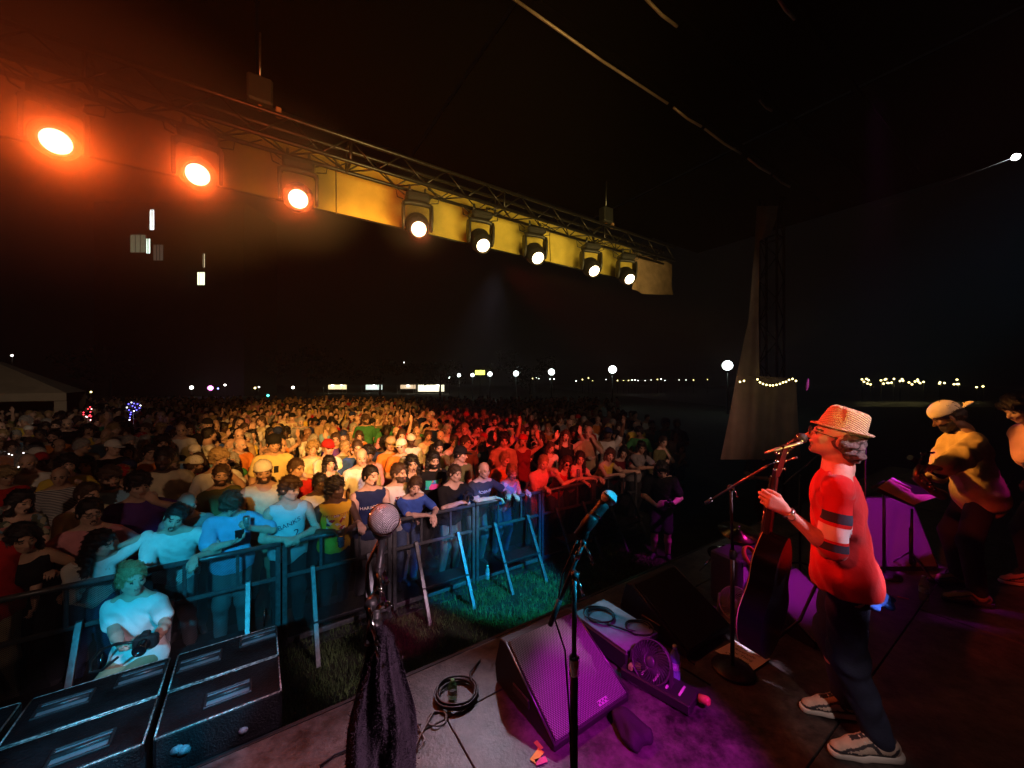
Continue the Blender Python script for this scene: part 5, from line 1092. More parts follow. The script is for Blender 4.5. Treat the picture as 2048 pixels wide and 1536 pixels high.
# ================================================================== BAND
def world_person(loc, F_, h, c, zones=None, xyres=.0092, res=.012):
    """c holds hand targets 'W' and directions 'D','N','H' in world space"""
    rz_ = math.atan2(F_[0], -F_[1]); s = h / 1.75
    M = Matrix.Translation(loc) @ Matrix.Rotation(rz_, 4, 'Z') @ Matrix.Scale(s, 4); Mi = M.inverted(); Ri = Matrix.Rotation(-rz_, 3, 'Z')
    c = dict(c)
    for k in 'LR':
        a = dict(c[k])
        if 'W' in a: a['w'] = Mi @ Vector(a['W']); a['d'] = Ri @ Vector(a['D']); a['n'] = Ri @ Vector(a['N']); a['hint'] = Ri @ Vector(a['H'])
        c[k] = a
    for k in ('LF', 'RF'):
        if k in c: p = Mi @ Vector((c[k][0], c[k][1], loc[2])); c[k] = Vector((p.x, p.y, 0)); c[k + 'd'] = Ri @ Vector(c[k + 'd'])
    b = build_person(c, zones or ZF, xyres, res); return b, rz_, M, c
SZ = STZ
# ---- singer with guitar
GA = P(1512, 1300, 1.97); GT = P(1580, 893, 1.93)                # guitar end pin and head tip
sing_c = dict(L=dict(W=P(1570, 1020, 1.87), D=(-.72, .15, .42), N=(.12, .98, .12), H=(.25, -.15, -1), curl=.78, thumb=.9),
              R=dict(W=(1.80, 2.22, 1.76), D=(-.1, .1, -1), N=(.5, -.4, -.3), H=(.5, .6, -.3), curl=.5),
              LF=(1.80, 1.90), LFd=(-1, .06, 0), RF=(1.85, 2.14), RFd=(-.95, .12, 0), lean=5, counter=0, head=(4, -22, 3), mouth=1.0, sleeve=.96, loose=.016, fat=.88, hem=.85, hip=(0, 0, .93), ff=.0, wr=.005, pleg=1.0, armfat=.88, hs=.95)
zs_ = [(-.2, .75, .012), (.75, 1.3, .0065), (1.3, 2.0, .0045)]
sb, srz, SM, sing_c = world_person((1.690, 1.93, SZ), (-.80, .60), 1.70, sing_c, zs_, .0048, .007)
V, Q = sdf_mesh(person_prims(sing_c)['shirt'], .007, wrinkle=.0058, wfreq=.85); A0, A1, A2 = sb['arms']['L']
ctr = V[Q].mean(1); ax = np.array(A1 - A0); Ls = np.linalg.norm(ax); ax /= Ls; rel = ctr - np.array(A0); u = rel @ ax; dist = np.linalg.norm(rel - u[:, None] * ax, axis=1)
sl = (u > .02) & (u < Ls * 1.0) & (dist < .098) & (ctr[:, 0] > A0.x - .055)
sb['shirt'] = mesh_np('shirt', V, Q, np.where(sl, 1, 0))
V, Q = sdf_mesh(person_prims(sing_c)['pants'] , .012, wrinkle=.006, wfreq=.8); sb['pants'] = mesh_np('trousers', V, Q)
M_RED = mat('shirt_red', (.52, .012, .014), .8, noise=.12, nscale=7, bump=.7, bscale=18, spec=.25, sheen=.2)
M_SLV = mat('shirt_red_striped', (.52, .012, .014), .8, bump=.35, bscale=25, spec=.25); N_, L_, B_ = nodes(M_SLV)
tc = N_.new('ShaderNodeTexCoord'); vs_ = N_.new('ShaderNodeVectorMath'); vs_.operation = 'SUBTRACT'; vs_.inputs[1].default_value = A0; L_.new(tc.outputs['Object'], vs_.inputs[0])
dt = N_.new('ShaderNodeVectorMath'); dt.operation = 'DOT_PRODUCT'; L_.new(vs_.outputs[0], dt.inputs[0]); dt.inputs[1].default_value = tuple(ax / Ls)
cr = N_.new('ShaderNodeValToRGB'); cr.color_ramp.interpolation = 'CONSTANT'; L_.new(dt.outputs['Value'], cr.inputs[0]); es = cr.color_ramp.elements
RD, NV, WH = (.52, .012, .014, 1), (.04, .05, .085, 1), (.72, .70, .72, 1)
for i, (p_, c_) in enumerate(((0, RD), (.33, NV), (.50, RD), (.56, WH), (.80, RD), (.84, NV), (.97, RD))):
    el = es[i] if i < 2 else es.new(p_); el.position = p_; el.color = c_
L_.new(cr.outputs[0], B_.inputs['Base Color'])
singer = empty('person', (1.690, 1.93, SZ), srz, 'singer in straw hat, red striped shirt and dark jeans playing guitar at the microphone', 'person'); singer.scale = (1.70 / 1.75,) * 3
bo = obj('body', sb['body'], singer, [mat('skin_singer', (.62, .38, .30), .5, noise=.10, nscale=30, bump=.25, bscale=140), HC['brown'], EYE, LIP, MOUTH, SHOE])
obj('shirt', sb['shirt'], singer, [M_RED, M_SLV])
jeans = mat('jeans_dark', (.018, .026, .06), .8, noise=.35, nscale=12, bump=.3, bscale=160); obj('trousers', sb['pants'], singer, [jeans])
V, Q = sdf_mesh([E((0, .045, .0), (.092, .085, .075), .02), C((.07, .03, -.02), (.05, .09, -.065), .035, .035, .02), C((-.07, .03, -.02), (-.05, .09, -.065), .035, .035, .02), C((.03, .095, -.06), (-.03, .095, -.06), .042, .042, .02),
                 E((0, -.08, -.02), (.09, .085, .12), .01, '-')], .0045, wrinkle=.008, wfreq=3.2)
obj('hair', mesh_np('hair', V, Q), singer, [mat('hair_grey_brown', (.10, .08, .075), .5, noise=.8, nscale=70, bump=.8, bscale=120)], sb['HM'] @ Matrix.Scale(.95, 4))
# straw hat
def straw_hat():
    m = mat('straw', (.70, .55, .36), .75, bump=.2, bscale=220); N, L, B = nodes(m)
    tc = N.new('ShaderNodeTexCoord'); sp = N.new('ShaderNodeSeparateXYZ'); L.new(tc.outputs['Object'], sp.inputs[0])
    ang = mth(N, L, 'ARCTAN2', sp.outputs[1], sp.outputs[0]); rad = mth(N, L, 'SQRT', mth(N, L, 'ADD', mth(N, L, 'MULTIPLY', sp.outputs[0], sp.outputs[0]), mth(N, L, 'MULTIPLY', sp.outputs[1], sp.outputs[1])))
    a = mth(N, L, 'SINE', mth(N, L, 'MULTIPLY', ang, 70)); b = mth(N, L, 'SINE', mth(N, L, 'MULTIPLY', mth(N, L, 'ADD', sp.outputs[2], rad), 2 * PI / .0085)); pr = mth(N, L, 'ADD', mth(N, L, 'MULTIPLY', a, .35), b)
    cr = N.new('ShaderNodeValToRGB'); L.new(mth(N, L, 'MULTIPLY_ADD', pr, .35), cr.inputs[0]); cr.color_ramp.elements[0].color = (.20, .12, .07, 1); cr.color_ramp.elements[0].position = .0; cr.color_ramp.elements[1].color = (.78, .64, .44, 1); cr.color_ramp.elements[1].position = .35
    cr.inputs[0].links[0].from_node.inputs[2].default_value = .5
    L.new(cr.outputs[0], B.inputs['Base Color']); bp = N.new('ShaderNodeBump'); bp.inputs['Strength'].default_value = .8; bp.inputs['Distance'].default_value = .003; L.new(pr, bp.inputs['Height']); L.new(bp.outputs[0], B.inputs['Normal'])
    seg = 56; rings = []
    # (rx, ry, z, brim curl)
    for rx, ry, z, k in ((.078, .094, .048, 0), (.0, .0, .142, 2), (.028, .040, .144, 2), (.050, .066, .152, 1), (.060, .078, .157, 1), (.067, .086, .150, 1), (.072, .092, .120, 0), (.077, .098, .085, 0), (.081, .103, .055, 0), (.082, .105, .040, 0), (.092, .118, .036, .3), (.103, .130, .036, .7), (.111, .139, .040, 1.0)):
        ring = []
        for j in range(seg):
            a = 2 * PI * j / seg; x = rx * math.cos(a); y = ry * math.sin(a); zz = z
            if k and z > .1: zz -= .020 * math.exp(-(x / .022) ** 2) * (1 if y < .03 else .4)
            if z < .045: zz += k * (.020 * max(0, math.sin(a)) + .010 * abs(math.cos(a)) - .020 * max(0, -math.sin(a)))
            if z > .1 and y < -.03: x *= .82
            ring.append((x, y, zz))
        rings.append(ring)
    order = rings[1:]; vs = [v for r_ in order for v in r_]; fs = []
    for i in range(len(order) - 1):
        for j in range(seg): fs.append((i * seg + j, i * seg + (j + 1) % seg, (i + 1) * seg + (j + 1) % seg, (i + 1) * seg + j))
    o = MB().add([Vector(v) + Vector((0, .006, .012)) for v in vs], fs, True).build('hat', m, singer)
    sd = o.modifiers.new('s', 'SOLIDIFY'); sd.thickness = .0035; o.matrix_local = sb['HM'] @ Matrix.Rotation(R(-4), 4, 'X') @ Matrix.Scale(.95, 4)
    return o
straw_hat()
g_ = MB()
for s in (-1, 1):
    g_.tube([(s * .033 + .025 * math.cos(a), -.112, -.001 + .020 * math.sin(a)) for a in np.linspace(0, 2 * PI, 17)], .0022, 6, False); g_.tube([(s * .057, -.110, .006), (s * .081, -.05, .007), (s * .084, .01, .004)], .0020, 6)
g_.tube([(-.010, -.114, .004), (.010, -.114, .004)], .002, 6); gl = g_.build('glasses', M_PLASTIC, singer); gl.matrix_local = sb['HM']
for s in (-1, 1): MB().lathe([(0, 0), (.024, 0), (0, .0015)], Matrix.Rotation(R(90), 3, 'X'), (s * .033, -.111, 0), 16).build('lens', mat('clear_lens', (.6, .6, .6), .03, alpha=.18, spec=1), gl)
# watch
Wl = sb['arms']['L'][2]; El = sb['arms']['L'][1]; dW = (Wl - El).normalized(); wc = Wl - dW * .022; Mw = rot_to(dW)
MB().lathe([(.0285, -.009), (.0315, -.009), (.0315, .009), (.0285, .009), (.0285, -.009)], Mw, wc, 22).build('watch_strap', mat('watch_steel', (.5, .5, .5), .25, .9), singer)
vN = (SM.inverted().to_3x3() @ (Vector((0, 0, CAMZ)) - SM @ wc)).normalized(); vN = (vN - dW * vN.dot(dW) + Vector((0, 0, -.25))).normalized(); Mf = rot_to(vN)
wt = MB().lathe([(0, 0), (.017, 0), (.0185, .003), (.0175, .008), (0, .008)], Mf, wc + vN * .029, 22).build('watch', mat('watch_gold', (.7, .55, .25), .25, .8), singer); MB().lathe([(0, .0085), (.0145, .0085)], Mf, wc + vN * .029, 20).build('dial', mat('watch_dial', (.75, .7, .5), .4), wt)
# flannel at the back of the waist
Ml = SM.inverted(); fl = lambda px, py, d: Ml @ P(px, py, d)
V, Q = sdf_mesh([C(fl(1742, 1194, 1.96), fl(1780, 1214, 2.02), .026, .018, .02), C(fl(1755, 1188, 1.98), fl(1786, 1200, 2.06), .026, .016, .02), C(fl(1722, 1200, 1.90), fl(1752, 1216, 1.96), .020, .016, .02)], .006, wrinkle=.004, wfreq=1.5)
ctr = V[Q].mean(1); q_ = np.quantile(ctr[:, 1], [.18]); obj('waist_shirt', mesh_np('waist_shirt', V, Q, np.where(ctr[:, 1] < q_[0], 1, 0)), singer, [mat('flannel_blue', (.02, .10, .50), .85, noise=.5, nscale=14, bump=.3), mat('flannel_yellow', (.75, .45, .05), .85)])
# shoes
def shoe(parent, ank, dr, mU, mS, mA, sc=1.0):
    dr = Vector(dr).normalized(); sd = Vector((-dr.y, dr.x, 0)); a = Vector((ank.x, ank.y, 0)); p = lambda f, s_, z: a + dr * f * sc + sd * s_ * sc + Vector((0, 0, z * sc))
    V, Q = sdf_mesh([C(p(-.045, 0, .055), p(-.02, 0, .075), .040, .042, .03), C(p(-.02, 0, .06), p(.11, .0, .048), .042, .038, .03), C(p(.11, 0, .046), p(.185, .004, .036), .040, .034, .03), C(p(-.01, 0, .08), p(.06, 0, .075), .040, .03, .03)], .006)
    ctr = V[Q].mean(1); rel = ctr - np.array(a); u = rel @ np.array(dr) / sc; z = rel[:, 2] / sc; w_ = np.abs(rel @ np.array(sd)) / sc
    mi = np.zeros(len(Q), int); mi[(z < .080) & (z > .036) & (np.abs(u - .03 - (z - .05) * .9) < .010)] = 1; mi[(z < .075) & (z > .034) & (np.abs(u + .028 + (z - .05) * .7) < .012)] = 1; mi[(np.abs(z - .070 + (u - .1) * .30) < .005) & (u > .05) & (w_ > .018)] = 1; mi[(np.abs(z - .040) < .004) & (u > -.02)] = 1; mi[(u > .03) & (u < .13) & (w_ < .012) & (z > .07)] = 1; mi[(z > .095) & (u < .03)] = 1
    so = obj('shoe', mesh_np('shoe', V, Q, mi), parent, [mU, mA])
    V, Q = sdf_mesh([C(p(-.055, 0, .022), p(.10, .0, .020), .046, .043, .02), C(p(.10, 0, .020), p(.195, .004, .026), .044, .034, .02), PL(p(0, 0, .004), (0, 0, -1)), PL(p(0, 0, .034), (0, 0, 1))], .006)
    obj('sole', mesh_np('sole', V, Q), so, [mS])
    for k in range(5): MB().tube([p(.045 + k * .019, -.026, .094 - k * .006), p(.052 + k * .019, 0, .108 - k * .008), p(.045 + k * .019, .026, .094 - k * .006)], .0035 * sc, 6).build('lace', mS, so)
    return so
M_SU = mat('sneaker_cream', (.60, .50, .42), .7, noise=.12, nscale=30, bump=.3, bscale=200); M_SS = mat('sneaker_sole', (.72, .70, .66), .55); M_SA = mat('sneaker_dark', (.04, .04, .05), .6)
for k in ('LF', 'RF'):
    f_ = Vector(sing_c[k]); shoe(singer, f_ + Vector((0, .03, 0)), sing_c[k + 'd'], M_SU, M_SS, M_SA, 1.13)
# guitar
gax = (GT - GA).normalized(); gN = Vector((-.60, .80, 0)); gN = (gN - gax * gN.dot(gax)).normalized(); gL = gax.cross(gN)
Gm = Matrix((gL, gax, gN)).transposed().to_4x4(); Gm.translation = GA
gt = bpy.data.objects.new('acoustic_guitar', None); COL.objects.link(gt); gt.matrix_world = Gm; tag(gt, 'black acoustic guitar with cream edge binding held upright by the singer', 'guitar')
M_GB = mat('guitar_lacquer', (.004, .005, .008), .25, spec=.22, bump=.02, bscale=8); M_CR = mat('guitar_binding', (.75, .62, .40), .35); M_NK = mat('guitar_neck', (.022, .012, .010), .3)
def outline(k=1.0, n=64):
    pts = []
    for i in range(n):
        a = 2 * PI * i / n; y = .25 - .25 * math.cos(a); w_ = .195 * math.sin(min(y / .5, 1) ** .85 * PI) ** .62 if 0 < y < .5 else 0
        w_ *= (1 - .34 * math.exp(-((y - .30) / .075) ** 2)) * (1 - .22 * (y / .5)); s_ = 1 if a < PI else -1; pts.append((s_ * w_ * k * 1.02, (.25 + (y - .25) * k) * 1.24))
    return pts
def slab(pts, z0, z1): n = len(pts); return MB().add([(x, y, z0) for x, y in pts] + [(x, y, z1) for x, y in pts], [(i, (i + 1) % n, n + (i + 1) % n, n + i) for i in range(n)], True).add([(x, y, z0) for x, y in pts], [tuple(range(n))[::-1]]).add([(x, y, z1) for x, y in pts], [tuple(range(n))])
o = slab(outline(), -.055, .047).build('body', M_GB, gt)
slab(outline(1.003), .047, .0515).build('binding', M_CR, gt); slab(outline(1.003), -.0585, -.055).build('back_binding', M_GB, gt); slab(outline(.985), .0515, .054).build('top', M_GB, gt)
MB().lathe([(.05, 0), (.052, .001), (.052, .0005)], c=(0, .43, .0545), seg=24).build('sound_hole_ring', M_CR, gt); MB().box((0, .14, .058), (.15, .025, .01), bev=.003).build('bridge', M_NK, gt)
Lg = (GT - GA).length; nk = MB(); nk.add([(-.028, .58, .050), (.028, .58, .050), (.028, .58, .020), (-.028, .58, .020), (-.022, Lg - .17, .050), (.022, Lg - .17, .050), (.018, Lg - .17, .030), (-.018, Lg - .17, .030)], [(0, 3, 2, 1), (4, 5, 6, 7), (0, 1, 5, 4), (1, 2, 6, 5), (2, 3, 7, 6), (3, 0, 4, 7)]); nk.build('neck', M_NK, gt, bevel=.006)
MB().box((0, (.33 + Lg - .17) / 2, .053), (.048, Lg - .17 - .33, .005), bev=.002).build('fretboard', M_BLACK, gt)
for k in range(16): MB().box((0, Lg - .17 - .62 * (1 - 2 ** (-k / 12)) - .002, .0565), (.046, .002, .002)).build('fret', M_CHROME, gt)
hd_ = MB(); hd_.add([(-.024, Lg - .17, .048), (.024, Lg - .17, .048), (.040, Lg - .14, .045), (.034, Lg, .030), (-.034, Lg, .030), (-.040, Lg - .14, .045)] + [(-.024, Lg - .17, .032), (.024, Lg - .17, .032), (.040, Lg - .14, .028), (.034, Lg, .013), (-.034, Lg, .013), (-.040, Lg - .14, .028)], [(0, 1, 2, 3, 4, 5), (11, 10, 9, 8, 7, 6)] + [(i, i + 6, (i + 1) % 6 + 6, (i + 1) % 6) for i in range(6)]); hd_.build('headstock', M_NK, gt)
for s in (-1, 1):
    for k in range(3): MB().tube([(s * .036, Lg - .125 + k * .042, .03), (s * .052, Lg - .125 + k * .042, .028)], .004, 6).lathe([(0, -.009), (.008, -.006), (.009, 0), (.008, .006), (0, .009)], Matrix.Rotation(R(90), 3, 'Y'), (s * .060, Lg - .125 + k * .042, .028), 10).build('tuning_peg', M_CHROME, gt)
for k in range(6): MB().tube([((k - 2.5) * .0085, .14, .066), ((k - 2.5) * .0068, Lg - .17, .061)], .0006, 4).build('string', M_CHROME, gt)
capo = MB().box((0, Lg - .30, .045), (.07, .016, .05), bev=.004).tube([(-.03, Lg - .30, .03), (-.06, Lg - .285, .05), (-.085, Lg - .25, .075)], [.005, .004, .002], 6); capo.build('capo', M_CHROME, gt)
st = MB(); st.tube([GA + gax * .02 + gN * -.03, P(1600, 1240, 2.1), P(1650, 1130, 2.22), P(1690, 985, 2.10), P(1672, 930, 2.0), P(1640, 960, 1.94)], .008, 6); o = st.build('guitar_strap', M_BLACK); tag(o, 'black guitar strap running from the guitar end over the singer', 'strap')

# ---- singer's microphone and stand
def mic(name, ball, direction, label, group=None, rb=.0255, metal=(.55, .55, .58)):
    d = Vector(direction).normalized(); r = bpy.data.objects.new(name, None); COL.objects.link(r); Mx = rot_to(d).to_4x4(); Mx.translation = ball; r.matrix_world = Mx; tag(r, label, 'microphone', group)
    mg = mat('mic_grille_%d' % int(metal[0] * 100), metal, .40, .35); N, L, B = nodes(mg)
    if not any(n.type == 'BUMP' for n in N):
        tc = N.new('ShaderNodeTexCoord'); sp = N.new('ShaderNodeSeparateXYZ'); L.new(tc.outputs['Object'], sp.inputs[0])
        ang = mth(N, L, 'ARCTAN2', sp.outputs[1], sp.outputs[0]); rad = mth(N, L, 'SQRT', mth(N, L, 'ADD', mth(N, L, 'MULTIPLY', sp.outputs[0], sp.outputs[0]), mth(N, L, 'MULTIPLY', sp.outputs[1], sp.outputs[1])))
        f_ = 2 * PI / .0068; a = mth(N, L, 'SINE', mth(N, L, 'MULTIPLY', mth(N, L, 'ADD', sp.outputs[0], sp.outputs[1]), f_)); b = mth(N, L, 'SINE', mth(N, L, 'MULTIPLY', mth(N, L, 'SUBTRACT', sp.outputs[1], mth(N, L, 'ADD', sp.outputs[0], mth(N, L, 'MULTIPLY', sp.outputs[2], .5))), f_)); pr = mth(N, L, 'MAXIMUM', mth(N, L, 'ABSOLUTE', a), mth(N, L, 'ABSOLUTE', b))
        cr = N.new('ShaderNodeValToRGB'); L.new(pr, cr.inputs[0]); cr.color_ramp.elements[0].position = .55; cr.color_ramp.elements[0].color = (.01, .01, .01, 1); cr.color_ramp.elements[1].position = .80; cr.color_ramp.elements[1].color = (*metal, 1)
        L.new(cr.outputs[0], B.inputs['Base Color']); bp = N.new('ShaderNodeBump'); bp.inputs['Strength'].default_value = .9; bp.inputs['Distance'].default_value = .002; L.new(pr, bp.inputs['Height']); L.new(bp.outputs[0], B.inputs['Normal'])
    MB().lathe([(rb * math.sin(a), rb * math.cos(a) * 1.02) for a in np.linspace(0, PI * .80, 16)], seg=36).build('grille', mg, r)
    MB().lathe([(rb * .99, -.003), (rb * 1.06, -.002), (rb * 1.06, .003), (rb * .99, .004)], seg=36).build('grille_band', M_CHROME, r)
    MB().lathe([(.015, -.020), (.0195, -.024), (.0190, -.04), (.0182, -.055), (.0180, -.10), (.0160, -.160), (.0, -.161)], seg=28).build('handle', M_PLASTIC, r)
    MB().lathe([(.0182, -.125), (.0205, -.122), (.0212, -.090), (.0205, -.082), (.0182, -.080)], seg=24).build('clip', M_RUBBER, r)
    MB().lathe([(.0183, -.070), (.0192, -.0695), (.0192, -.066), (.0183, -.0655)], seg=28).build('ring', M_CHROME, r)
    return r
def rod(root, name, a, b, r0, m=M_STEEL, r1=None): b_ = Vector(root.location); return MB().tube([Vector(a) - b_, Vector(b) - b_], [r0, r1 or r0], 12).build(name, m, root)
def knuckle(root, c, r0=.018, m=M_CHROME):
    c = Vector(c) - Vector(root.location)
    k = MB().lathe([(0, -.013), (r0, -.012), (r0 * 1.1, 0), (r0, .012), (0, .013)], Matrix.Rotation(R(90), 3, 'X'), c, 16).build('knuckle', M_PLASTIC, root)
    MB().tube([c + Vector((0, -.012, 0)), c + Vector((.012, -.03, -.02)), c + Vector((.02, -.032, -.045))], .004, 8).lathe([(0, -.007), (.007, 0), (0, .007)], c=c + Vector((.021, -.032, -.049)), seg=10).build('wing_lever', m, k)
base3 = W(1465, 1340, SZ)
ms = empty('microphone_stand', base3, 0, "singer's boom microphone stand with round cast base and setlist under it", 'microphone stand')
MB().lathe([(0, 0), (.118, 0), (.125, .008), (.120, .018), (.06, .028), (.02, .034), (.0, .034)], seg=40).build('base', M_STEEL, ms); ptop = P(1462, 975, base3.y)
rod(ms, 'lower_tube', base3 + Vector((0, 0, .03)), base3 + Vector((0, 0, .75)), .0125); rod(ms, 'upper_tube', base3 + Vector((0, 0, .75)), ptop, .009)
MB().lathe([(.013, -.03), (.018, -.028), (.019, .02), (.013, .03)], c=(0, 0, .75), seg=16).build('clutch', M_RUBBER, ms)
m3 = P(1597, 893, 1.96); bt = P(1412, 1006, 2.55); rod(ms, 'boom_arm', bt, m3.lerp(bt, .28), .0065, M_ALU); knuckle(ms, ptop); MB().tube([bt - base3, bt.lerp(m3, .08) - base3], .012, 10).build('counterweight', M_ALU, ms)
ball3 = P(1603, 876, 1.93); mic('microphone', ball3, ball3 - m3 + Vector((.02, 0, -.02)), 'dark microphone right at the mouth of the singer in the straw hat', metal=(.06, .05, .06))
rod(ms, 'mic_holder', m3.lerp(bt, .28), ball3.lerp(m3, .9) + Vector((-.01, 0, -.06)), .005, M_CHROME)
st2 = empty('microphone_stand', W(1600, 1150, SZ), 0, 'thin boom microphone stand behind the chin of the singer', 'microphone stand'); b0_ = st2.location.copy()
rod(st2, 'pole', b0_, P(1600, 950, b0_.y), .010); rod(st2, 'boom_arm', P(1568, 968, b0_.y - .1), P(1650, 898, b0_.y + .1), .007, M_ALU)
for k in range(3): a = R(20 + 120 * k); rod(st2, 'leg', b0_ + Vector((0, 0, .12)), b0_ + Vector((.32 * math.cos(a), .32 * math.sin(a), .01)), .008)
stk = MB().tube([P(1530, 906, 1.95), P(1552, 899, 1.94), P(1590, 889, 1.92), P(1603, 884, 1.92)], [.004, .010, .006, .010], 8).build('microphone_boom_tip', mat('boom_pale', (.6, .55, .4), .3, .7)); tag(stk, 'pale second boom arm tip pointing at the singer from the left', 'boom')
bt2 = P(1731, 836, 2.9); ob = MB().lathe([(.032 * math.sin(a), -.028 * math.cos(a)) for a in np.linspace(0, PI, 12)], seg=18).build('overhead_microphone', mat('foam_brown', (.35, .22, .17), .8)); ob.location = bt2; tag(ob, 'round foam covered overhead microphone just behind the straw hat', 'microphone')
MB().tube([(0, 0, -.02), (.01, .02, -1.7 + .0)], .006, 6).build('pole', M_STEEL, ob)

# ---- saxophone player
sx_c = dict(L=dict(W=P(1815, 984, 2.92), D=(-.9, -.1, .1), N=(.1, .2, -1), H=(.3, -.2, -1), curl=.3), R=dict(W=P(1850, 1000, 3.25), D=(-.6, .2, -.3), N=(.3, .2, .3), H=(.4, .6, -.8), curl=.6),
            lean=12, counter=3, head=(-6, 18, 2), beard=1, sleeve=1.92, loose=.034, fat=1.0, hem=.60, armfat=1.0, wr=.010, LF=(3.88, 3.20), LFd=(-.9, .3, 0), RF=(4.08, 3.50), RFd=(-.9, .3, 0))
sxb, rz2, M2, sx_c = world_person((4.10, 3.34, SZ), (-.86, .50), 1.72, sx_c, [(-.1, .8, .03), (.8, 1.3, .011), (1.3, 2.2, .007)], .0075)
sx = put_person(sxb, (4.10, 3.34, SZ), rz2, 1.72, 2, 'short', 'dark', mat('jacket_khaki', (.60, .44, .18), .9, noise=.2, nscale=8, bump=1.0, bscale=14, spec=.1), PANTS['dark'], 'saxophonist in khaki jacket and backward beige cap bending over a music stand', None, 'back', CM['cream'])
for k in ('LF', 'RF'): shoe(sx, Vector(sx_c[k]) + Vector((0, .03, 0)), sx_c[k + 'd'], mat('shoe_tan', (.30, .20, .10), .7), M_SA, M_SA, 1.05)
# saxophone hanging before him
sxh = empty('saxophone', P(1850, 935, 3.0), 0, 'brass and black alto saxophone hanging in front of the khaki jacket', 'saxophone'); o_ = sxh.location.copy(); q = lambda px, py, d: P(px, py, d) - o_
M_BR = mat('brass', (.55, .28, .10), .28, .95, noise=.2, nscale=30); M_BK = mat('black_lacquer', (.02, .02, .02), .2, .5)
MB().tube([q(1868, 905, 3.0), q(1850, 906, 3.0), q(1843, 918, 3.0), q(1840, 930, 3.0)], [.008, .010, .011, .012], 12).build('neck', M_BK, sxh)
MB().tube([q(1840, 930, 3.0), q(1833, 940, 2.99), q(1832, 950, 2.98), q(1838, 962, 2.98), q(1852, 972, 2.98), q(1868, 982, 2.99), q(1884, 990, 3.0)], [.014, .017, .020, .023, .028, .034, .040], 16).build('body', M_BR, sxh)
MB().tube([q(1820, 915, 3.1), q(1850, 932, 3.12), q(1885, 950, 3.15)], [.022, .03, .036], 16).build('bell_section', M_BK, sxh)
for i, (px, py) in enumerate(((1845, 963), (1853, 968), (1860, 974), (1869, 979), (1838, 952), (1862, 967))): MB().lathe([(0, 0), (.012, 0), (.013, .004), (0, .007)], Matrix.Rotation(R(90), 3, 'X'), q(px, py, 2.94), 12).build('key', M_CHROME if i % 2 else M_BR, sxh)
for i in range(3): MB().tube([q(1843 + i * 4, 948 + i * 5, 2.945), q(1872 + i * 3, 975 + i * 3, 2.955)], .003, 6).build('key_rod', M_BR, sxh)
MB().lathe([(.006, 0), (.013, .004), (.013, .03), (.009, .04)], Matrix.Rotation(R(70), 3, 'Y'), q(1842, 909, 2.97), 12).build('clip_light', mat('brass_bright', (.9, .8, .5), .15, 1), sxh)
# music stand with sheets
mb = W(1822, 1148, SZ); mst = empty('music_stand', mb, 0, 'black music stand with open sheets in front of the saxophonist', 'music stand'); q = lambda px, py, d: P(px, py, d) - mb
d_ = mb.y
MB().tube([(0, 0, .10), q(1824, 1018, d_)], .011, 10).build('pole', M_STEEL, mst); MB().tube([(0, 0, .10), (0, 0, .45)], .016, 10).build('lower_tube', M_STEEL, mst)
for k in range(3): a = R(30 + 120 * k); MB().tube([(0, 0, .22), (.14 * math.cos(a), .14 * math.sin(a), .08), (.27 * math.cos(a), .27 * math.sin(a), .012)], .008, 8).build('leg', M_STEEL, mst)
def sheet(name, pts, m, parent, th=.003):
    a, b_, c_, e_ = [Vector(p) for p in pts]; n_ = (b_ - a).cross(e_ - a).normalized() * th
    return MB().add([a, b_, c_, e_, a + n_, b_ + n_, c_ + n_, e_ + n_], [(0, 1, 2, 3), (7, 6, 5, 4), (0, 4, 5, 1), (1, 5, 6, 2), (2, 6, 7, 3), (3, 7, 4, 0)]).build(name, m, parent)
sheet('desk', [q(1752, 983, 3.3), q(1826, 1014, 3.35), q(1868, 985, 3.75), q(1800, 962, 3.7)], M_STEEL, mst, .006)
M_PAP = mat('paper', (.62, .58, .52), .7, noise=.05, nscale=20)
s1_ = sheet('sheet', [q(1755, 975, 3.3), q(1824, 1009, 3.33), q(1842, 992, 3.6), q(1780, 958, 3.6)], mat('paper_brown_lit', (.42, .32, .24), .8), mst); sheet('sheet', [q(1826, 1010, 3.34), q(1872, 995, 3.6), q(1850, 986, 3.7), q(1815, 990, 3.5)], mat('paper_brown_lit', (.4, .3, .2), .8), mst)  # brown page colour holds the warm light falling on the sheets
MB().tube([q(1784, 957, 3.6), q(1800, 966, 3.55), q(1820, 976, 3.55)], .013, 8).build('page_roll', mat('paper_white', (.72, .70, .70), .6), mst)
# another mic stand between them
s3 = empty('microphone_stand', W(1768, 1150, SZ), 0, 'black microphone stand left of the music stand', 'microphone stand'); b3 = s3.location.copy(); rod(s3, 'pole', b3, P(1768, 962, b3.y), .013); rod(s3, 'boom_arm', P(1768, 962, b3.y), P(1745, 975, b3.y - .2), .01)
MB().lathe([(0, 0), (.13, 0), (.13, .015), (.02, .03), (0, .03)], seg=28).build('base', M_STEEL, s3)

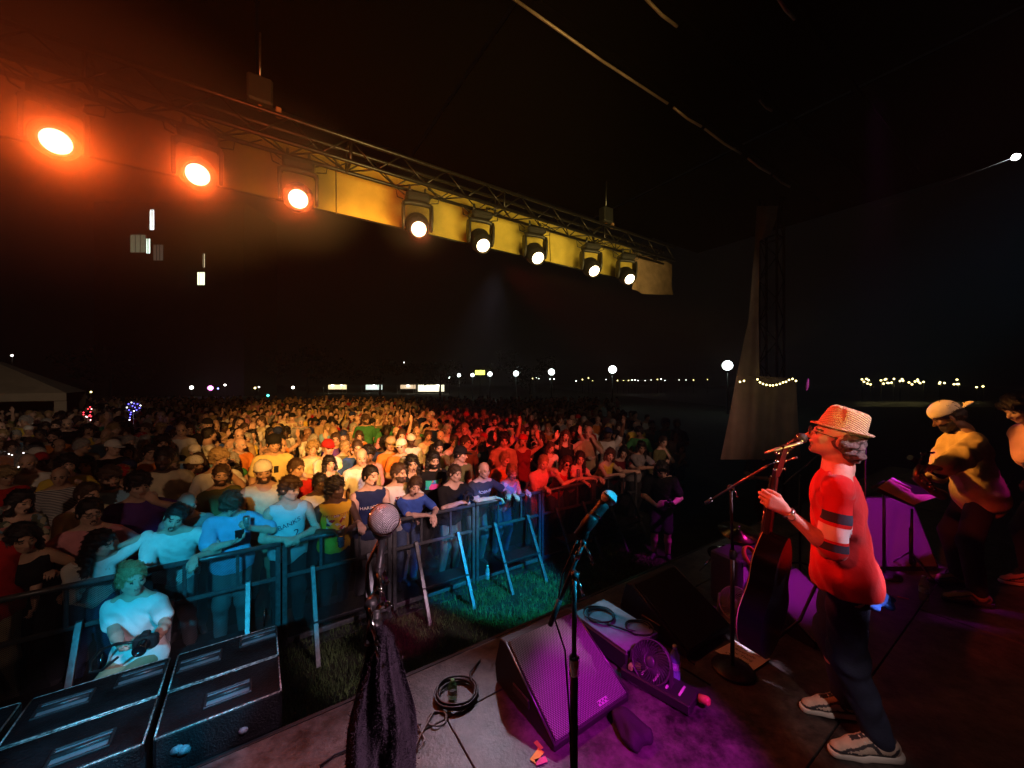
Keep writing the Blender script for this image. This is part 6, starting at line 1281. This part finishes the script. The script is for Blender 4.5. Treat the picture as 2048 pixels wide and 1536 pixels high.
# ---- person in pink at the right edge
pk_c = dict(L=dict(W=(4.75, 2.96, SZ + .95), D=(-.6, -.2, -.8), N=(.1, .5, 0), H=(.6, -.6, -.3), curl=.4), R=dict(W=(4.5, 3.25, SZ + 1.0), D=(-.9, 0, -.2), N=(0, 0, -1), H=(.3, .6, -.6), curl=.4), lean=16, head=(8, 22, 0), sleeve=1.0, loose=.025, fat=.95, hem=.72, wr=.006, LF=(4.68, 3.18), LFd=(-.95, .1, 0), RF=(4.74, 3.50), RFd=(-.95, .2, 0))
pkb, rz3, M3, pk_c = world_person((4.80, 3.34, SZ), (-.9, .42), 1.80, pk_c)
pk = put_person(pkb, (4.80, 3.34, SZ), rz3, 1.80, 0, 'mop', 'dark', mat('shirt_pink', (.62, .30, .26), .85, noise=.1, nscale=8, bump=.5, bscale=18), PANTS['dark'], 'musician in pink shirt with dark hair, cut off by the right edge', None)
for k in ('LF', 'RF'): shoe(pk, Vector(pk_c[k]) + Vector((0, .03, 0)), pk_c[k + 'd'], mat('shoe_pink', (.55, .3, .3), .7), M_SS, M_SA, 1.05)

# ---- people down in the pit
def pit_person(px, py, d, F_, h, c, skin, hair, hc, shirt, pants, label, cap=None, capm=None):
    x = P(px, py, d); loc = (x.x, x.y, 0); b, rz_, M, c = world_person(loc, F_, h, c); r = put_person(b, loc, rz_, h, skin, hair, hc, shirt, pants, label, None, cap, capm); SPECIAL[label[:8]] = dict(root=r, M=M, b=b, c=c); return b, M, r
b_, M_, r_ = pit_person(1322, 900, 5.95, (-.35, -.94), 1.66, dict(L=dict(W=P(1340, 1012, 5.62), D=(-.6, -.3, .3), N=(-.6, .4, .2), H=(1, .3, -.6), curl=.8), R=dict(W=P(1314, 1012, 5.62), D=(.6, -.3, .3), N=(.6, .4, .2), H=(-1, .3, -.6), curl=.8), lean=20, counter=0, head=(12, 22, 0), sleeve=.7, loose=.02, pleg=.5), 0, 'long', 'dark', CM['black'], PANTS['dark'], 'photographer in black tee and shorts checking a camera in the dark pit')
r = empty('camera', P(1338, 1008, 5.50), R(10), 'camera with shiny lens in the hands of the photographer in black', 'camera'); camera(r)
b_, M_, r_ = pit_person(1534, 900, 7.0, (-.8, -.2), 1.74, dict(POSES['clasp'], lean=22, head=(-10, 18, 0), sleeve=.8), 1, 'short', 'dark', CM['charcoal'], PANTS['dark'], 'dim stagehand in dark cap bowed in front of the side curtain', 'cap', CM['black'])
b_, M_, r_ = pit_person(262, 1300, 2.98, (.25, -.97), 1.66, dict(L=dict(W=P(305, 1290, 2.70), D=(-.75, -.4, .3), N=(-.6, .5, .3), H=(1, .2, -.7), curl=.8), R=dict(W=P(248, 1304, 2.68), D=(.9, -.2, .2), N=(.1, .2, 1), H=(-1, .3, -.6), curl=.7), lean=8, counter=0, head=(50, -4, 6), fem=1, sleeve=.62, loose=.018, fat=1.08, hem=.80, armfat=1.0, wr=.006, hip=(0, .10, .60), LF=(-2.95, 2.72), LFd=(.3, -1, 0), RF=(-3.15, 2.75), RFd=(.1, -1, 0)), 0, 'bun', 'fair', mat('tee_white_loose', (.80, .80, .79), .85, noise=.05, nscale=10, bump=.35, bscale=20), PANTS['khaki'], 'blond woman in loose white tee with a camera, crouching cyan lit inside the pit')
r = empty('camera', P(292, 1283, 2.60), R(25), 'black camera with strap held by the blond woman in the pit', 'camera'); camera(r); q = lambda px, py, d: Matrix.Rotation(-R(25), 3, 'Z') @ (P(px, py, d) - r.location)
MB().tube([q(268, 1284, 2.60), q(232, 1288, 2.60), q(200, 1300, 2.62), q(182, 1322, 2.64), q(180, 1345, 2.66), q(205, 1340, 2.62), q(235, 1315, 2.6)], .009, 6).build('strap', M_RUBBER, r)

# ================================================================== FOREGROUND GEAR
def tnroot(name, t, n, label, cat, rz=0.0, z=SZ, group=None): return empty(name, S(t, n, z), ROTU + R(rz), label, cat, group)
def grille_mat(name, col, rough=.42, pitch=.0085):
    m = mat(name, col, rough, .3); N, L, B = nodes(m); tc = N.new('ShaderNodeTexCoord'); sp = N.new('ShaderNodeSeparateXYZ'); L.new(tc.outputs['Object'], sp.inputs[0])
    f_ = PI / pitch * 1.0; a = mth(N, L, 'SINE', mth(N, L, 'MULTIPLY', mth(N, L, 'ADD', sp.outputs[0], mth(N, L, 'MULTIPLY', sp.outputs[1], .8)), f_)); b = mth(N, L, 'SINE', mth(N, L, 'MULTIPLY', mth(N, L, 'SUBTRACT', sp.outputs[0], mth(N, L, 'MULTIPLY', sp.outputs[1], .8)), f_)); pr = mth(N, L, 'ABSOLUTE', mth(N, L, 'MULTIPLY', a, b))
    cr = N.new('ShaderNodeValToRGB'); L.new(pr, cr.inputs[0]); cr.color_ramp.elements[0].position = .12; cr.color_ramp.elements[0].color = (*col, 1); cr.color_ramp.elements[1].position = .5; cr.color_ramp.elements[1].color = (*[c * .12 for c in col], 1)
    L.new(cr.outputs[0], B.inputs['Base Color']); bp = N.new('ShaderNodeBump'); bp.invert = True; bp.inputs['Strength'].default_value = .6; bp.inputs['Distance'].default_value = .003; L.new(pr, bp.inputs['Height']); L.new(bp.outputs[0], B.inputs['Normal']); return m
GM1 = grille_mat('monitor_grille', (.24, .23, .25), .42, .012); GM2 = grille_mat('monitor_grille_shaded', (.020, .022, .024), .55); GM3 = grille_mat('monitor_grille_lit', (.45, .43, .45))  # dark and pale copies put the wedges' shade and light into colour
def wedge(t0, t1, n, label, gm, run=.46, rise=.27, plate=False, ry=0.0):
    r = tnroot('monitor_wedge', t0, n, label, 'stage monitor', ry, group='stage monitor wedges'); w_ = t1 - t0
    b = MB(); b.prism([(0, 0), (0, .035), (run, rise + .03), (run + .06, rise + .02), (run + .12, .10), (run + .10, 0)][::-1], .0, w_); b.build('cabinet', M_BLACK, r, bevel=.010)
    sl = Vector((0, run, rise - .005)).normalized(); nn = Vector((1, 0, 0)).cross(sl); L_ = math.hypot(run, rise - .005)
    g = MB(); g.box((0, 0, 0), (w_ - .03, L_ - .02, .012), bev=.004); go = g.build('grille', gm, r)
    go.matrix_local = Matrix.Translation(Vector((w_ / 2, run / 2, .035 + (rise - .005) / 2)) + nn * .010) @ Matrix((Vector((1, 0, 0)), sl, nn)).transposed().to_4x4()
    for s in (0, 1): MB().tube([(s * w_ + (.004 if s == 0 else -.004), .0, .040), (s * w_ + (.004 if s == 0 else -.004), run, rise + .035)], .006, 8).build('edge_trim', M_ALU if plate else M_PLASTIC, r)
    MB().box((-.004, run * .62, .10), (.012, .16, .05), bev=.01).build('handle_recess', M_PLASTIC, r)
    if plate:
        p = MB(); p.box((0, 0, 0), (.075, .026, .003), bev=.001); po = p.build('name_plate', mat('plate_pale', (.45, .40, .48), .4), r); po.matrix_local = Matrix.Translation(Vector((w_ * .66, .035, .035 + .035 * rise / run)) + nn * .020) @ Matrix((Vector((1, 0, 0)), sl, nn)).transposed().to_4x4()
        mk = MB()
        for k in range(6): mk.box((-.030 + k * .012, .004 * (-1) ** k, .002), (.007, .010, .0012))
        mk.build('marking', M_BLACK, po)['kind'] = 'stuff'
    return r
wedge(1.235, 1.80, 1.46, 'large black monitor wedge with magenta lit grille behind the centre microphone', GM1, plate=True)
wedge(2.40, 2.95, 1.46, 'dark teal monitor wedge behind the small fan, facing the singer', GM2)
wedge(3.22, 3.75, 1.02, 'pale magenta lit monitor wedge seen behind the guitar', GM3, .40, .26, ry=-8)
wedge(5.045, 5.70, 1.13, 'pale magenta lit monitor wedge behind the music stand', GM3, .26, .62, ry=-33)
# papers on wedge two
pp = empty('paper_sheets', P(1300, 1168, 3.15), 0, 'curled sheets lying on top of the dark teal wedge', 'paper'); q = lambda px, py, d: P(px, py, d) - pp.location
sheet('sheet', [q(1256, 1172, 3.22), q(1290, 1181, 3.1), q(1335, 1158, 3.3), q(1318, 1147, 3.42)], mat('paper_white', (.7, .7, .7), .6), pp); sheet('sheet', [q(1252, 1168, 3.25), q(1262, 1165, 3.3), q(1292, 1176, 3.12), q(1286, 1180, 3.08)], mat('paper_white', (.7, .7, .7), .6), pp)
# flat case with cables between the wedges
fc = tnroot('flat_case', 2.12, 1.83, 'low teal lidded equipment case with coiled cables between the wedges', 'case'); MB().box((0, .02, .07), (.34, .50, .13), bev=.012).build('box', mat('case_black', (.02, .02, .022), .5), fc); MB().box((0, .02, .142), (.33, .49, .012), bev=.004).build('lid', mat('case_lid', (.16, .20, .21), .5, noise=.2, nscale=20), fc)
def cable_loop(name, c, r_, turns, label, th=.005, zj=.01, m=M_RUBBER, tail=None, seed=0, root=True):
    rs = random.Random(seed); pts = []
    for i in range(int(turns * 24)):
        a = i * 2 * PI / 24; rr_ = r_ * (1 + .10 * math.sin(a * .37 + seed) + .05 * math.sin(a * 1.3)); pts.append(Vector(c) + Vector((rr_ * math.cos(a), rr_ * .95 * math.sin(a), th + zj * (i / 24) * .5 + .004 * math.sin(a * 3))))
    if tail: pts += [Vector(p) for p in tail]
    o = MB().tube(pts, th, 6).build(name, m); tag(o, label, 'cable'); return o
cable_loop('coiled_cable', S(2.08, 1.95, SZ + .15), .10, 2.6, 'black cable coiled on the flat teal case', .006, .012, tail=[S(2.12, 1.7, SZ + .16), S(2.25, 1.45, SZ + .04), S(2.3, 1.25, SZ + .01)], seed=2)
cable_loop('coiled_cable', S(2.20, 1.70, SZ + .15), .085, 1.6, 'smaller loop of black cable at the near corner of the flat case', .005, .012, tail=[S(2.32, 1.62, SZ + .10), S(2.38, 1.40, SZ + .01)], seed=5)
cable_loop('coiled_cable', W(913, 1392, SZ), .115, 4.2, 'thick black cable coil around a bottle at the stage edge', .0065, .014, seed=1, tail=[W(940, 1345, SZ + .02), W(960, 1320, SZ + .005)])
cable_loop('loose_cable', W(873, 1440, SZ), .055, 1.4, 'loose grey cable loops on the deck beside the towel', .0045, .006, m=mat('cable_grey', (.16, .15, .14), .45), seed=3, tail=[W(842, 1468, SZ + .01), W(832, 1500, SZ + .01), W(850, 1480, SZ + .01), W(838, 1455, SZ + .01), W(828, 1440, SZ + .01)])
cb = MB().tube([W(640, 1532, SZ + .006), W(668, 1510, SZ + .006), W(700, 1497, SZ + .006), W(760, 1478, SZ + .006), W(842, 1448, SZ + .006)], .005, 6).build('loose_cable', M_RUBBER); tag(cb, 'thin black cable lying on the deck left of the towel', 'cable')
# pedal strip with taped plugs
ps = tnroot('power_strip', 2.02, 1.42, 'black power strip with pale plugs and green taped connectors beside the fan', 'power strip', 12)
MB().box((0, 0, .035), (.16, .42, .06), bev=.008).build('body', M_PLASTIC, ps)
for k in range(4): MB().box((0, -.14 + k * .075, .068), (.09, .012, .008), bev=.002).build('plug', mat('plug_pale', (.65, .62, .6), .4), ps)
for k, (x, y) in enumerate(((-.05, .15), (.0, .19), (-.02, .12), (.06, .20))): MB().box((x, y, .085), (.035, .03, .035), Matrix.Rotation(k, 3, 'Z'), .006).build('green_connector', mat('tape_green', (.25, .75, .08), .5), ps)
MB().lathe([(0, 0), (.022, .002), (.024, .05), (.016, .06), (0, .06)], Matrix.Rotation(R(80), 3, 'X'), (.04, -.22, .05), 12).build('orange_plug', mat('plug_orange', (.5, .2, .08), .4), ps)
# fan
def fan(loc, rz_, label, rad=.125, m=None):
    r = empty('floor_fan', loc, rz_, label, 'fan'); m = m or mat('fan_plastic', (.05, .05, .055), .35); T_ = Matrix.Rotation(R(62), 3, 'X'); c = Vector((0, 0, rad + .03))
    MB().lathe([(rad * .80, -.10), (rad * .98, -.04), (rad * 1.02, 0), (rad, .012), (rad * .94, .012), (rad * .93, -.02), (rad * .7, -.09)], T_, c, 40).build('housing', m, r)
    for k in range(34):
        a = k * 2 * PI / 34; pts = []
        for j in range(7):
            u = .26 + .68 * j / 6; aa = a + .75 * (1 - u); pts.append(c + T_ @ Vector((rad * u * math.cos(aa), rad * u * math.sin(aa), .008 + .012 * (1 - u))))
        MB().tube(pts, .0026, 5).build('grille_blade', m, r)
    MB().lathe([(0, .026), (.02, .025), (rad * .26, .018), (rad * .28, .008), (rad * .26, 0)], T_, c, 24).build('hub', m, r)
    for k in range(3):
        a = k * 2 * PI / 3; v = [c + T_ @ Vector((rad * .2 * math.cos(a), rad * .2 * math.sin(a), -.05)), c + T_ @ Vector((rad * .85 * math.cos(a + .1), rad * .85 * math.sin(a + .1), -.045)), c + T_ @ Vector((rad * .85 * math.cos(a + 1.1), rad * .85 * math.sin(a + 1.1), -.075)), c + T_ @ Vector((rad * .2 * math.cos(a + 1.3), rad * .2 * math.sin(a + 1.3), -.06))]
        MB().add(v + [p + Vector((0, .003, 0)) for p in v], [(0, 1, 2, 3), (7, 6, 5, 4), (0, 4, 5, 1), (1, 5, 6, 2), (2, 6, 7, 3), (3, 7, 4, 0)]).build('blade', M_PLASTIC, r)
    for s in (-1, 1): MB().prism([(-.06, 0), (.07, 0), (.04, .03), (.01, rad + .05), (-.01, rad + .05), (-.03, .03)], s * rad * 1.03 - .006, s * rad * 1.03 + .006).build('stand_arm', m, r)
    MB().box((0, 0, .008), (rad * 2.1, .14, .016), bev=.005).build('base', m, r); return r
fan(W(1302, 1372, SZ), R(-42), 'small round floor fan with swirl grille beside the magenta wedge', .118)
fan(W(1470, 1245, SZ), R(-60), 'second small fan half hidden behind the tall stand pole', .12, mat('fan_pale', (.5, .45, .5), .4))
# bottles
def put_bottle(loc, label, **k): r = empty('water_bottle', loc, random.random(), label, 'bottle'); bottle(r, **k); return r
put_bottle(W(1350, 1357, SZ), 'clear blue water bottle standing right of the small fan', name='blue', col=(.35, .65, .95), cap_=(.35, .55, .65))
put_bottle(W(1848, 1200, SZ), 'water bottle standing on the deck below the music stand', name='warm', col=(.6, .4, .35))  # bottle tint includes the brownish light around it
put_bottle(W(975, 1160, 0), 'small bottle standing in the grass behind the barrier mesh', name='pit', col=(.5, .7, .8))
gb = put_bottle(W(905, 1398, SZ), 'green bottle with a colourful label inside the cable coil', name='green', col=(.10, .42, .12), cap_=(.1, .3, .1), lab=mat('label_colour', (.6, .62, .6), .5, noise=.3, nscale=40)); gb.scale = (.8, .8, .55)
# setlist
sp_ = empty('setlist_paper', W(1486, 1312, SZ + .006), 0, 'white handwritten setlist taped on the deck by the round stand base', 'paper'); q = lambda px, py: W(px, py, SZ + .008) - sp_.location
sheet('sheet', [q(1430, 1302), q(1507, 1341), q(1541, 1318), q(1470, 1281)], mat('setlist_white', (.78, .74, .78), .6), sp_, .0015)
o_ = W(1485, 1311, SZ); ux_ = (q(1507, 1341) - q(1430, 1302)).normalized(); vx_ = (q(1470, 1281) - q(1430, 1302)).normalized()
for k, tx in enumerate(('Long Time', 'Riverside', 'The Thing', 'One More')):
    tm = text_mesh(tx, .034)
    for v in tm.vertices: x, y = v.co.x, v.co.y; v.co = q(1485, 1311) + ux_ * x + vx_ * (y + .075 - k * .045) + Vector((0, 0, .004))
    tm.materials.append(INK); obj('handwriting', tm, sp_)
# bits of gaffer tape
def tape(px, py, a, w_, h_, col, lb, nm): o = MB().box((0, 0, .0015), (w_, h_, .002)).build('tape_mark', mat(nm, col, .6)); o.location = W(px, py, SZ + .002); o.rotation_euler = (0, 0, a); tag(o, lb, 'tape')
tape(1074, 1512, .9, .075, .035, (.75, .62, .04), 'larger yellow tape strip on the deck near the magenta wedge corner', 'tape_yellow'); tape(1082, 1522, .3, .06, .03, (.65, .08, .22), 'pink tape strip crossing the larger yellow one', 'tape_pink'); tape(1077, 1491, 2.2, .05, .022, (.45, .42, .06), 'short dull yellow tape strip stuck at the wedge corner', 'tape_dull')
tape(1430, 1321, .2, .03, .02, (.6, .05, .06), 'small red tape mark beside the round stand base', 'tape_red'); tape(1806, 1196, -.6, .07, .02, (.55, .08, .10), 'small red tape mark on the deck behind the singer', 'tape_red')
# soft black bag on the lit deck
V, Q = sdf_mesh([C(W(1240, 1440, SZ + .03), W(1268, 1478, SZ + .03), .045, .05, .04), C(W(1252, 1430, SZ + .05), W(1292, 1470, SZ + .03), .035, .04, .04), PL((0, 0, SZ + .002), (0, 0, -1))], .008, wrinkle=.006, wfreq=1.3)
o = obj('sandbag', mesh_np('sandbag', V, Q), None, [mat('bag_black', (.02, .018, .024), .8, bump=.3)]); tag(o, 'soft black bag slumped on the magenta deck before the large wedge', 'bag')

# ---- centre microphone stand
c0 = P(1148, 1536, 1.20); s2 = empty('microphone_stand', (c0.x, c0.y, SZ), 0, 'black boom microphone stand in the centre foreground', 'microphone stand'); b_ = s2.location.copy()
kn = P(1149, 1160, 1.20); rod(s2, 'lower_tube', b_ + Vector((0, 0, .02)), P(1148, 1312, 1.20), .0125, M_PLASTIC); rod(s2, 'upper_tube', P(1148, 1312, 1.20), kn, .0078, M_PLASTIC)
MB().lathe([(.0125, -.05), (.0150, -.048), (.0155, -.01), (.0165, 0), (.0165, .006), (.011, .012)], c=P(1148, 1318, 1.20) - b_, seg=20).build('clutch', M_CHROME, s2)
for k in range(3): a = R(80 + 120 * k); rod(s2, 'leg', b_ + Vector((0, 0, .14)), b_ + Vector((.33 * math.cos(a), .33 * math.sin(a), .012)), .008)
ball2 = P(1218, 996, 1.25); d2 = (P(1218, 996, 1.25) - P(1172, 1052, 1.235)).normalized(); mic('microphone', ball2, d2, 'vocal microphone with cyan lit grille on the centre boom stand', metal=(.6, .62, .65))
tail = ball2 - d2 * .15; rod(s2, 'mic_clip', tail + d2 * .05, P(1168, 1082, 1.22), .012, M_PLASTIC, .008); rod(s2, 'boom_arm', P(1170, 1078, 1.22), P(1104, 1240, 1.20), .0062, M_PLASTIC); rod(s2, 'counterweight', P(1120, 1200, 1.20), P(1100, 1250, 1.20), .0085, M_PLASTIC)
knuckle(s2, P(1167, 1086, 1.21), .008); knuckle(s2, P(1150, 1150, 1.19), .011)
for p in (P(1155, 1110, 1.21), P(1152, 1150, 1.2)): MB().lathe([(.007, -.012), (.0105, -.010), (.0105, .010), (.007, .012)], rot_to(P(1170, 1078, 1.22) - P(1104, 1240, 1.2)), p - b_, 16).build('collar', M_CHROME, s2)
MB().tube([P(1155, 1080, 1.215) - b_, P(1125, 1150, 1.23) - b_, P(1110, 1240, 1.22) - b_, P(1130, 1300, 1.22) - b_, P(1140, 1450, 1.19) - b_, (0, -.03, .02)], .0032, 6).build('cable', M_RUBBER, s2)

# ---- near microphone with towel
c1 = P(754, 1536, .69); s4 = empty('microphone_stand', (c1.x, c1.y, SZ), 0, 'near black microphone stand with a dark towel hanging on it', 'microphone stand'); b_ = s4.location.copy()
top1 = P(752, 1215, .69); rod(s4, 'pole', b_ + Vector((0, 0, .02)), top1, .0095, M_PLASTIC)
MB().lathe([(0, 0), (.12, 0), (.125, .01), (.03, .03), (0, .03)], seg=32).build('base', M_STEEL, s4)
ball1 = P(768, 1038, .655); tl = P(764, 1066, .80); d1 = (ball1 - tl).normalized(); mic('microphone', ball1, d1, 'large near microphone with round silver grille lit pink and orange', metal=(.62, .58, .60))
e1 = ball1 - d1 * .10; rod(s4, 'boom_arm', e1 + Vector((0, 0, -.01)), P(748, 1230, .695), .007, M_PLASTIC); rod(s4, 'boom_tail', P(748, 1230, .695), P(738, 1290, .66), .008, M_PLASTIC)
knuckle(s4, P(762, 1098, .76), .008); knuckle(s4, P(744, 1205, .68), .010); knuckle(s4, P(752, 1250, .68), .009); knuckle(s4, P(760, 1140, .72), .007)
for p, a in ((P(744, 1188, .68), 1.2), (P(764, 1215, .68), .3)): MB().tube([p - b_, p - b_ + Vector((.012, -.008, .014)), p - b_ + Vector((.022, -.008, .008)), p - b_ + Vector((.018, -.006, -.012))], .0028, 8).build('wing_lever', M_CHROME, s4)
MB().tube([P(758, 1080, .80) - b_, P(735, 1130, .76) - b_, P(733, 1200, .71) - b_, P(742, 1290, .70) - b_, (0.0, -.02, .3), (.01, -.02, .02)], .0034, 6).build('cable', M_RUBBER, s4)
def towel():
    rows = [(1256, 740, 776), (1270, 736, 788), (1300, 730, 796), (1340, 721, 806), (1380, 712, 817), (1420, 704, 828), (1460, 698, 834), (1500, 696, 834), (1540, 694, 836), (1580, 694, 836)]
    vs = []; nx = 60; ys = []
    for k in range(len(rows) - 1):
        for j in range(10): f = j / 10; ys.append(tuple(rows[k][i] * (1 - f) + rows[k + 1][i] * f for i in range(3)))
    ys.append(rows[-1]); ny = len(ys)
    for side in (0, 1):
        for j, (y, x0, x1) in enumerate(ys):
            v = j / ny
            for i in range(nx + 1):
                u = i / nx; px = x0 + (x1 - x0) * u + 4 * math.sin(y * .02 + u * 5)
                fold = .022 * (.25 + v) * math.sin(u * 11 + .8 * math.sin(v * 4)) + .012 * math.sin(u * 23 + v * 5 + 1) + .02 * math.exp(-((u - .45 - .1 * v) / .05) ** 2) * (.3 + v)
                d = .655 + (.045 if side else 0) * math.sin(u * PI) ** .5 - fold * .8 + .035 * (2 * u - 1) ** 2
                vs.append(P(px, y, d))
    o = ny * (nx + 1); fs = []
    for sd in (0, 1):
        for j in range(ny - 1):
            for i in range(nx): a = sd * o + j * (nx + 1) + i; f = (a, a + 1, a + nx + 2, a + nx + 1); fs.append(f if sd else f[::-1])
    for j in range(ny - 1):
        for i in (0, nx): a = j * (nx + 1) + i; fs.append((a, a + nx + 1, o + a + nx + 1, o + a))
    m = mat('towel_terry', (.050, .038, .058), 1.0, noise=.35, nscale=60, bump=.5, bscale=260, spec=0.0)
    ob = MB().add(vs, fs, True).build('towel', m); tag(ob, 'dark terry towel draped over the near microphone stand', 'towel')
    # terry loops standing on the cloth
    me = ob.data; co = np.array([v.co for v in me.vertices]); nr = np.array([v.normal for v in me.vertices]); n = 24000; idx = rng.integers(0, o, n); jx = rng.normal(size=(n, 3)) * .0022; c = co[idx] + jx; nv = nr[idx]; nv[(nv @ np.array([0, -1, 0])) < 0] *= -1
    a = rng.normal(size=(n, 3)) * .0007; tip = c + nv * rng.uniform(.0005, .0016, (n, 1)) + rng.normal(size=(n, 3)) * .0007; V = np.stack([c - a, c + a, tip], 1).reshape(-1, 3)
    fz = obj('pile', mesh_np('pile', V, np.arange(3 * n).reshape(-1, 3), smooth=False), ob, [m]); fz['kind'] = 'stuff'
towel()

# ---- subwoofer stack at the lower left
M_SUB = mat('sub_paint', (.006, .0055, .007), .5, noise=.7, nscale=7, bump=.8, bscale=90, spec=.18); M_SC = mat('scuffed_edge', (.40, .38, .38), .35, .5, noise=.9, nscale=60, bump=.5, bscale=120)
def subw(t0, t1, n0, n1, ztop, label, handles):
    r = tnroot('subwoofer', (t0 + t1) / 2, (n0 + n1) / 2, label, 'subwoofer', 0, 0, 'black subwoofer cabinets stacked beside the stage'); w_ = t1 - t0 - .008; d_ = n1 - n0 - .006
    MB().box((0, 0, ztop / 2), (w_, d_, ztop), bev=.014).build('cabinet', M_SUB, r)
    for s in (-1, 1): MB().tube([(-w_ / 2 + .01, s * (d_ / 2 - .006), ztop - .005), (w_ / 2 - .01, s * (d_ / 2 - .006), ztop - .005)], .0045, 6).build('edge_strip', M_SC, r); MB().tube([(s * (w_ / 2 - .006), -d_ / 2 + .01, ztop - .005), (s * (w_ / 2 - .006), d_ / 2 - .01, ztop - .005)], .0045, 6).build('edge_strip', M_SC, r)
    for hx, hy in handles:
        fr = MB()
        for (a, b2, c2, e2) in ((0, .052, .20, .012), (0, -.052, .20, .012), (-.100, 0, .012, .116), (.100, 0, .012, .116)): fr.box((hx + a, hy + b2, ztop + .004), (c2, e2, .010), bev=.003)
        h_ = fr.build('handle_frame', M_STEEL, r); MB().box((hx, hy, ztop - .002), (.188, .092, .006)).build('recess', mat('recess_plate', (.30, .36, .42), .25, .6), h_); MB().tube([(hx - .095, hy, ztop + .010), (hx + .095, hy, ztop + .010)], .011, 8).build('grip', M_STEEL, h_)
    rs = random.Random(int(t0 * 100))
    for k in range(3): MB().lathe([(0, 0), (.022 + .01 * rs.random(), .0008), (0, .0016)], Matrix.Rotation(R(90), 3, 'X'), (rs.uniform(-.35, .35) * w_, -d_ / 2 - .0005, ztop - rs.uniform(.07, .17)), 9).build('sticker', mat('sticker_worn', (.22, .2, .24), .6, noise=.5, nscale=60), r)
subw(-.42, .12, 2.46, 2.80, 1.05, 'nearest right hand black subwoofer with a blue glinting handle', [(.02, -.03)])
subw(-.42, .12, 2.80, 3.16, 1.05, 'right hand subwoofer of the back pair with two top handles', [(-.14, .02), (.16, .08)])
subw(-1.02, -.44, 2.46, 2.80, 1.05, 'front subwoofer left of the gap, mostly in shadow', [(.05, -.04)])
subw(-1.02, -.44, 2.80, 3.16, 1.05, 'back subwoofer left of the gap below the blond woman', [(-.12, .02), (.17, .07)])
subw(-1.64, -1.04, 2.46, 3.16, 1.05, 'leftmost subwoofer at the corner of the picture', [(.1, .1)])
# small dark gear on the deck far side
tb_ = tnroot('tambourine', 3.38, 1.52, 'orange tambourine lying on gear behind the guitar', 'tambourine', z=SZ + .42); MB().lathe([(.07, 0), (.085, 0), (.085, .03), (.07, .03), (.07, 0)], Matrix.Rotation(R(60), 3, 'X'), (0, 0, 0), 28).build('frame', mat('tambourine_orange', (.8, .25, .04), .4), tb_)
for k in range(6): a = k * PI / 3; MB().lathe([(0, 0), (.012, .001), (0, .002)], Matrix.Rotation(R(60), 3, 'X'), Matrix.Rotation(R(60), 3, 'X') @ Vector((.0775 * math.cos(a), .0775 * math.sin(a), .015)), 10).build('jingle', M_CHROME, tb_)
am = tnroot('guitar_amplifier', 3.50, 1.52, 'pale amplifier cabinet lit magenta behind the guitar player', 'amplifier', -6); MB().box((0, .1, .21), (.55, .26, .42), bev=.015).build('cabinet', mat('amp_tolex', (.06, .05, .06), .6, bump=.4, bscale=300), am); MB().box((0, -.035, .20), (.48, .012, .33), bev=.004).build('grille_cloth', mat('amp_cloth', (.42, .38, .42), .8, bump=.3, bscale=300), am); MB().box((0, -.036, .39), (.5, .012, .035)).build('control_panel', M_ALU, am)

# haze over the whole place
hz = MB().box((100, 400, 28), (1500, 1100, 58)).build('haze', None)
hm = bpy.data.materials.new('haze'); hm.use_nodes = True; t_ = hm.node_tree; t_.nodes.remove(t_.nodes['Principled BSDF']); pv = t_.nodes.new('ShaderNodeVolumePrincipled'); pv.inputs['Density'].default_value = .0014; pv.inputs['Color'].default_value = (.9, .9, .9, 1); pv.inputs['Anisotropy'].default_value = .55
t_.links.new(pv.outputs[0], t_.nodes['Material Output'].inputs['Volume']); hz.data.materials.append(hm); tag(hz, kind='stuff')

for (px, py, d_, r_, lb) in ((1478, 1062, 3.5, .17, 'upper dark cymbal on a stand left of the guitar'), (1447, 1108, 3.7, .14, 'lower dark cymbal on a stand behind the round base stand')):
    cc = P(px, py, d_); cy = empty('cymbal', (cc.x, cc.y, SZ), 0, lb, 'cymbal', 'cymbals on stands'); hgt = cc.z - SZ
    MB().lathe([(0, .02), (.03, .016), (.04, .004), (r_, -.012), (r_, -.014), (.04, 0), (0, .012)], Matrix.Rotation(R(14), 3, 'X'), (0, 0, hgt), 30).build('plate', mat('cymbal_bronze', (.20, .13, .06), .25, 1.0), cy)
    MB().tube([(0, 0, .2), (0, 0, hgt + .05)], .008, 8).build('rod', M_CHROME, cy); MB().lathe([(0, 0), (.012, .005), (.010, .022), (0, .024)], c=(0, 0, hgt + .03), seg=10).build('wing_nut', M_CHROME, cy)
    for k in range(3): a_ = R(50 + 120 * k); MB().tube([(0, 0, .28), (.22 * math.cos(a_), .22 * math.sin(a_), .01)], .008, 8).build('leg', M_CHROME, cy)
